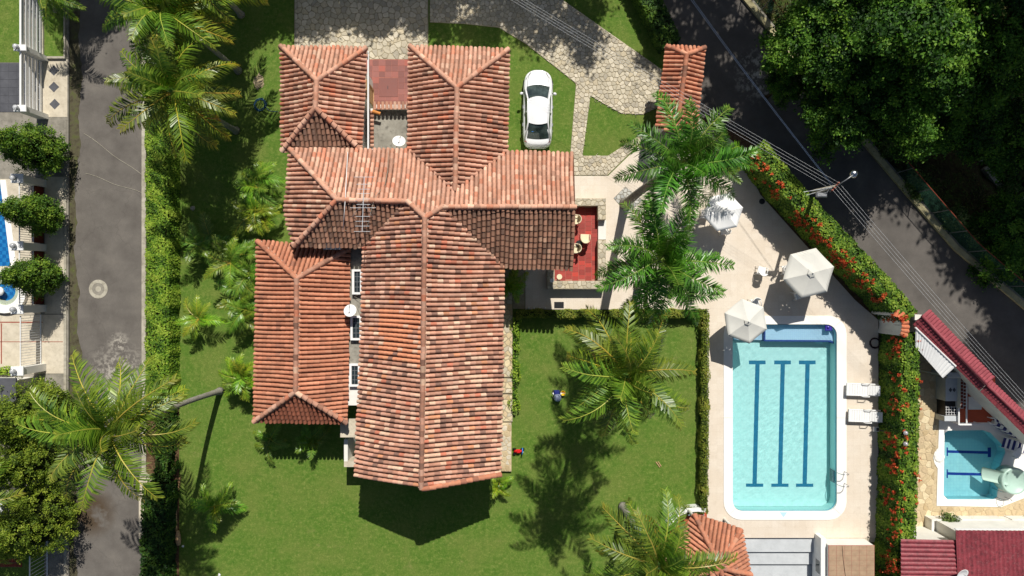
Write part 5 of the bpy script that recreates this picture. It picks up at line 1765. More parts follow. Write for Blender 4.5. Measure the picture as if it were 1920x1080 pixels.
# ---- trees of the wood
TS = [lin(28, 58, 17), lin(52, 90, 24), lin(82, 126, 38), lin(116, 152, 50)]
protos = []
for k, kw in enumerate((dict(seed=61, rx=2.6, ry=2.5, rz=1.6, clumps=230, per=120, leaf=.085, cl_r=.42, flat=.34),
                        dict(seed=62, rx=2.2, ry=2.7, rz=1.6, clumps=220, per=120, leaf=.085, cl_r=.42, flat=.34),
                        dict(seed=63, rx=4.4, ry=4.2, rz=2.2, clumps=260, per=95, leaf=.19, cl_r=.95, flat=.5),
                        dict(seed=64, rx=4.4, ry=4.2, rz=2.0, clumps=120, per=70, leaf=.19, cl_r=.85, flat=.5))):
    protos.append(crown_mesh('crown', stops=TS, **kw))
def tree(label, gx_, gy_px, zc, kind, scale=1.0, rot=0.0, group='trees of the wood beside the road', lit=True, name='tree'):
    """tree over ground pixel (gx_, gy_px) with its crown centre at height zc"""
    g = P(gx_, gy_px)
    z0 = terrain_z(g.x, g.y) if side_dist(g.x, g.y) > .25 else 0.0
    t = thing(name, label, 'tree', (g.x, g.y, z0), group)
    me, c = protos[kind]
    o = finish('crown', me, None, t, (g.x, g.y, zc), False)
    if not me.materials: me.materials.append(M['leaf'])
    o.rotation_euler = (0, 0, rot); o.scale = (scale,) * 3
    cr = [Matrix.Rotation(rot, 3, 'Z') @ Vector(q) * scale for q in c]
    mb = limb_mesh([tuple(q) for q in cr], zc - z0, .06 + .012 * (zc - z0), int(gx_) % 97)
    obj('trunk', MB().add([(v[0] + g.x, v[1] + g.y, v[2] + zc) for v in mb.v], mb.f), M['bark'], t, smooth=True)
    return t
for k, (px_, py_, z, kd, sc_, lb) in enumerate((
        (1535, 78, 5.2, 0, .95, 'leafy tree leaning over the road kerb, nearest the road'),
        (1590, 205, 4.2, 1, .95, 'leafy tree beside the kerb, lowest of the lit ones'),
        (1640, 70, 5.6, 1, 1.0, 'bright leafy tree in the middle of the top wood'),
        (1690, 190, 4.4, 0, .9, 'leafy tree at the dark edge of the wood'),
        (1765, 95, 5.6, 0, 1.0, 'bright leafy tree right of the middle of the wood'),
        (1870, 20, 5.8, 1, 1.05, 'leafy tree in the top right corner'),
        (1480, 150, 3.4, 1, .5, 'small leafy tree reaching over the kerb where the fence stops'),
        (1560, 10, 5.8, 1, .9, 'leafy tree cut by the top edge close to the road'),
        (1730, 0, 6.0, 0, 1.0, 'leafy tree cut by the top edge, deep in the wood'),
        (1850, 130, 3.6, 1, 1.05, 'shaded tree behind the bright ones, near the right edge'),
        (1790, 215, 1.6, 0, 1.0, 'shaded low tree at the foot of the bank'),
        (1905, 250, 1.2, 1, 1.0, 'shaded low tree cut by the right edge above the broken wall'),
        (1900, 450, 0.6, 0, .9, 'shaded low tree cut by the right edge below the broken wall'))):
    f = 1 - z / 40
    tree(lb, 960 + (px_ - 960) * f, 540 + (py_ - 540) * f, z, kd, sc_, k * 1.3)
# tall trees beyond the frame whose shade falls into it
for k, (gx_, gy_px, z, sc_, lb) in enumerate(((1810, -235, 15.5, .95, 'highest up'), (1892, -150, 15.5, 1.05, 'second'), (1972, -30, 15.5, 1.1, 'third'), (2055, 75, 15.5, 1.1, 'fourth'), (1990, -190, 16, 1.1, 'fifth'), (2085, 30, 15, 1.1, 'sixth'), (1985, 330, 13, .62, 'lowest'), (2140, 190, 15, 1.1, 'farthest'))):
    tree('tall tree beyond the right edge, shading the slope, ' + lb + ' of them', gx_, gy_px, z, 2, sc_, k * .9, group='tall trees outside the frame to the right')
for k, (gx_, gy_px, z, sc_, lb) in enumerate(((1370, -270, 12.5, .8, 'the upper one'), (1480, -150, 13, .75, 'the lower one'))):
    tree('tall tree beyond the top edge, shading the road, ' + lb, gx_, gy_px, z, 3, sc_, k * 1.7, group='tall trees outside the frame above the road')
tree('taller airy tree between the road and the wood, over the kerb', 1568, 150, 8.5, 3, .55, 1.2)
for k, (gx_, gy_px, z, sc_, lb) in enumerate(((590, -262, 8.5, .72, 'second from the left'), (725, -275, 9, .75, 'third from the left'), (850, -300, 9.5, .75, 'fourth from the left'), (470, -250, 9, .7, 'leftmost'), (1000, -320, 11, .8, 'fifth from the left'), (1110, -270, 11, .7, 'rightmost'))):
    tree('tree beyond the top edge, shading the driveway, ' + lb, gx_, gy_px, z, 2 if k < 4 else 3, sc_, k * 1.1, group='trees outside the frame above the driveway')
tree('tree beyond the top edge, shading the lawn left of the house', 455, -165, 9.0, 2, .6, 2.4, group='trees outside the frame above the driveway')
tree('tree beyond the top edge, seen by its shade on the left street', 210, -260, 9.5, 2, .6, .4, group='trees outside the frame above the street')

# ---- shrubs on the slope beyond the far fence, and undergrowth
SH = [lin(44, 66, 26), lin(86, 112, 48), lin(140, 150, 96)]
shrub_me = [crown_mesh('foliage', seed=71 + k, rx=.7, ry=.7, rz=.45, clumps=34, per=50, leaf=.08, stops=SH, cl_r=.3) for k in range(2)]
SHRUBS = [(1722, 345, 'pale grey-green shrub at the top of the far fence', 1.0, (1, 1, 1)), (1790, 410, 'grassy shrub behind the far fence posts', .95, (1, 1, 1)), (1832, 438, 'bright green broad-leaved shrub below the far fence', .9, (1, 1, 1)),
          (1808, 215, 'pale creeper on the dark bank of the wood', .8, 0), (1855, 250, 'scrubby bush on the dark bank near the broken wall', .8, 0), (1905, 345, 'scrubby bush at the right edge of the wood', 1.0, 0), (1900, 285, 'small bright sapling at the right edge', .6, 0), (1620, 215, 'low bush at the foot of the roadside trees', .9, 0), (1960 - 250, 255, 'low bush on the shady slope under the trees', 1.0, 0), (1665, 280, 'low bush just past the kerb where the fence begins', .8, 0)]
for k, (px_, py_, lb, sc_, _) in enumerate(SHRUBS):
    g = P(px_, py_, 0); z0 = terrain_z(g.x, g.y)
    g = P(px_, py_, z0 + .4); z0 = terrain_z(g.x, g.y)
    t = thing('shrub', lb, 'shrub', (g.x, g.y, z0), 'shrubs on the far slope')
    me, c = shrub_me[k % 2]
    o = finish('foliage', me, None, t, (g.x, g.y, z0 + .4), False)
    if not me.materials: me.materials.append(M['leaf'])
    o.scale = (sc_,) * 3; o.rotation_euler = (0, 0, k * 1.1)
    mb = limb_mesh([tuple(Vector(q) * sc_) for q in c], .45, .03, k, 6)
    obj('stems', MB().add([(v[0] + g.x, v[1] + g.y, v[2] + z0 + .4) for v in mb.v], mb.f), M['bark'], t)
# ground cover in the wood and fallen leaves
rng = np.random.default_rng(77)
pos = []
for _ in range(26000):
    a = rng.integers(1, len(KERB) - 1); u = rng.random(); d = .5 + 13 * rng.random() ** 1.2
    p0 = KERB[a] + (KERB[a + 1] - KERB[a]) * u; tt = (KERB[a + 1] - KERB[a]).normalized()
    x, y = p0.x - tt.y * d, p0.y + tt.x * d
    if math.sin(x * .9) + math.sin(y * 1.1 + x * .3) + rng.normal(0, .6) < .1: continue
    if abs(d - 5.5) < .8: continue
    pos.append((x, y, terrain_z(x, y) + abs(rng.normal(0, .08)) + .02))
pos = np.array(pos); n = len(pos)
size = rng.uniform(.05, .14, n)
me = np_mesh('undergrowth', quads(pos, unit(rng.normal(size=(n, 3)) * .6 + [0, 0, .9]), size, size * .35, rng), 4, tint(rng, n, [lin(58, 50, 32), lin(48, 70, 28), lin(84, 104, 40), lin(110, 96, 60)]))
o = finish('undergrowth', me, M['leaf'], None, (0, 0, 0), False)
tag(o, 'low weeds and leaf litter covering the dark bank of the wood', 'undergrowth', kind='stuff')

# ------------------------------------------------------------------ white sedan, nose towards the top of the photo (+Y)
car = thing('parked_car', 'white saloon car parked on the lawn beside the house', 'car', (0, 0, 0))
ST = [  # y, half width, z bottom, z belt (widest), z deck edge, z deck centre
    (-2.27, .52, .34, .62, .80, .84), (-2.2, .70, .27, .66, .93, .98), (-2.0, .80, .23, .68, .99, 1.04), (-1.6, .84, .22, .68, 1.0, 1.05), (-1.1, .855, .2, .68, .98, 1.04),
    (-.4, .86, .19, .67, .95, 1.0), (.4, .86, .19, .66, .93, .98), (1.0, .855, .2, .65, .92, .97), (1.45, .84, .22, .64, .84, .90), (1.82, .78, .24, .6, .76, .81), (2.06, .66, .27, .54, .68, .73), (2.22, .46, .33, .48, .60, .64), (2.29, .24, .38, .46, .54, .57)]
def ring_c(y, w, zb, zm, zd, zc):
    h = [(w * .80, zb), (w * .97, zb + .08), (w, zm - .06), (w * .99, zm + .06), (w * .93, (zm + zd) / 2 + .05), (w * .82, zd), (w * .5, (zd + zc) / 2 + .015), (0, zc)]
    return [(x, y, z) for x, z in h] + [(-x, y, z) for x, z in h[-2::-1]]
mb = MB(); rings = [ring_c(*s) for s in ST]; m = len(rings[0])
mb.add([q for r in rings for q in r], [(i * m + k, i * m + k + 1, (i + 1) * m + k + 1, (i + 1) * m + k) for i in range(len(rings) - 1) for k in range(m - 1)] + [((i + 1) * m, i * m, i * m + m - 1, (i + 1) * m + m - 1)[::-1] for i in range(len(rings) - 1)] + [tuple(range(m)), tuple((len(rings) - 1) * m + k for k in range(m))[::-1]])
body = obj('body', mb, M['car_paint'], car, smooth=True, keep=True)
sub = body.modifiers.new('smooth', 'SUBSURF'); sub.levels = 1; sub.render_levels = 2
# glasshouse: base outline at the belt, roof outline above
RF, RR_, RW, RZ = .34, -1.0, .58, 1.46
base = {'fl': (-.73, 1.17, .94), 'fr': (.73, 1.17, .94), 'rl': (-.70, -1.78, 1.03), 'rr': (.70, -1.78, 1.03)}
roofp = {'fl': (-RW, RF, RZ - .03), 'fr': (RW, RF, RZ - .03), 'rl': (-RW * .95, RR_, RZ - .04), 'rr': (RW * .95, RR_, RZ - .04)}
def lerp3(a, b, t): return tuple(a[k] + (b[k] - a[k]) * t for k in range(3))
def patch(b0, b1, t1, t0, bow=.0, up=.0, n=8, m_=5, u0=0, u1=1, v0=0, v1=1, off=0.0):
    """bowed quad patch between a bottom edge b0-b1 and a top edge t0-t1"""
    V = []
    for j in range(m_ + 1):
        v = v0 + (v1 - v0) * j / m_
        for i in range(n + 1):
            u = u0 + (u1 - u0) * i / n
            q = Vector(lerp3(lerp3(b0, b1, u), lerp3(t0, t1, u), v))
            q.y += bow * math.sin(math.pi * u); q.z += up * math.sin(math.pi * v) + off
            V.append(q)
    return V, [(j * (n + 1) + i, j * (n + 1) + i + 1, (j + 1) * (n + 1) + i + 1, (j + 1) * (n + 1) + i) for j in range(m_) for i in range(n)]
obj('windshield', MB().add(*patch(base['fl'], base['fr'], roofp['fr'], roofp['fl'], .16, .03, u0=.05, u1=.95)), M['car_glass'], car, smooth=True)
obj('rear_window', MB().add(*patch(base['rr'], base['rl'], roofp['rl'], roofp['rr'], -.12, .03, u0=.06, u1=.94)), M['car_glass'], car, smooth=True)
# roof panel
V = []; n, m_ = 8, 10
for j in range(m_ + 1):
    y = RR_ + (RF - RR_) * j / m_
    w = RW * (.95 + .05 * j / m_)
    for i in range(n + 1):
        u = -1 + 2 * i / n
        yy = y + (.16 * (1 - u * u) if j == m_ else (-.12 * (1 - u * u) if j == 0 else (.16 * (j / m_) - .12 * (1 - j / m_)) * (1 - u * u)))
        V.append((u * w, yy, RZ - .03 + .05 * (1 - u * u) + .02 * math.sin(math.pi * j / m_)))
obj('roof', MB().add(V, [(j * (n + 1) + i, j * (n + 1) + i + 1, (j + 1) * (n + 1) + i + 1, (j + 1) * (n + 1) + i) for j in range(m_) for i in range(n)]), M['car_paint'], car, smooth=True)
for s in (-1, 1):
    bf, br_, tf, tr_ = ((.74 * s, 1.0, .93), (.72 * s, -1.7, 1.02), (RW * s, RF, RZ - .03), (RW * .95 * s, RR_, RZ - .04))
    q = lambda a, b, c_, d: (a, b, c_, d) if s > 0 else (b, a, d, c_)
    for (u0, u1) in ((.09, .48), (.52, .86)):
        b0, b1 = lerp3(bf, br_, u0), lerp3(bf, br_, u1); t0, t1 = lerp3(tf, tr_, max(0, (u0 - .12) * 1.28)), lerp3(tf, tr_, min(1, (u1 - .1) * 1.24))
        obj('side_window', MB().add(*patch(*((b0, b1, t1, t0) if s < 0 else (b1, b0, t0, t1)), n=3, m_=3, v0=.04, v1=.94)), M['car_glass'], car)
    # pillars and roof rail as one white frame
    fr = MB()
    fr.tube([(.755 * s, 1.16, .93), lerp3((.755 * s, 1.16, .93), (RW * s * 1.02, RF, RZ - .02), .5), (RW * s * 1.02, RF, RZ - .02), (RW * s * 1.03, -.3, RZ), (RW * .97 * s, RR_, RZ - .03), (.72 * s, -1.86, 1.03)], .05, 8)
    fr.tube([(.745 * s, -.35, .95), (RW * s * 1.01, -.32, RZ - .02)], .035, 6)
    obj('pillar', fr, M['car_paint'], car, smooth=True)
    mi = obj('mirror', MB().lathe([(.03, -.1), (.08, -.06), (.09, .02), (.06, .08), (.02, .1)], 10, (.95 * s, .78, .98), m=Matrix.Rotation(math.radians(90), 3, 'Y') @ Matrix.Rotation(.3 * s, 3, 'X')), M['car_paint'], car, smooth=True)
    obj('arm', MB().tube([(.8 * s, .82, .93), (.9 * s, .79, .96)], .03, 6), M['black'], mi)
    for y in (.05, -.98):
        obj('door_handle', MB().bbox(.845 * s - .03, .845 * s + .03, y - .1, y + .1, .82, .855, .01), M['steel'], car)
    obj('headlight', MB().add(*patch((.42 * s, 2.2, .63), (.74 * s, 1.78, .68), (.70 * s, 1.66, .83), (.45 * s, 2.02, .765), n=3, m_=2)), M['globe'], car, smooth=True)
    obj('taillight', MB().add(*patch((.76 * s, -1.98, .78), (.5 * s, -2.22, .74), (.48 * s, -2.16, .95), (.72 * s, -1.95, .985), n=3, m_=2)), M['red_toy'], car, smooth=True)
    for y in (1.42, -1.32):
        w = thing_w = obj('wheel', MB().lathe([(.2, -.1), (.3, -.1), (.33, -.07), (.33, .07), (.3, .1), (.2, .1)], 20, (.76 * s, y, .33), m=Matrix.Rotation(math.radians(90), 3, 'Y')), M['black'], car, smooth=True)
        obj('rim', MB().lathe([(.2, -.02), (.2, .02), (.06, .03)], 14, ((.76 + .09) * s, y, .33), m=Matrix.Rotation(math.radians(90 * s), 3, 'Y')), M['grey_metal'], w)
obj('grille', MB().bbox(-.36, .36, 2.24, 2.3, .38, .5, .01), M['black'], car)
for s in (-1, 1):
    for pts in ([(.868 * s, .62, .3), (.862 * s, .62, .9)], [(.868 * s, -.36, .3), (.862 * s, -.36, .93)], [(.862 * s, -1.2, .55), (.84 * s, -1.25, .97)]):
        obj('door_seam', MB().tube(pts, .006, 4), M['dark_metal'], car)
    obj('bonnet_seam', MB().tube([(.62 * s, 1.2, .955), (.60 * s, 1.6, .88), (.52 * s, 1.95, .79), (.4 * s, 2.1, .735)], .006, 4), M['dark_metal'], car)
obj('wiper', MB().tube([(-.45, 1.22, .975), (.0, 1.17, 1.0), (.25, 1.1, 1.04)], .012, 5), M['black'], car)
obj('wiper', MB().tube([(.05, 1.24, .975), (.4, 1.14, 1.0), (.6, 1.02, 1.03)], .012, 5), M['black'], car)
obj('number_plate', MB().box(-.25, .25, -2.285, -2.265, .58, .7), M['white_paint'], car)
obj('parcel_cloth', MB().bbox(-.36, -.14, -1.5, -1.28, 1.16, 1.26, .02), M['blue_toy'], car)
obj('boot_seam', MB().tube([(-.66, -1.95, 1.0), (-.6, -2.1, .985), (-.3, -2.19, .975), (.3, -2.19, .975), (.6, -2.1, .985), (.66, -1.95, 1.0)], .008, 4), M['dark_metal'], car)
pc = P(1008.5, 203, .75)
car.location = (pc.x, pc.y, 0); car.rotation_euler = (0, 0, math.radians(-.8)); car.scale = (1.0, .985, 1.0)

# ------------------------------------------------------------------ far side of the road: fence, pole, wires
fence = thing('wire_fence', 'green wire mesh fence with a rusty top rail along the far kerb', 'fence', tuple(P(1790, 462)))
FH = 1.75
fl_ = offset_line(KERB, .33)
def along(line, s):
    for a, b in zip(line[:-1], line[1:]):
        L = (b - a).length
        if s <= L: return a + (b - a) * (s / L), (b - a).normalized()
        s -= L
    return line[-1], (line[-1] - line[-2]).normalized()
tot = sum((b - a).length for a, b in zip(fl_[:-1], fl_[1:]))
s = 1.0; k = 0
rail = []; wires = MB()
while s < tot - 1:
    q, tt = along(fl_, s)
    if not (10.4 < s < 20.5):
        obj('post', MB().tube([(q.x, q.y, -.3), (q.x, q.y, FH)], .03, 7), M['grey_metal'], fence)
    s += 1.55; k += 1
def run(s0, s1, step=.5):
    return [Vector((*along(fl_, s0 + (s1 - s0) * i / max(1, int((s1 - s0) / step)))[0], FH)) for i in range(int((s1 - s0) / step) + 1)]
for s0, s1 in ((1.0, 10.4), (20.6, tot - 1)):
    obj('top_rail', MB().tube(run(s0, s1), .022, 6), M['rust_red'], fence, smooth=True)
    x = s0
    while x < s1:
        for dz in (1, -1):
            e = x + (FH - .15)
            if e > s1: break
            a, _ = along(fl_, x); b, _ = along(fl_, e)
            z0, z1 = (.1, FH) if dz > 0 else (FH, .1)
            wires.tube([(a.x, a.y, z0), ((a.x + b.x) / 2, (a.y + b.y) / 2, (z0 + z1) / 2), (b.x, b.y, z1)], .004, 3, cap=False)
        x += .11
o = obj('wire_mesh', wires, M['green_wire'], fence); o['kind'] = 'stuff'

pole = thing('lamp_pole', 'concrete lamp pole carrying the wires over the flowering hedge', 'lamp pole', tuple(P(1497, 366)))
pb = P(1497, 366); ptop = P(1566, 350, 5.6)
obj('pole', MB().tube([pb, pb.lerp(ptop, .5), ptop], [.14, .12, .09], 10), M['kerb'], pole, smooth=True)
xa = Vector((.64, .77, 0))
obj('crossarm', MB().tube([ptop - xa * .34 + Vector((0, 0, -.1)), ptop + xa * .34 + Vector((0, 0, -.1))], .045, 6), M['dark_metal'], pole)
for k in range(4):
    c_ = ptop + xa * (-.24 + k * .16)
    obj('insulator', MB().lathe([(.03, -.06), (.05, 0), (.03, .05), (.045, .08)], 8, c_), M['brown_cap'], pole, smooth=True)
lm = P(1601, 326, 5.9)
obj('arm', MB().tube([ptop, ptop.lerp(lm, .5) + Vector((0, 0, .2)), lm + Vector((0, 0, .12))], .03, 6), M['grey_metal'], pole, smooth=True)
h = obj('globe_lamp', MB().lathe([(.05, -.16), (.16, -.1), (.21, 0), (.2, .06), (.12, .13), (.04, .16)], 14, lm), M['steel'], pole, smooth=True)
l2 = P(1542, 365, 5.0)
obj('arm', MB().tube([ptop - Vector((0, 0, .5)), l2 + Vector((.15, .05, .05))], .025, 6), M['grey_metal'], pole)
hd = obj('lamp_head', MB().bbox(l2.x - .32, l2.x + .25, l2.y - .13, l2.y + .13, l2.z - .06, l2.z + .06, .05), M['grey_metal'], pole)
obj('lens', MB().box(l2.x - .28, l2.x + .1, l2.y - .1, l2.y + .1, l2.z - .08, l2.z - .06), M['globe'], hd)
for q, z in (((1507, 360), 5.2), ((1512, 366), 5.0)):
    obj('stay', MB().tube([P(*q, z - .4), ptop - Vector((0, 0, .15))], .018, 5), M['wire'], pole)
def wire(label, a_px, b_px, za, zb, off, mat, group, r=.012, sag=.35):
    a = P(*a_px, za) + xa * off; b = P(*b_px, zb) + xa * off
    pts = [a.lerp(b, i / 14) - Vector((0, 0, sag * math.sin(math.pi * i / 14))) for i in range(15)]
    o = obj('overhead_wire', MB().tube(pts, r, 5), M[mat], smooth=True)
    return tag(o, label, 'wire', group)
ords = ['nearest the house', 'second from the house', 'third from the house', 'farthest from the house']
for k in range(4):
    e = ptop + xa * (-.24 + k * .16) + Vector((0, 0, .08))
    for seg, (dst, lab) in enumerate((((700, -166), 'overhead wire from the lamp pole across the driveway, '), ((2100, 945), 'overhead wire from the lamp pole along the lower road, '))):
        b = P(*dst, 5.6) + xa * ((-.24 + k * .16) * (.7 if seg == 0 else .9))
        L = (b - e).length; d = b - e
        pts = [e.lerp(b, i / 24) - Vector((0, 0, .3 * math.sin(math.pi * i / 24))) for i in range(25)]
        o = obj('overhead_wire', MB().tube(pts, .005, 5), M['wire'], smooth=True)
        tag(o, lab + ords[k], 'wire', 'wires of the lamp pole')
for k in range(2):
    e = ptop + Vector((.06 * k, 0, -.2)); b = P(1230 + k * 4, -92, 5.4)
    pts = [e.lerp(b, i / 20) - Vector((0, 0, .25 * math.sin(math.pi * i / 20))) for i in range(21)]
    o = obj('overhead_cable', MB().tube(pts, .0065, 5), M['blue_wire'], smooth=True)
    tag(o, ('left' if k == 0 else 'right') + ' of the twin blue cables running up the shaded road', 'cable', 'blue cables over the road')

# ruined wall and stones on the bank of the wood
rng2 = random.Random(5)
rw = thing('ruined_wall', 'broken concrete wall remnant on the dark bank of the wood', 'wall', tuple(P(1862, 310, -2)))
for (x0, y0, x1, y1, w, h) in ((1842, 300, 1876, 292, .12, .5), (1852, 313, 1880, 350, .35, .35), (1895, 376, 1925, 372, .15, .5)):
    a, b = P(x0, y0, -2), P(x1, y1, -2); d = (b - a).normalized(); n_ = Vector((-d.y, d.x, 0)) * w / 2
    z0 = min(terrain_z(a.x, a.y), terrain_z(b.x, b.y)) - .2
    obj('wall_piece', MB().prism([(a + n_).xy[:], (b + n_).xy[:], (b - n_).xy[:], (a - n_).xy[:]], z0, z0 + .35 + h), M['kerb'], rw)

# manhole on the left street
mh = thing('manhole', 'round manhole with a pale worn ring in the left street', 'manhole', tuple(P(184, 542, -.02)))
c_ = P(184, 542)
def annulus(r0, r1, z0, z1, n=28, seed=0):
    mb = MB(); rr = random.Random(seed); vs = []
    for r, z in ((r1, z0), (r1, z1), (r0, z1), (r0, z0)):
        vs += [(c_.x + r * math.cos(2 * math.pi * k / n), c_.y + r * math.sin(2 * math.pi * k / n), z) for k in range(n)]
    return mb.add(vs, [(i * n + k, i * n + (k + 1) % n, (i + 1) * n + (k + 1) % n, (i + 1) * n + k) for i in range(3) for k in range(n)])
obj('collar', annulus(.36, .55, -.05, -.008), M['kerb'], mh)
obj('cover', MB().lathe([(.355, -.05), (.355, -.012), (.2, -.01)], 24, (c_.x, c_.y, 0)), M['grey_paving'], mh)
obj('boss', MB().lathe([(.17, -.012), (.16, -.002), (.05, .0)], 16, (c_.x, c_.y, 0)), M['kerb'], mh)
for (a, b, lb) in (((157, 250), (268, 330), 'upper of two thin pale cables lying across the left street'), ((160, 325), (268, 363), 'lower of two thin pale cables lying across the left street')):
    q0, q1 = P(*a), P(*b)
    pts = [q0.lerp(q1, i / 10) + Vector((0, .05 * math.sin(i * .9), -.005)) for i in range(11)]
    o = obj('cable', MB().tube(pts, .012, 4), M['kerb']); tag(o, lb, 'cable', 'cables across the street')

# ------------------------------------------------------------------ things on the lawn
ft = thing('dry_frond', 'fallen dry palm frond lying by the hedge at the bottom left', 'dry frond', tuple(P(330, 960)))
sp = [P(333, 1020, .08), P(330, 985, .1), P(331, 940, .06), P(337, 895, .04)]
mb = MB().tube(sp, [.09, .07, .035, .01], 6)
obj('stalk', mb, M['wood'], ft, smooth=True)
V = []
for k in range(70):
    u = .45 + .55 * k / 70; f = u * 3; i = min(int(f), 2); q = sp[i].lerp(sp[i + 1], f - i)
    for s_ in (-1, 1):
        d = Vector((s_ * .25 * (1.1 - u * .5), .42, R.uniform(-.02, .08)))
        V.append([q + Vector((0, -.012, 0)), q + Vector((0, .012, 0)), q + d + Vector((0, .004, 0)), q + d])
me = np_mesh('leaflets', np.array([[tuple(p_) for p_ in f_] for f_ in V]).reshape(-1, 3) - np.array(W[ft]), 4)
finish('leaflets', me, M['dry_frond'], ft, W[ft], False)
obj('sheath', MB().lathe([(.1, 0), (.17, .25), (.15, .6), (.08, .9)], 8, P(335, 1022, .12), m=Matrix.Rotation(math.radians(-82), 3, 'X')), M['wood'], ft, smooth=True)

toy = thing('garden_toy', 'grey-blue plastic ride-on toy in the palm shade on the square lawn', 'toy', (0, 0, 0))
obj('seat', MB().lathe([(.14, .02), (.2, .1), (.23, .24), (.2, .38), (.1, .46)], 12, (0, -.06, 0)), M['grey_blue'], toy, smooth=True)
obj('cabin', MB().bbox(-.2, .12, .12, .36, .05, .3, .04), M['navy_paint'], toy)
for s in (-1, 1):
    obj('grip', MB().tube([(s * .2 - .03, .1, .3), (s * .24 - .03, .24, .34)], .035, 7), M['white_plastic'], toy, smooth=True)
    for y in (-.1, .28):
        obj('wheel', MB().lathe([(.03, -.03), (.08, -.03), (.08, .03), (.03, .03)], 12, (s * .22 - .02, y, .08), m=Matrix.Rotation(math.radians(90), 3, 'Y')), M['black'], toy)
toy.location = P(1045, 743, .1).xy[:] + (0,); W[toy] = Vector(toy.location)
bk = thing('bucket', 'yellow bucket beside the grey-blue toy under the coconut palm', 'bucket', tuple(P(1055, 736, 0)))
b_ = P(1055, 736)
obj('shell', MB().lathe([(.1, 0), (.135, .24), (.15, .25), (.14, .25), (.125, .235), (.09, .03)], 16, b_), M['yellow'], bk, smooth=True)
obj('handle', MB().tube([b_ + Vector((.14 * math.cos(a), .14 * math.sin(a) * .5 - .06, .25 + .02 * math.sin(a))) for a in np.linspace(0, math.pi, 9)], .008, 5), M['white_plastic'], bk)
tr = thing('toy_trike', 'red and blue toy tricycle lying on the grass by the stone walk', 'toy', (0, 0, 0))
obj('frame', MB().tube([(-.3, -.02, .14), (-.15, .05, .2), (0, .0, .2), (.14, .06, .22)], [.08, .09, .07, .06], 8), M['red_toy'], tr, smooth=True)
obj('seat', MB().bbox(-.16, .04, -.08, .14, .22, .3, .04), M['red_toy'], tr)
obj('handlebar', MB().tube([(.17, .24, .3), (.18, .05, .34), (.15, -.16, .3)], .035, 7), M['blue_toy'], tr, smooth=True)
obj('fork', MB().tube([(.19, .02, .34), (.17, -.1, .06)], .035, 7), M['white_plastic'], tr)
for x, y, r_ in ((-.3, .14, .1), (-.3, -.14, .1), (.18, .14, .12)):
    obj('wheel', MB().lathe([(.03, -.03), (r_, -.03), (r_, .03), (.03, .03)], 14, (x, y, r_), m=Matrix.Rotation(math.radians(90), 3, 'X')), M['black'], tr)
tr.location = P(974, 846, .1).xy[:] + (0,); W[tr] = Vector(tr.location)
st = thing('wood_offcut', 'short split piece of pale wood lying on the square lawn', 'wood', tuple(P(1234, 871)))
q0, q1 = P(1230, 866, .03), P(1237, 876, .03)
obj('strip', MB().tube([q0, q1], .035, 5), M['wood'], st); obj('strip', MB().tube([q0 + Vector((.12, .02, .01)), q1 + Vector((.08, .06, .01))], .03, 5), M['wood'], st)
o = obj('bare_earth', MB().prism(pxy([(485 + (9 + R.uniform(-3, 3)) * math.cos(a), 153 + (14 + R.uniform(-4, 4)) * math.sin(a)) for a in np.linspace(0, 6.28, 22)[:-1]]), -.05, .008), M['dry_earth']); tag(o, 'bare dusty patch of earth in the lawn beside the north-west wing', 'bare patch')
o['kind'] = 'structure'
for (x, y, lb) in ((343, 1024, 'small white scrap on the lawn below the dry frond'), (411, 1078, 'small white scrap on the lawn at the bottom edge'), (362, 390, 'pale rock in the shaded lawn by the long hedge')):
    c0 = P(x, y); r_ = .18 if 'rock' in lb else .1
    vs = [(c0.x + r_ * R.uniform(.6, 1.1) * math.cos(a), c0.y + r_ * R.uniform(.6, 1.1) * math.sin(a)) for a in np.linspace(0, 6.28, 8)[:-1]]
    o = obj('rock' if 'rock' in lb else 'paper_scrap', MB().add([(v[0], v[1], 0) for v in vs] + [(c0.x + (v[0] - c0.x) * .6, c0.y + (v[1] - c0.y) * .6, .1 if 'rock' in lb else .03) for v in vs], [(k, (k + 1) % 7, 7 + (k + 1) % 7, 7 + k) for k in range(7)] + [tuple(range(7, 14))]), M['kerb'] if 'rock' in lb else M['white_plastic'])
    tag(o, lb, 'rock' if 'rock' in lb else 'scrap')

# ------------------------------------------------------------------ dishes, antenna on the roofs
def dish(label, px, py, z, r, az, el, foot):
    c0 = P(px, py, z); f = Vector(foot)
    t = thing('satellite_dish', label, 'dish', tuple(f), 'satellite dishes')
    m3 = Matrix.Rotation(az, 3, 'Z') @ Matrix.Rotation(math.radians(90) - el, 3, 'Y')
    prof = [(r * k / 6, .22 * r * (k / 6) ** 2) for k in range(7)]; prof[0] = (.01, 0)
    mb = MB(); n = 20
    vs = []
    for (rr, zz) in prof + [(a, b - .015) for a, b in prof[::-1]]:
        vs += [c0 + m3 @ Vector((rr * math.cos(2 * math.pi * k / n), rr * math.sin(2 * math.pi * k / n), zz)) for k in range(n)]
    L = len(prof) * 2
    mb.add(vs, [(i * n + k, i * n + (k + 1) % n, (i + 1) * n + (k + 1) % n, (i + 1) * n + k) for i in range(L - 1) for k in range(n)])
    obj('reflector', mb, M['white_paint'], t, smooth=True)
    tip = c0 + m3 @ Vector((0, 0, r * .9)); rim = c0 + m3 @ Vector((r * .95, 0, r * .2))
    obj('feed_arm', MB().tube([rim, tip], .014, 5), M['grey_metal'], t)
    obj('feed_horn', MB().lathe([(.03, -.06), (.045, 0), (.03, .06)], 8, tip), M['white_plastic'], t)
    obj('mast', MB().tube([f, Vector((f.x, f.y, c0.z - .1)), c0 + m3 @ Vector((0, 0, -.05))], .025, 7), M['dark_metal'], t)
    return t
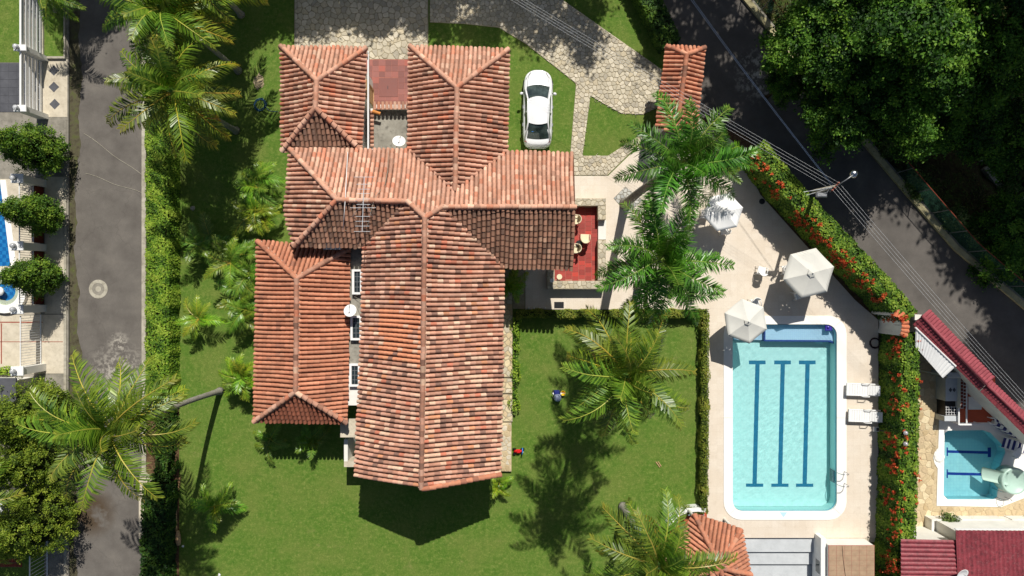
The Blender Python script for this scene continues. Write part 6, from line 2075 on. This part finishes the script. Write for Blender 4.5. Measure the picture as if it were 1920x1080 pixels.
f = P(746, 266, 1.9); dish('white satellite dish over the grey slab between the wings', 748, 266, 2.7, .36, math.radians(75), math.radians(62), f)
f = P(663, 583, 3.3); dish('white satellite dish beside the skylights', 657, 583, 4.15, .34, math.radians(100), math.radians(70), f)
f = P(1810, 1078, 2.9); dish('white satellite dish on the red sheet roofs', 1803, 1076, 3.4, .35, math.radians(-60), math.radians(65), f)
an = thing('tv_antenna', 'tall television antenna with crossbars standing on the cross roof', 'antenna', tuple(P(679, 385, 5.6)))
mt = P(680, 384, 5.7); bz = 7.3
boom0, boom1 = P(683, 332, bz), P(679, 434, bz - .6)
obj('mast', MB().tube([mt, Vector((mt.x, mt.y, bz - .1))], .025, 7), M['grey_metal'], an)
obj('boom', MB().tube([boom0, boom1], .02, 6), M['wire'], an)
for k, (u, w) in enumerate(((0, .5), (.13, .36), (.22, .3), (.3, .3), (.4, .32), (.5, .34), (.56, .62), (.72, .34), (.81, .34), (.9, .34), (1, .4))):
    q = boom0.lerp(boom1, u)
    obj('element', MB().tube([q - Vector((w, 0, 0)), q + Vector((w, 0, 0))], .012, 5), M['wire'], an)
for s in (-1, 1):
    obj('brace', MB().tube([P(680, 380, 6.6), P(680 + s * 22, 410, 5.3)], .012, 5), M['wire'], an)
o = obj('roof_pipe', MB().tube([P(652, 285, 4.6), P(649, 340, 5.4), P(647, 378, 5.98), P(643, 433, 5.1)], .02, 6), M['white_plastic'], smooth=True); tag(o, 'thin white pipe laid over the cross roof beside the antenna', 'pipe')
for (pts, lb) in (([(728, 282, 4.6), (727, 320, 5.1), (722, 345, 5.4), (705, 368, 5.8), (700, 380, 5.95), (690, 420, 5.2), (680, 436, 4.95), (646, 432, 5.0)], 'pale cable snaking from the antenna over the ridge'),
                  ([(752, 280, 2.6), (733, 262, 2.2), (735, 280, 2.5), (738, 284, 4.55)], 'pale cable looping beside the dish on the grey slab'),
                  ([(672, 552, 3.6), (664, 556, 3.45), (676, 562, 3.6), (670, 574, 3.5), (677, 590, 3.6), (672, 600, 3.5)], 'pale tangle of cable between the upper skylights')):
    ps = [P(*q) for q in pts]
    o = obj('roof_cable', MB().tube(ps, .012, 5), M['kerb'], smooth=True); tag(o, lb, 'cable', 'cables on the roofs')

# ------------------------------------------------------------------ left neighbour
yl = slab('neighbour_yard', [(-300, -330), (130, -330), (130, 1300), (-300, 1300)], .08, 'grey_paving')
def patch_slab(name, pts, z, mat, h=.06):
    return structure(name, MB().prism(pxy(pts), z - h, z), M[mat])
patch_slab('neighbour_lawn', [(-300, -330), (42, -330), (44, 118), (-300, 118)], .088, 'lawn')
pt_ = patch_slab('dark_patio', [(-300, 119), (50, 119), (50, 211), (-300, 211)], .09, 'dark_paving')
for i in range(4):
    for j in range(6):
        x0 = -12 + i * 15.5; y0 = 120 + j * 15.2
        obj('tile', MB().bbox(P(x0, 0).x, P(x0 + 15, 0).x, P(0, y0 + 14.7).y, P(0, y0).y, .085, .1, .004), M['dark_paving'], pt_)
patch_slab('forecourt', [(80, 112), (128, 112), (128, 220), (80, 220)], .092, 'pale_paving')
for k, (x, y) in enumerate(((103, 133), (103, 164), (104.5, 196))):
    o = obj('paving_diamond', MB().prism(pxy([(x - 10, y), (x, y - 10), (x + 10, y), (x, y + 10)]), .08, .098), M['dark_paving'])
    tag(o, ['top', 'middle', 'bottom'][k] + ' of three dark diamond tiles set in the pale forecourt', 'tile', 'dark diamonds in the forecourt')
patch_slab('planting_bed', [(86, -60), (124, -60), (124, 108), (86, 108)], .13, 'lawn', .1)
for (x0, y0, x1, y1, n_) in ((84, -60, 86, 112, 'planter_edge'), (124, -60, 126.5, 112, 'planter_edge'), (86, 108, 124, 112, 'planter_edge')):
    structure(n_, MB().box(P(x0, 0).x, P(x1, 0).x, P(0, y1).y, P(0, y0).y, 0, .24), M['kerb'])
patch_slab('pavement', [(84, 224), (126, 224), (126, 330), (84, 330)], .094, 'grey_paving')
patch_slab('pavement', [(86, 332), (122, 332), (122, 588), (86, 588)], .095, 'pale_paving')
patch_slab('driveway_apron', [(-300, 590), (122, 590), (122, 700), (-300, 700)], .1, 'pale_paving')
for (x0, y0, x1, y1) in ((-40, 603, 82, 605), (4, 606, 6, 682), (-40, 640, 120, 641.2)):
    structure('red_inlay', MB().prism(pxy([(x0, y0), (x1, y0), (x1, y1), (x0, y1)]), .08, .104), M['brick_red'])
structure('kerb', MB().box(P(122, 0).x, P(127, 0).x, P(0, 1300).y, P(0, 332).y, -.1, .13), M['kerb'])

def pillar(label, px, py, h, w=.42, d=.5, globe=True):
    """gate pillar whose foot is at ground px"""
    c0 = P(px, py)
    t = thing('gate_pillar', label, 'pillar', (c0.x, c0.y, .08), 'white pillars of the left wall')
    obj('shaft', MB().box(c0.x - d, c0.x + d * .2, c0.y - w / 2, c0.y + w / 2, .08, h), M['white_wall'], t)
    obj('cap', MB().bbox(c0.x - d - .05, c0.x + d * .2 + .05, c0.y - w / 2 - .05, c0.y + w / 2 + .05, h, h + .08, .02), M['white_paint'], t)
    if globe:
        g = Vector((c0.x - d * .6, c0.y, h + .24))
        obj('lamp_socket', MB().lathe([(.09, -.16), (.07, -.1), (.05, -.06)], 10, g), M['dark_metal'], t)
        obj('globe', MB().lathe([(.04, -.15), (.13, -.1), (.16, 0), (.13, .1), (.04, .15)], 12, g), M['globe'], t, smooth=True)
    return t
pillar('white pillar with a globe between the two slatted fence panels', 90, 112, 1.95, .25)
pillar('white pillar with a globe at the lower end of the slatted fence', 90, 220, 1.95, .28)
pillar('white pillar with a globe above the mosaic pool', 86, 345, 2.0)
pillar('white pillar with a globe halfway along the barred fence', 86, 465, 2.0)
pillar('white pillar with a globe next to the round spa', 86, 578, 2.0)
pillar('white pillar with a globe below the barred driveway gate', 86, 688, 2.0)

def slat_fence(label, y0, y1, x=82, h=1.75, n=6):
    a, b = P(x, y0), P(x, y1)
    t = thing('slatted_fence', label, 'fence', (a.x, (a.y + b.y) / 2, .08), 'white slatted fence panels')
    for k in range(n):
        z = .2 + (h - .3) * k / (n - 1)
        obj('slat', MB().box(a.x - .02, a.x + .02, b.y, a.y, z, z + .15), M['white_paint'], t)
    m = max(3, int(abs(y1 - y0) / 22))
    for k in range(m + 1):
        yy = a.y + (b.y - a.y) * k / m
        obj('upright', MB().box(a.x - .045, a.x - .021, yy - .02, yy + .02, .08, h + .1), M['white_paint'], t)
    obj('top_rail', MB().box(a.x - .05, a.x + .05, b.y, a.y, h + .1, h + .16), M['white_paint'], t)
slat_fence('white slatted fence panel beside the planter, cut by the top edge', -60, 106)
slat_fence('white slatted fence panel beside the diamond forecourt', 118, 214)

def bar_fence(label, y0, y1, x, z0, h, step=.13, name='barred_fence', cat='fence', group='white barred fence panels'):
    a, b = P(x, y0), P(x, y1)
    t = thing(name, label, cat, (a.x, (a.y + b.y) / 2, z0), group)
    n = int((a.y - b.y) / step)
    for k in range(n + 1):
        yy = a.y - (a.y - b.y) * k / n
        obj('bar', MB().box(a.x - .012, a.x + .012, yy - .012, yy + .012, z0 + .04, z0 + h - .04), M['white_paint'], t)
    for z in (z0 + .02, z0 + h - .04):
        obj('rail', MB().box(a.x - .025, a.x + .025, b.y, a.y, z, z + .045), M['white_paint'], t)
    return t
for k, (y0, y1, lb) in enumerate(((352, 456, 'white barred fence panel on the low brown wall beside the mosaic pool'), (472, 570, 'white barred fence panel on the low brown wall beside the round spa'))):
    bar_fence(lb, y0, y1, 80, .75, 1.15)
    structure('dwarf_wall', MB().box(P(76, 0).x, P(84, 0).x, P(0, y1).y, P(0, y0).y, .08, .75), M['brown_wall'])
bar_fence('white barred driveway gate leaf, upper half', 590, 636, 80, .12, 1.7, .14, 'driveway_gate', 'gate', 'barred driveway gate leaves')
bar_fence('white barred driveway gate leaf, lower half', 637.5, 682, 80, .12, 1.7, .14, 'driveway_gate', 'gate', 'barred driveway gate leaves')
bar_fence('white barred fence at the bottom left corner under the conifer', 1010, 1110, 92, .12, 1.5, .2)

# mosaic pool and round spa
mp = thing('mosaic_pool', 'blue checkered mosaic pool cut by the left edge', 'pool', tuple(P(10, 420, .08)))
obj('deck', MB().prism(pxy([(-200, 336), (76, 336), (78, 588), (-200, 588)]), 0, .1), M['pale_paving'], mp)
outer = pxy([(-120, 338), (14, 338), (34, 500), (-120, 500)]); inner_ = pxy([(-120, 340), (4, 340), (23, 498), (-120, 498)])
obj('coping', MB().prism(pxy([(3, 338), (14, 338), (34, 499), (23, 499)]), .05, .14), M['coping'], mp)
obj('basin', MB().prism(pxy([(-120, 338), (2.7, 338), (22.7, 499), (-120, 499)]), .05, .106), M['mosaic'], mp)
obj('water', MB().prism(pxy([(-120, 338), (2.6, 338), (22.6, 499), (-120, 499)]), .122, .126), M['water'], mp)
spa = thing('round_spa', 'round spa with a white rim and a pale mushroom in the middle', 'spa', tuple(P(14, 548, .1)))
c_ = P(16, 546)
obj('rim', annulus(.82, 1.28, .1, .34), M['coping'], spa)
obj('bench', annulus(.55, .815, .1, .2), M['pale_paving'], spa)
obj('basin', MB().lathe([(.545, .1), (.545, .13)], 24, (c_.x, c_.y, 0)), M['mosaic'], spa)
obj('water', MB().lathe([(.81, .21), (.81, .214)], 24, (c_.x, c_.y, 0)), M['water'], spa)
obj('mushroom', MB().lathe([(.06, .1), (.06, .45), (.26, .5), (.22, .58), (.05, .62)], 16, (c_.x - .15, c_.y, 0)), M['white_plastic'], spa, smooth=True)
# dark roof, planter and garden things lower down
nb = thing('dark_roof_shed', 'flat dark roofed shed below the planter on the left edge', 'shed', tuple(P(0, 750, .08)))
obj('wall', MB().box(P(-120, 0, 2).x, P(26, 0, 2).x - .1, P(0, 792, 2).y + .1, P(0, 712, 2).y - .1, .08, 2.0), M['white_wall'], nb)
obj('roof', MB().bbox(P(-130, 0, 2.1).x, P(30, 0, 2.1).x, P(0, 795, 2.1).y, P(0, 709, 2.1).y, 2.0, 2.12, .02), M['dark_paving'], nb)
hedge('planter_hedge', 'low green strip behind the white pillar below the driveway', [(-60, 697), (-10, 696), (26, 694)], .4, .35, 380, .05, HG, 15, base=.1)
for k, (x, y, r_, z, lb, mt_) in enumerate(((-8, 890, .9, .8, 'pale green round water slide bowl at the left edge', 'slide'), (-6, 862, .55, 1.0, 'white round garden table at the left edge above the slide bowl', 'white_plastic'), (-2, 945, .7, .5, 'white low bench block at the left edge below the slide bowl', 'white_plastic'))):
    c0 = P(x, y)
    t = thing(('slide_bowl', 'garden_table', 'bench_block')[k], lb, ('slide', 'table', 'bench')[k], (c0.x, c0.y, .08))
    obj('top', MB().lathe([(r_ * .95, z - .12), (r_, z - .04), (r_ * .97, z), (r_ * .7, z - (.18 if k == 0 else -.005)), (.02, z - (.22 if k == 0 else -.006))], 22, (c0.x, c0.y, .08)), M[mt_], t, smooth=True)
    obj('foot', MB().lathe([(r_ * .5, 0), (r_ * .3, z - .13)], 14, (c0.x, c0.y, .08)), M['white_paint'], t)
patch_slab('neighbour_lawn', [(-300, 975), (85, 975), (85, 1300), (-300, 1300)], .09, 'lawn')
bp = patch_slab('brick_path', [(-300, 1046), (40, 1046), (40, 1062), (-300, 1062)], .1, 'mortar')
for i in range(6):
    for j in range(2):
        x0 = -8 + i * 8 + (4 if j else 0)
        obj('brick', MB().bbox(P(x0, 0).x, P(x0 + 7.4, 0).x, P(0, 1053.5 + j * 8).y, P(0, 1046.5 + j * 8).y, .09, .12, .005), M['brick_red'], bp)
patch_slab('pavement', [(88, 704), (122, 704), (122, 1300), (88, 1300)], .096, 'grey_paving')

# ------------------------------------------------------------------ right neighbour
SP_W = [(1770, 812), (1776, 807), (1842, 806), (1856, 811), (1881, 836), (1884, 848), (1872, 880), (1873, 898), (1868, 932), (1862, 936), (1776, 936), (1768, 928)]
yr = slab('right_yard', [(1693, 622), (1719, 594), (1920, 803), (2300, 1200), (2300, 1300), (1680, 1300)], .02, 'cream_mortar', holes=[SP_W])
pave(yr, pxy([(1694, 640), (1722, 628), (1785, 700), (1768, 790), (1757, 800), (1748, 948), (1885, 954), (1930, 936), (1930, 985), (1755, 990), (1745, 1014), (1688, 1014)]), .36, .02, 31, CREAM_TINTS, h=.022, joint=.016)
sp_ = thing('small_pool', 'small angular pool with two blue lane lines in the right yard', 'pool', tuple(P(1825, 872)))
obj('surround', MB().prism(pxy([(1760, 783), (1905, 785), (1940, 830), (1940, 925), (1876, 950), (1755, 948), (1757, 878), (1751, 868), (1749, 858), (1751, 848), (1758, 840)]), .0, .06, holes=[pxy(SP_W)]), M['coping'], sp_)
sc_ = P(1825, 872); inn = [(sc_.x + (v[0] - sc_.x) * .995, sc_.y + (v[1] - sc_.y) * .995) for v in pxy(SP_W)]; mb = MB()
for k in range(len(inn)):
    a, b = inn[k], inn[(k + 1) % len(inn)]
    mb.face([(a[0], a[1], .05), (b[0], b[1], .05), (b[0], b[1], -1.0), (a[0], a[1], -1.0)])
obj('wall', mb, M['small_basin'], sp_)
obj('floor', MB().prism(inn, -1.1, -.9), M['small_basin'], sp_)
zf = -.9
q = lambda x, y: tuple(P(x, y, zf))[:2]
for yy in (845, 886):
    obj('lane_line', MB().prism([q(1771, yy - 3), q(1846, yy - 1), q(1846, yy + 4), q(1771, yy + 2)], zf - .01, zf + .006).prism([q(1846, yy - 8), q(1852, yy - 8), q(1852, yy + 10), q(1846, yy + 10)], zf - .01, zf + .006).prism([q(1769.5, yy - 8), q(1772, yy - 8), q(1772, yy + 8), q(1769.5, yy + 8)], zf - .012, zf + .008), M['small_line'], sp_)
ripple_sheet(sp_, inn, -.06, 5, .0003)
cx_, cy_ = P(1760, 856).xy
obj('shell_step', MB().lathe([(.3, .055), (.3, .1), (.24, .12)], 18, (cx_, cy_, 0)), M['coping'], sp_)
sl = thing('water_slide', 'pale green slide with a round bowl running into the small pool', 'slide', tuple(P(1900, 900)))
c0 = P(1902, 902, .8)
obj('bowl', MB().lathe([(.75, .0), (.78, .75), (.74, .82), (.66, .78), (.5, .66), (.05, .62)], 22, (c0.x, c0.y, .06)), M['slide'], sl, smooth=True)
chv = []
for k in range(9):
    u = k / 8
    x, y, z = c0.x - .4 - 1.05 * u, c0.y + .12 + .28 * u * .6, .78 - .62 * u
    for j in range(7):
        a = math.pi * (j / 6)
        chv.append((x, y + .36 * math.cos(a), z - .16 * math.sin(a) + .16))
for k in range(9):
    for j in range(7):
        v = chv[k * 7 + j]; chv.append((v[0], v[1] * 1.0 + (.02 if j < 3 else -.02), v[2] - .03))
fs = [(k * 7 + j, k * 7 + j + 1, (k + 1) * 7 + j + 1, (k + 1) * 7 + j) for k in range(8) for j in range(6)]
fs += [(63 + k * 7 + j, 63 + (k + 1) * 7 + j, 63 + (k + 1) * 7 + j + 1, 63 + k * 7 + j + 1) for k in range(8) for j in range(6)]
obj('chute', MB().add(chv, fs), M['slide'], sl, smooth=True)
lad2 = thing('pool_ladder', 'thin steel handrails at the lower right corner of the small pool', 'ladder', tuple(P(1880, 935, .06)))
for k in range(2):
    a = P(1884, 918 + k * 14, .06)
    obj('rail', MB().tube([a, a + Vector((0, 0, .6)), a + Vector((-.25, .03, .75)), P(1868, 918 + k * 14) + Vector((0, 0, .4)), P(1868, 918 + k * 14) + Vector((0, 0, -.5))], .02, 6), M['steel'], lad2, smooth=True)
dc = thing('deck_chair', 'folding deck chair with navy and white stripes by the small pool', 'deck chair', tuple(P(1900, 836, .06)))
a, b = P(1880, 829, .45), P(1926, 842, .5); d = (b - a) / 9; n_ = Vector((-d.y, d.x, 0)).normalized() * .28
for k in range(9):
    p0, p1 = a + d * (k + .03), a + d * (k + .97); z = Vector((0, 0, .08 * math.sin(k / 8 * math.pi) * -1))
    obj('stripe', MB().add([p0 - n_ + z, p1 - n_ + z, p1 + n_ + z, p0 + n_ + z, p0 - n_ + z - Vector((0, 0, .02)), p1 - n_ + z - Vector((0, 0, .02)), p1 + n_ + z - Vector((0, 0, .02)), p0 + n_ + z - Vector((0, 0, .02))], [(0, 1, 2, 3), (7, 6, 5, 4), (0, 4, 5, 1), (1, 5, 6, 2), (2, 6, 7, 3), (3, 7, 4, 0)]), M['navy_paint'] if k % 2 == 0 else M['white_plastic'], dc)
for s in (-1, 1):
    obj('frame', MB().tube([a + n_ * s * 1.08, b + n_ * s * 1.08], .02, 6), M['white_paint'], dc)
    for u in (.1, .8):
        g = a.lerp(b, u) + n_ * s * 1.08
        obj('leg', MB().tube([g, Vector((g.x, g.y, .06))], .018, 6), M['white_paint'], dc)
wt = thing('side_table', 'white square side table by the striped deck chair', 'table', tuple(P(1909, 850, .06)))
c0 = P(1909, 850, .45); mm = Matrix.Translation((c0.x, c0.y, 0)) @ Matrix.Rotation(math.radians(35), 4, 'Z')
obj('top', MB().bbox(-.26, .26, -.22, .22, .42, .45, .01, m=mm), M['white_plastic'], wt)
for sx in (-1, 1):
    for sy in (-1, 1): obj('leg', MB().box(sx * .2 - .02, sx * .2 + .02, sy * .17 - .02, sy * .17 + .02, .06, .42, m=mm), M['white_plastic'], wt)

# roofed garden wall along the road
gwl = thing('roofed_wall', 'garden wall along the road under a narrow red metal roof', 'wall', tuple(P(1790, 670)))
def corrug(mb, p00, p10, p01, p11, n, amp, th=.03, sharp=False, rows=1, lift=0.0):
    """sheet from edge p00-p10 to edge p01-p11 with n ribs spread along the first edge"""
    nrm = (p10 - p00).cross(p01 - p00).normalized()
    if nrm.z < 0: nrm = -nrm
    prof = []
    for k in range(n):
        for f, h_ in ((0, 0), (.3, 0), (.42, 1), (.72, 1), (.85, 0)) if sharp else ((0, 0), (.2, .35), (.4, .9), (.55, 1), (.7, .9), (.88, .35)):
            prof.append(((k + f) / n, h_ * amp))
    prof.append((1, 0))
    for r in range(rows):
        v0, v1 = r / rows, min(1, (r + 1.12) / rows)
        top, bot = [], []
        for u, h_ in prof:
            a_, b_ = p00.lerp(p10, u), p01.lerp(p11, u)
            top += [a_.lerp(b_, v0) + nrm * (h_ + lift * (rows > 1)), a_.lerp(b_, v1) + nrm * h_]
        bot = [q_ - nrm * th for q_ in top]
        m_ = len(prof); o_ = len(top)
        fs = [(2 * k, 2 * k + 2, 2 * k + 3, 2 * k + 1) for k in range(m_ - 1)] + [(o_ + 2 * k, o_ + 2 * k + 1, o_ + 2 * k + 3, o_ + 2 * k + 2) for k in range(m_ - 1)]
        fs += [(2 * k, o_ + 2 * k, o_ + 2 * k + 2, 2 * k + 2) for k in range(m_ - 1)] + [(2 * k + 1, 2 * k + 3, o_ + 2 * k + 3, o_ + 2 * k + 1) for k in range(m_ - 1)]
        mb.add(top + bot, fs)
    return mb
zr, ze = 2.95, 2.6
obj('roof_slope', corrug(MB(), P(1742, 580, ze), P(1864, 708, ze), P(1729, 592, zr), P(1849, 721, zr), 26, .05, rows=2, lift=.03), M['bright_red_metal'], gwl)
obj('roof_slope', corrug(MB(), P(1712, 608, ze), P(1836, 732, ze), P(1729, 592, zr), P(1849, 721, zr), 26, .05, rows=3, lift=.03), M['red_metal'], gwl)
obj('roof_slope', corrug(MB(), P(1858, 712, ze), P(1990, 838, ze), P(1851, 722, zr - .1), P(1982, 848, zr - .1), 28, .045, rows=1), M['bright_red_metal'], gwl)
obj('roof_slope', corrug(MB(), P(1838, 734, ze), P(1968, 862, ze), P(1851, 722, zr - .1), P(1982, 848, zr - .1), 28, .045, rows=2, lift=.02), M['red_metal'], gwl)
for a, b, z in (((1729, 592), (1849, 721), zr), ((1851, 722), (1982, 848), zr - .1)):
    obj('ridge_cap', MB().tube([P(*a, z + .04), P(*b, z + .04)], .09, 8), M['bright_red_metal'], gwl, smooth=True)
wl_ = [Vector(P(x, y, zr).xy) for x, y in ((1731, 594), (1850, 722), (1982, 848))]
oa, ob_ = offset_line(wl_, .12), offset_line(wl_, -.12)
obj('wall', MB().prism([tuple(v) for v in oa] + [tuple(v) for v in ob_[::-1]], 0, 2.6), M['white_wall'], gwl)
obj('end_pillar', MB().box(P(1715, 0, 2.6).x, P(1728, 0, 2.6).x, P(0, 600, 2.6).y, P(0, 590, 2.6).y, 0, 2.62), M['white_wall'], gwl)
aw = thing('awning', 'white ribbed awning sheet leaning below the red roofed wall', 'awning', tuple(P(1750, 660)))
obj('sheet', corrug(MB(), P(1716, 650, 2.42), P(1768, 709, 2.42), P(1717, 616, 2.66), P(1791, 688, 2.66), 14, .03), M['white_paint'], aw)
obj('gutter', MB().tube([P(1716, 614, 2.7), P(1792, 687, 2.7)], .05, 7), M['white_paint'], aw)
for x, y in ((1719, 645), (1767, 703)): 
    f_ = P(x, y, 2.4); obj('post', MB().tube([(f_.x, f_.y, .02), (f_.x, f_.y, 2.4)], .035, 7), M['white_paint'], aw)
# barbecue corner
bq = thing('barbecue_counter', 'grey barbecue counter with a black grill and two dark diamonds', 'barbecue', tuple(P(1786, 745)))
def zb_(mb, x0, y0, x1, y1, z0, z1, b=0):
    return pbox(mb, x0, y0, x1, y1, z0, z1, bevel=b)
obj('counter', zb_(MB(), 1773, 709, 1800, 752, .02, .95, .015), M['step_grey'], bq)
obj('hood', zb_(MB(), 1776, 698, 1802, 708.5, .02, 1.5, .03), M['step_grey'], bq)
for s in (0, 7):
    x, y = 1782 + s, 731
    obj('diamond_tile', MB().prism([tuple(P(px_, py_, .95))[:2] for px_, py_ in ((x - 3.2, y), (x, y - 4.5), (x + 3.2, y), (x, y + 4.5))], .94, .962), M['dark_paving'], bq)
obj('fire_box', zb_(MB(), 1772, 752.5, 1798, 780, .02, .8), M['black'], bq)
mb = MB()
for k in range(5): zb_(mb, 1774 + k * 5, 762, 1774.6 + k * 5, 779, .83, .85)
for k in range(4): zb_(mb, 1773, 763 + k * 5, 1797, 763.6 + k * 5, .855, .875)
obj('grate', mb, M['white_paint'], bq)
obj('base', zb_(MB(), 1771, 780.5, 1798, 790, .02, .9, .015), M['step_grey'], bq)
ht = thing('hut', 'open hut floor in red with white railings and a brick wall', 'hut', tuple(P(1835, 752)))
obj('floor', zb_(MB(), 1812, 705, 1866, 792, .02, .35), M['red_floor'], ht)
obj('panel', zb_(MB(), 1816, 744, 1841, 768, .3, .38, .01), M['white_paint'], ht)
wb = obj('brick_wall', zb_(MB(), 1801, 708, 1812, 766, .02, 1.25), M['white_wall'], ht)
for j in range(9):
    for i in range(2):
        zb_b = zb_(MB(), 1801.6 + i * 5.2, 709 + j * 6.3 + (2 if i else 0), 1806 + i * 5.2, 714.4 + j * 6.3 + (2 if i else 0) * .6, 1.24, 1.265, .004)
        obj('brick', zb_b, M['brown_wall'], wb)
obj('low_wall', zb_(MB(), 1800, 766.5, 1811.5, 792, .02, .6), M['red_floor'], ht)
for (x0, y0, x1, y1) in ((1797, 709, 1799.5, 797), (1811.8, 712, 1814, 795), (1799.6, 794.5, 1868, 797.5), (1866, 784, 1868.5, 794.4), (1858, 783, 1868, 785)):
    obj('railing', zb_(MB(), x0, y0, x1, y1, 1.0, 1.06), M['white_paint'], ht)
for x, y in ((1799, 795), (1813, 795), (1840, 795), (1867, 795), (1813, 750), (1866, 786)):
    f_ = P(x, y, 1.0); obj('baluster', MB().box(f_.x - .02, f_.x + .02, f_.y - .02, f_.y + .02, .06, 1.0), M['white_paint'], ht)
ms = thing('mosaic_screen', 'low screen checkered navy and white below the red roofed wall', 'screen', tuple(P(1890, 802)))
a, b = P(1868, 786, .6), P(1925, 822, .6); d = b - a
for i in range(10):
    for j in range(3):
        p0 = a + d * (i / 10); p1 = a + d * ((i + .96) / 10); n_ = Vector((-d.y, d.x, 0)).normalized()
        e0 = n_ * (-.3 + j * .2); e1 = n_ * (-.3 + j * .2 + .19); z0_ = .5 + j * .12
        obj('tile', MB().add([p0 + e0, p1 + e0, p1 + e1, p0 + e1, p0 + e0 - Vector((0, 0, .5)), p1 + e0 - Vector((0, 0, .5)), p1 + e1 - Vector((0, 0, .5)), p0 + e1 - Vector((0, 0, .5))], [(0, 1, 2, 3), (0, 4, 5, 1), (1, 5, 6, 2), (2, 6, 7, 3), (3, 7, 4, 0)]), M['navy_paint'] if (i + j) % 2 else M['white_paint'], ms)

# planters, pool net, red sheet roofs at the bottom right
wp = thing('planter_wall', 'white planter wall between the stone paving and the red roofs', 'planter', tuple(P(1800, 988)))
for (x0, y0, x1, y1, z) in ((1747, 974, 1884, 977, .7), (1747, 977.3, 1752, 1012, .7), (1880, 977.3, 1884, 1000, .7), (1752.3, 996, 1880, 1000, .72), (1898, 974, 1990, 977, .7), (1898, 977.3, 1902, 1000, .7)):
    obj('wall', zb_(MB(), x0, y0, x1, y1, .02, z), M['white_wall'], wp)
obj('wall', zb_(MB(), 1750, 1000.3, 1800, 1020, .02, 1.0), M['white_wall'], wp)
hedge('planter_plants', 'trimmed green planting inside the long white planter', [(1782, 977), (1830, 977), (1872, 978)], .5, .65, 380, .055, HY, 16)
hedge('planter_plants', 'trimmed green planting in the short planter at the right edge', [(1895, 977), (1935, 977), (1975, 978)], .5, .65, 380, .055, HY, 17)
g = P(1766, 972); t = thing('flower_bush', 'loose flowering bush at the corner of the white planter', 'shrub', tuple(g))
me, c0 = shrub_me[0]
o = finish('foliage', me, None, t, (g.x, g.y, .75), False); o.scale = (.7,) * 3
mb = limb_mesh([tuple(Vector(v) * .7) for v in c0], .75, .03, 3, 6)
obj('stems', MB().add([(v[0] + g.x, v[1] + g.y, v[2] + .75) for v in mb.v], mb.f), M['bark'], t)
nt = thing('pool_net', 'long handled pool net lying across the planter plants', 'pool net', tuple(P(1825, 985, .75)))
a, b = P(1782, 982, .78), P(1876, 986, .78)
obj('handle', MB().tube([a, b], .018, 6), M['white_plastic'], nt); obj('head', MB().tube([a, a + Vector((-.25, .02, 0))], .05, 6), M['blue_toy'], nt)
obj('cloth', MB().bbox(P(1827, 0, .8).x, P(1835, 0, .8).x, P(0, 990, .8).y, P(0, 981, .8).y, .78, .86, .02), M['white_plastic'], nt)
rr1 = thing('red_roof_shed', 'shed with a red ribbed roof whose ribs run sideways', 'shed', tuple(P(1740, 1060)))
obj('roof', corrug(MB(), P(1689, 1180, 2.7), P(1689, 1011, 2.7), P(1796, 1180, 2.9), P(1795, 1013, 2.9), 20, .05), M['red_metal'], rr1)
obj('wall', MB().box(P(1694, 0, 2.6).x, P(1790, 0, 2.6).x, P(0, 1175, 2.6).y, P(0, 1018, 2.6).y, 0, 2.6), M['white_wall'], rr1)
rr2 = thing('red_roof_house', 'building with a red ribbed roof whose ribs run downwards', 'house', tuple(P(1880, 1050)))
obj('roof', corrug(MB(), P(1792, 994, 3.1), P(2080, 996, 3.1), P(1800, 1200, 2.75), P(2090, 1200, 2.75), 34, .05), M['red_metal'], rr2)
obj('fascia', MB().box(P(1792, 0, 3.1).x, P(2080, 0, 3.1).x, P(0, 993.5, 3.1).y, P(0, 992, 3.1).y, 2.95, 3.12), M['white_paint'], rr2)
obj('wall', MB().box(P(1800, 0, 2.8).x, P(2070, 0, 2.8).x, P(0, 1190, 2.8).y, P(0, 1000, 2.8).y, 0, 2.7), M['white_wall'], rr2)
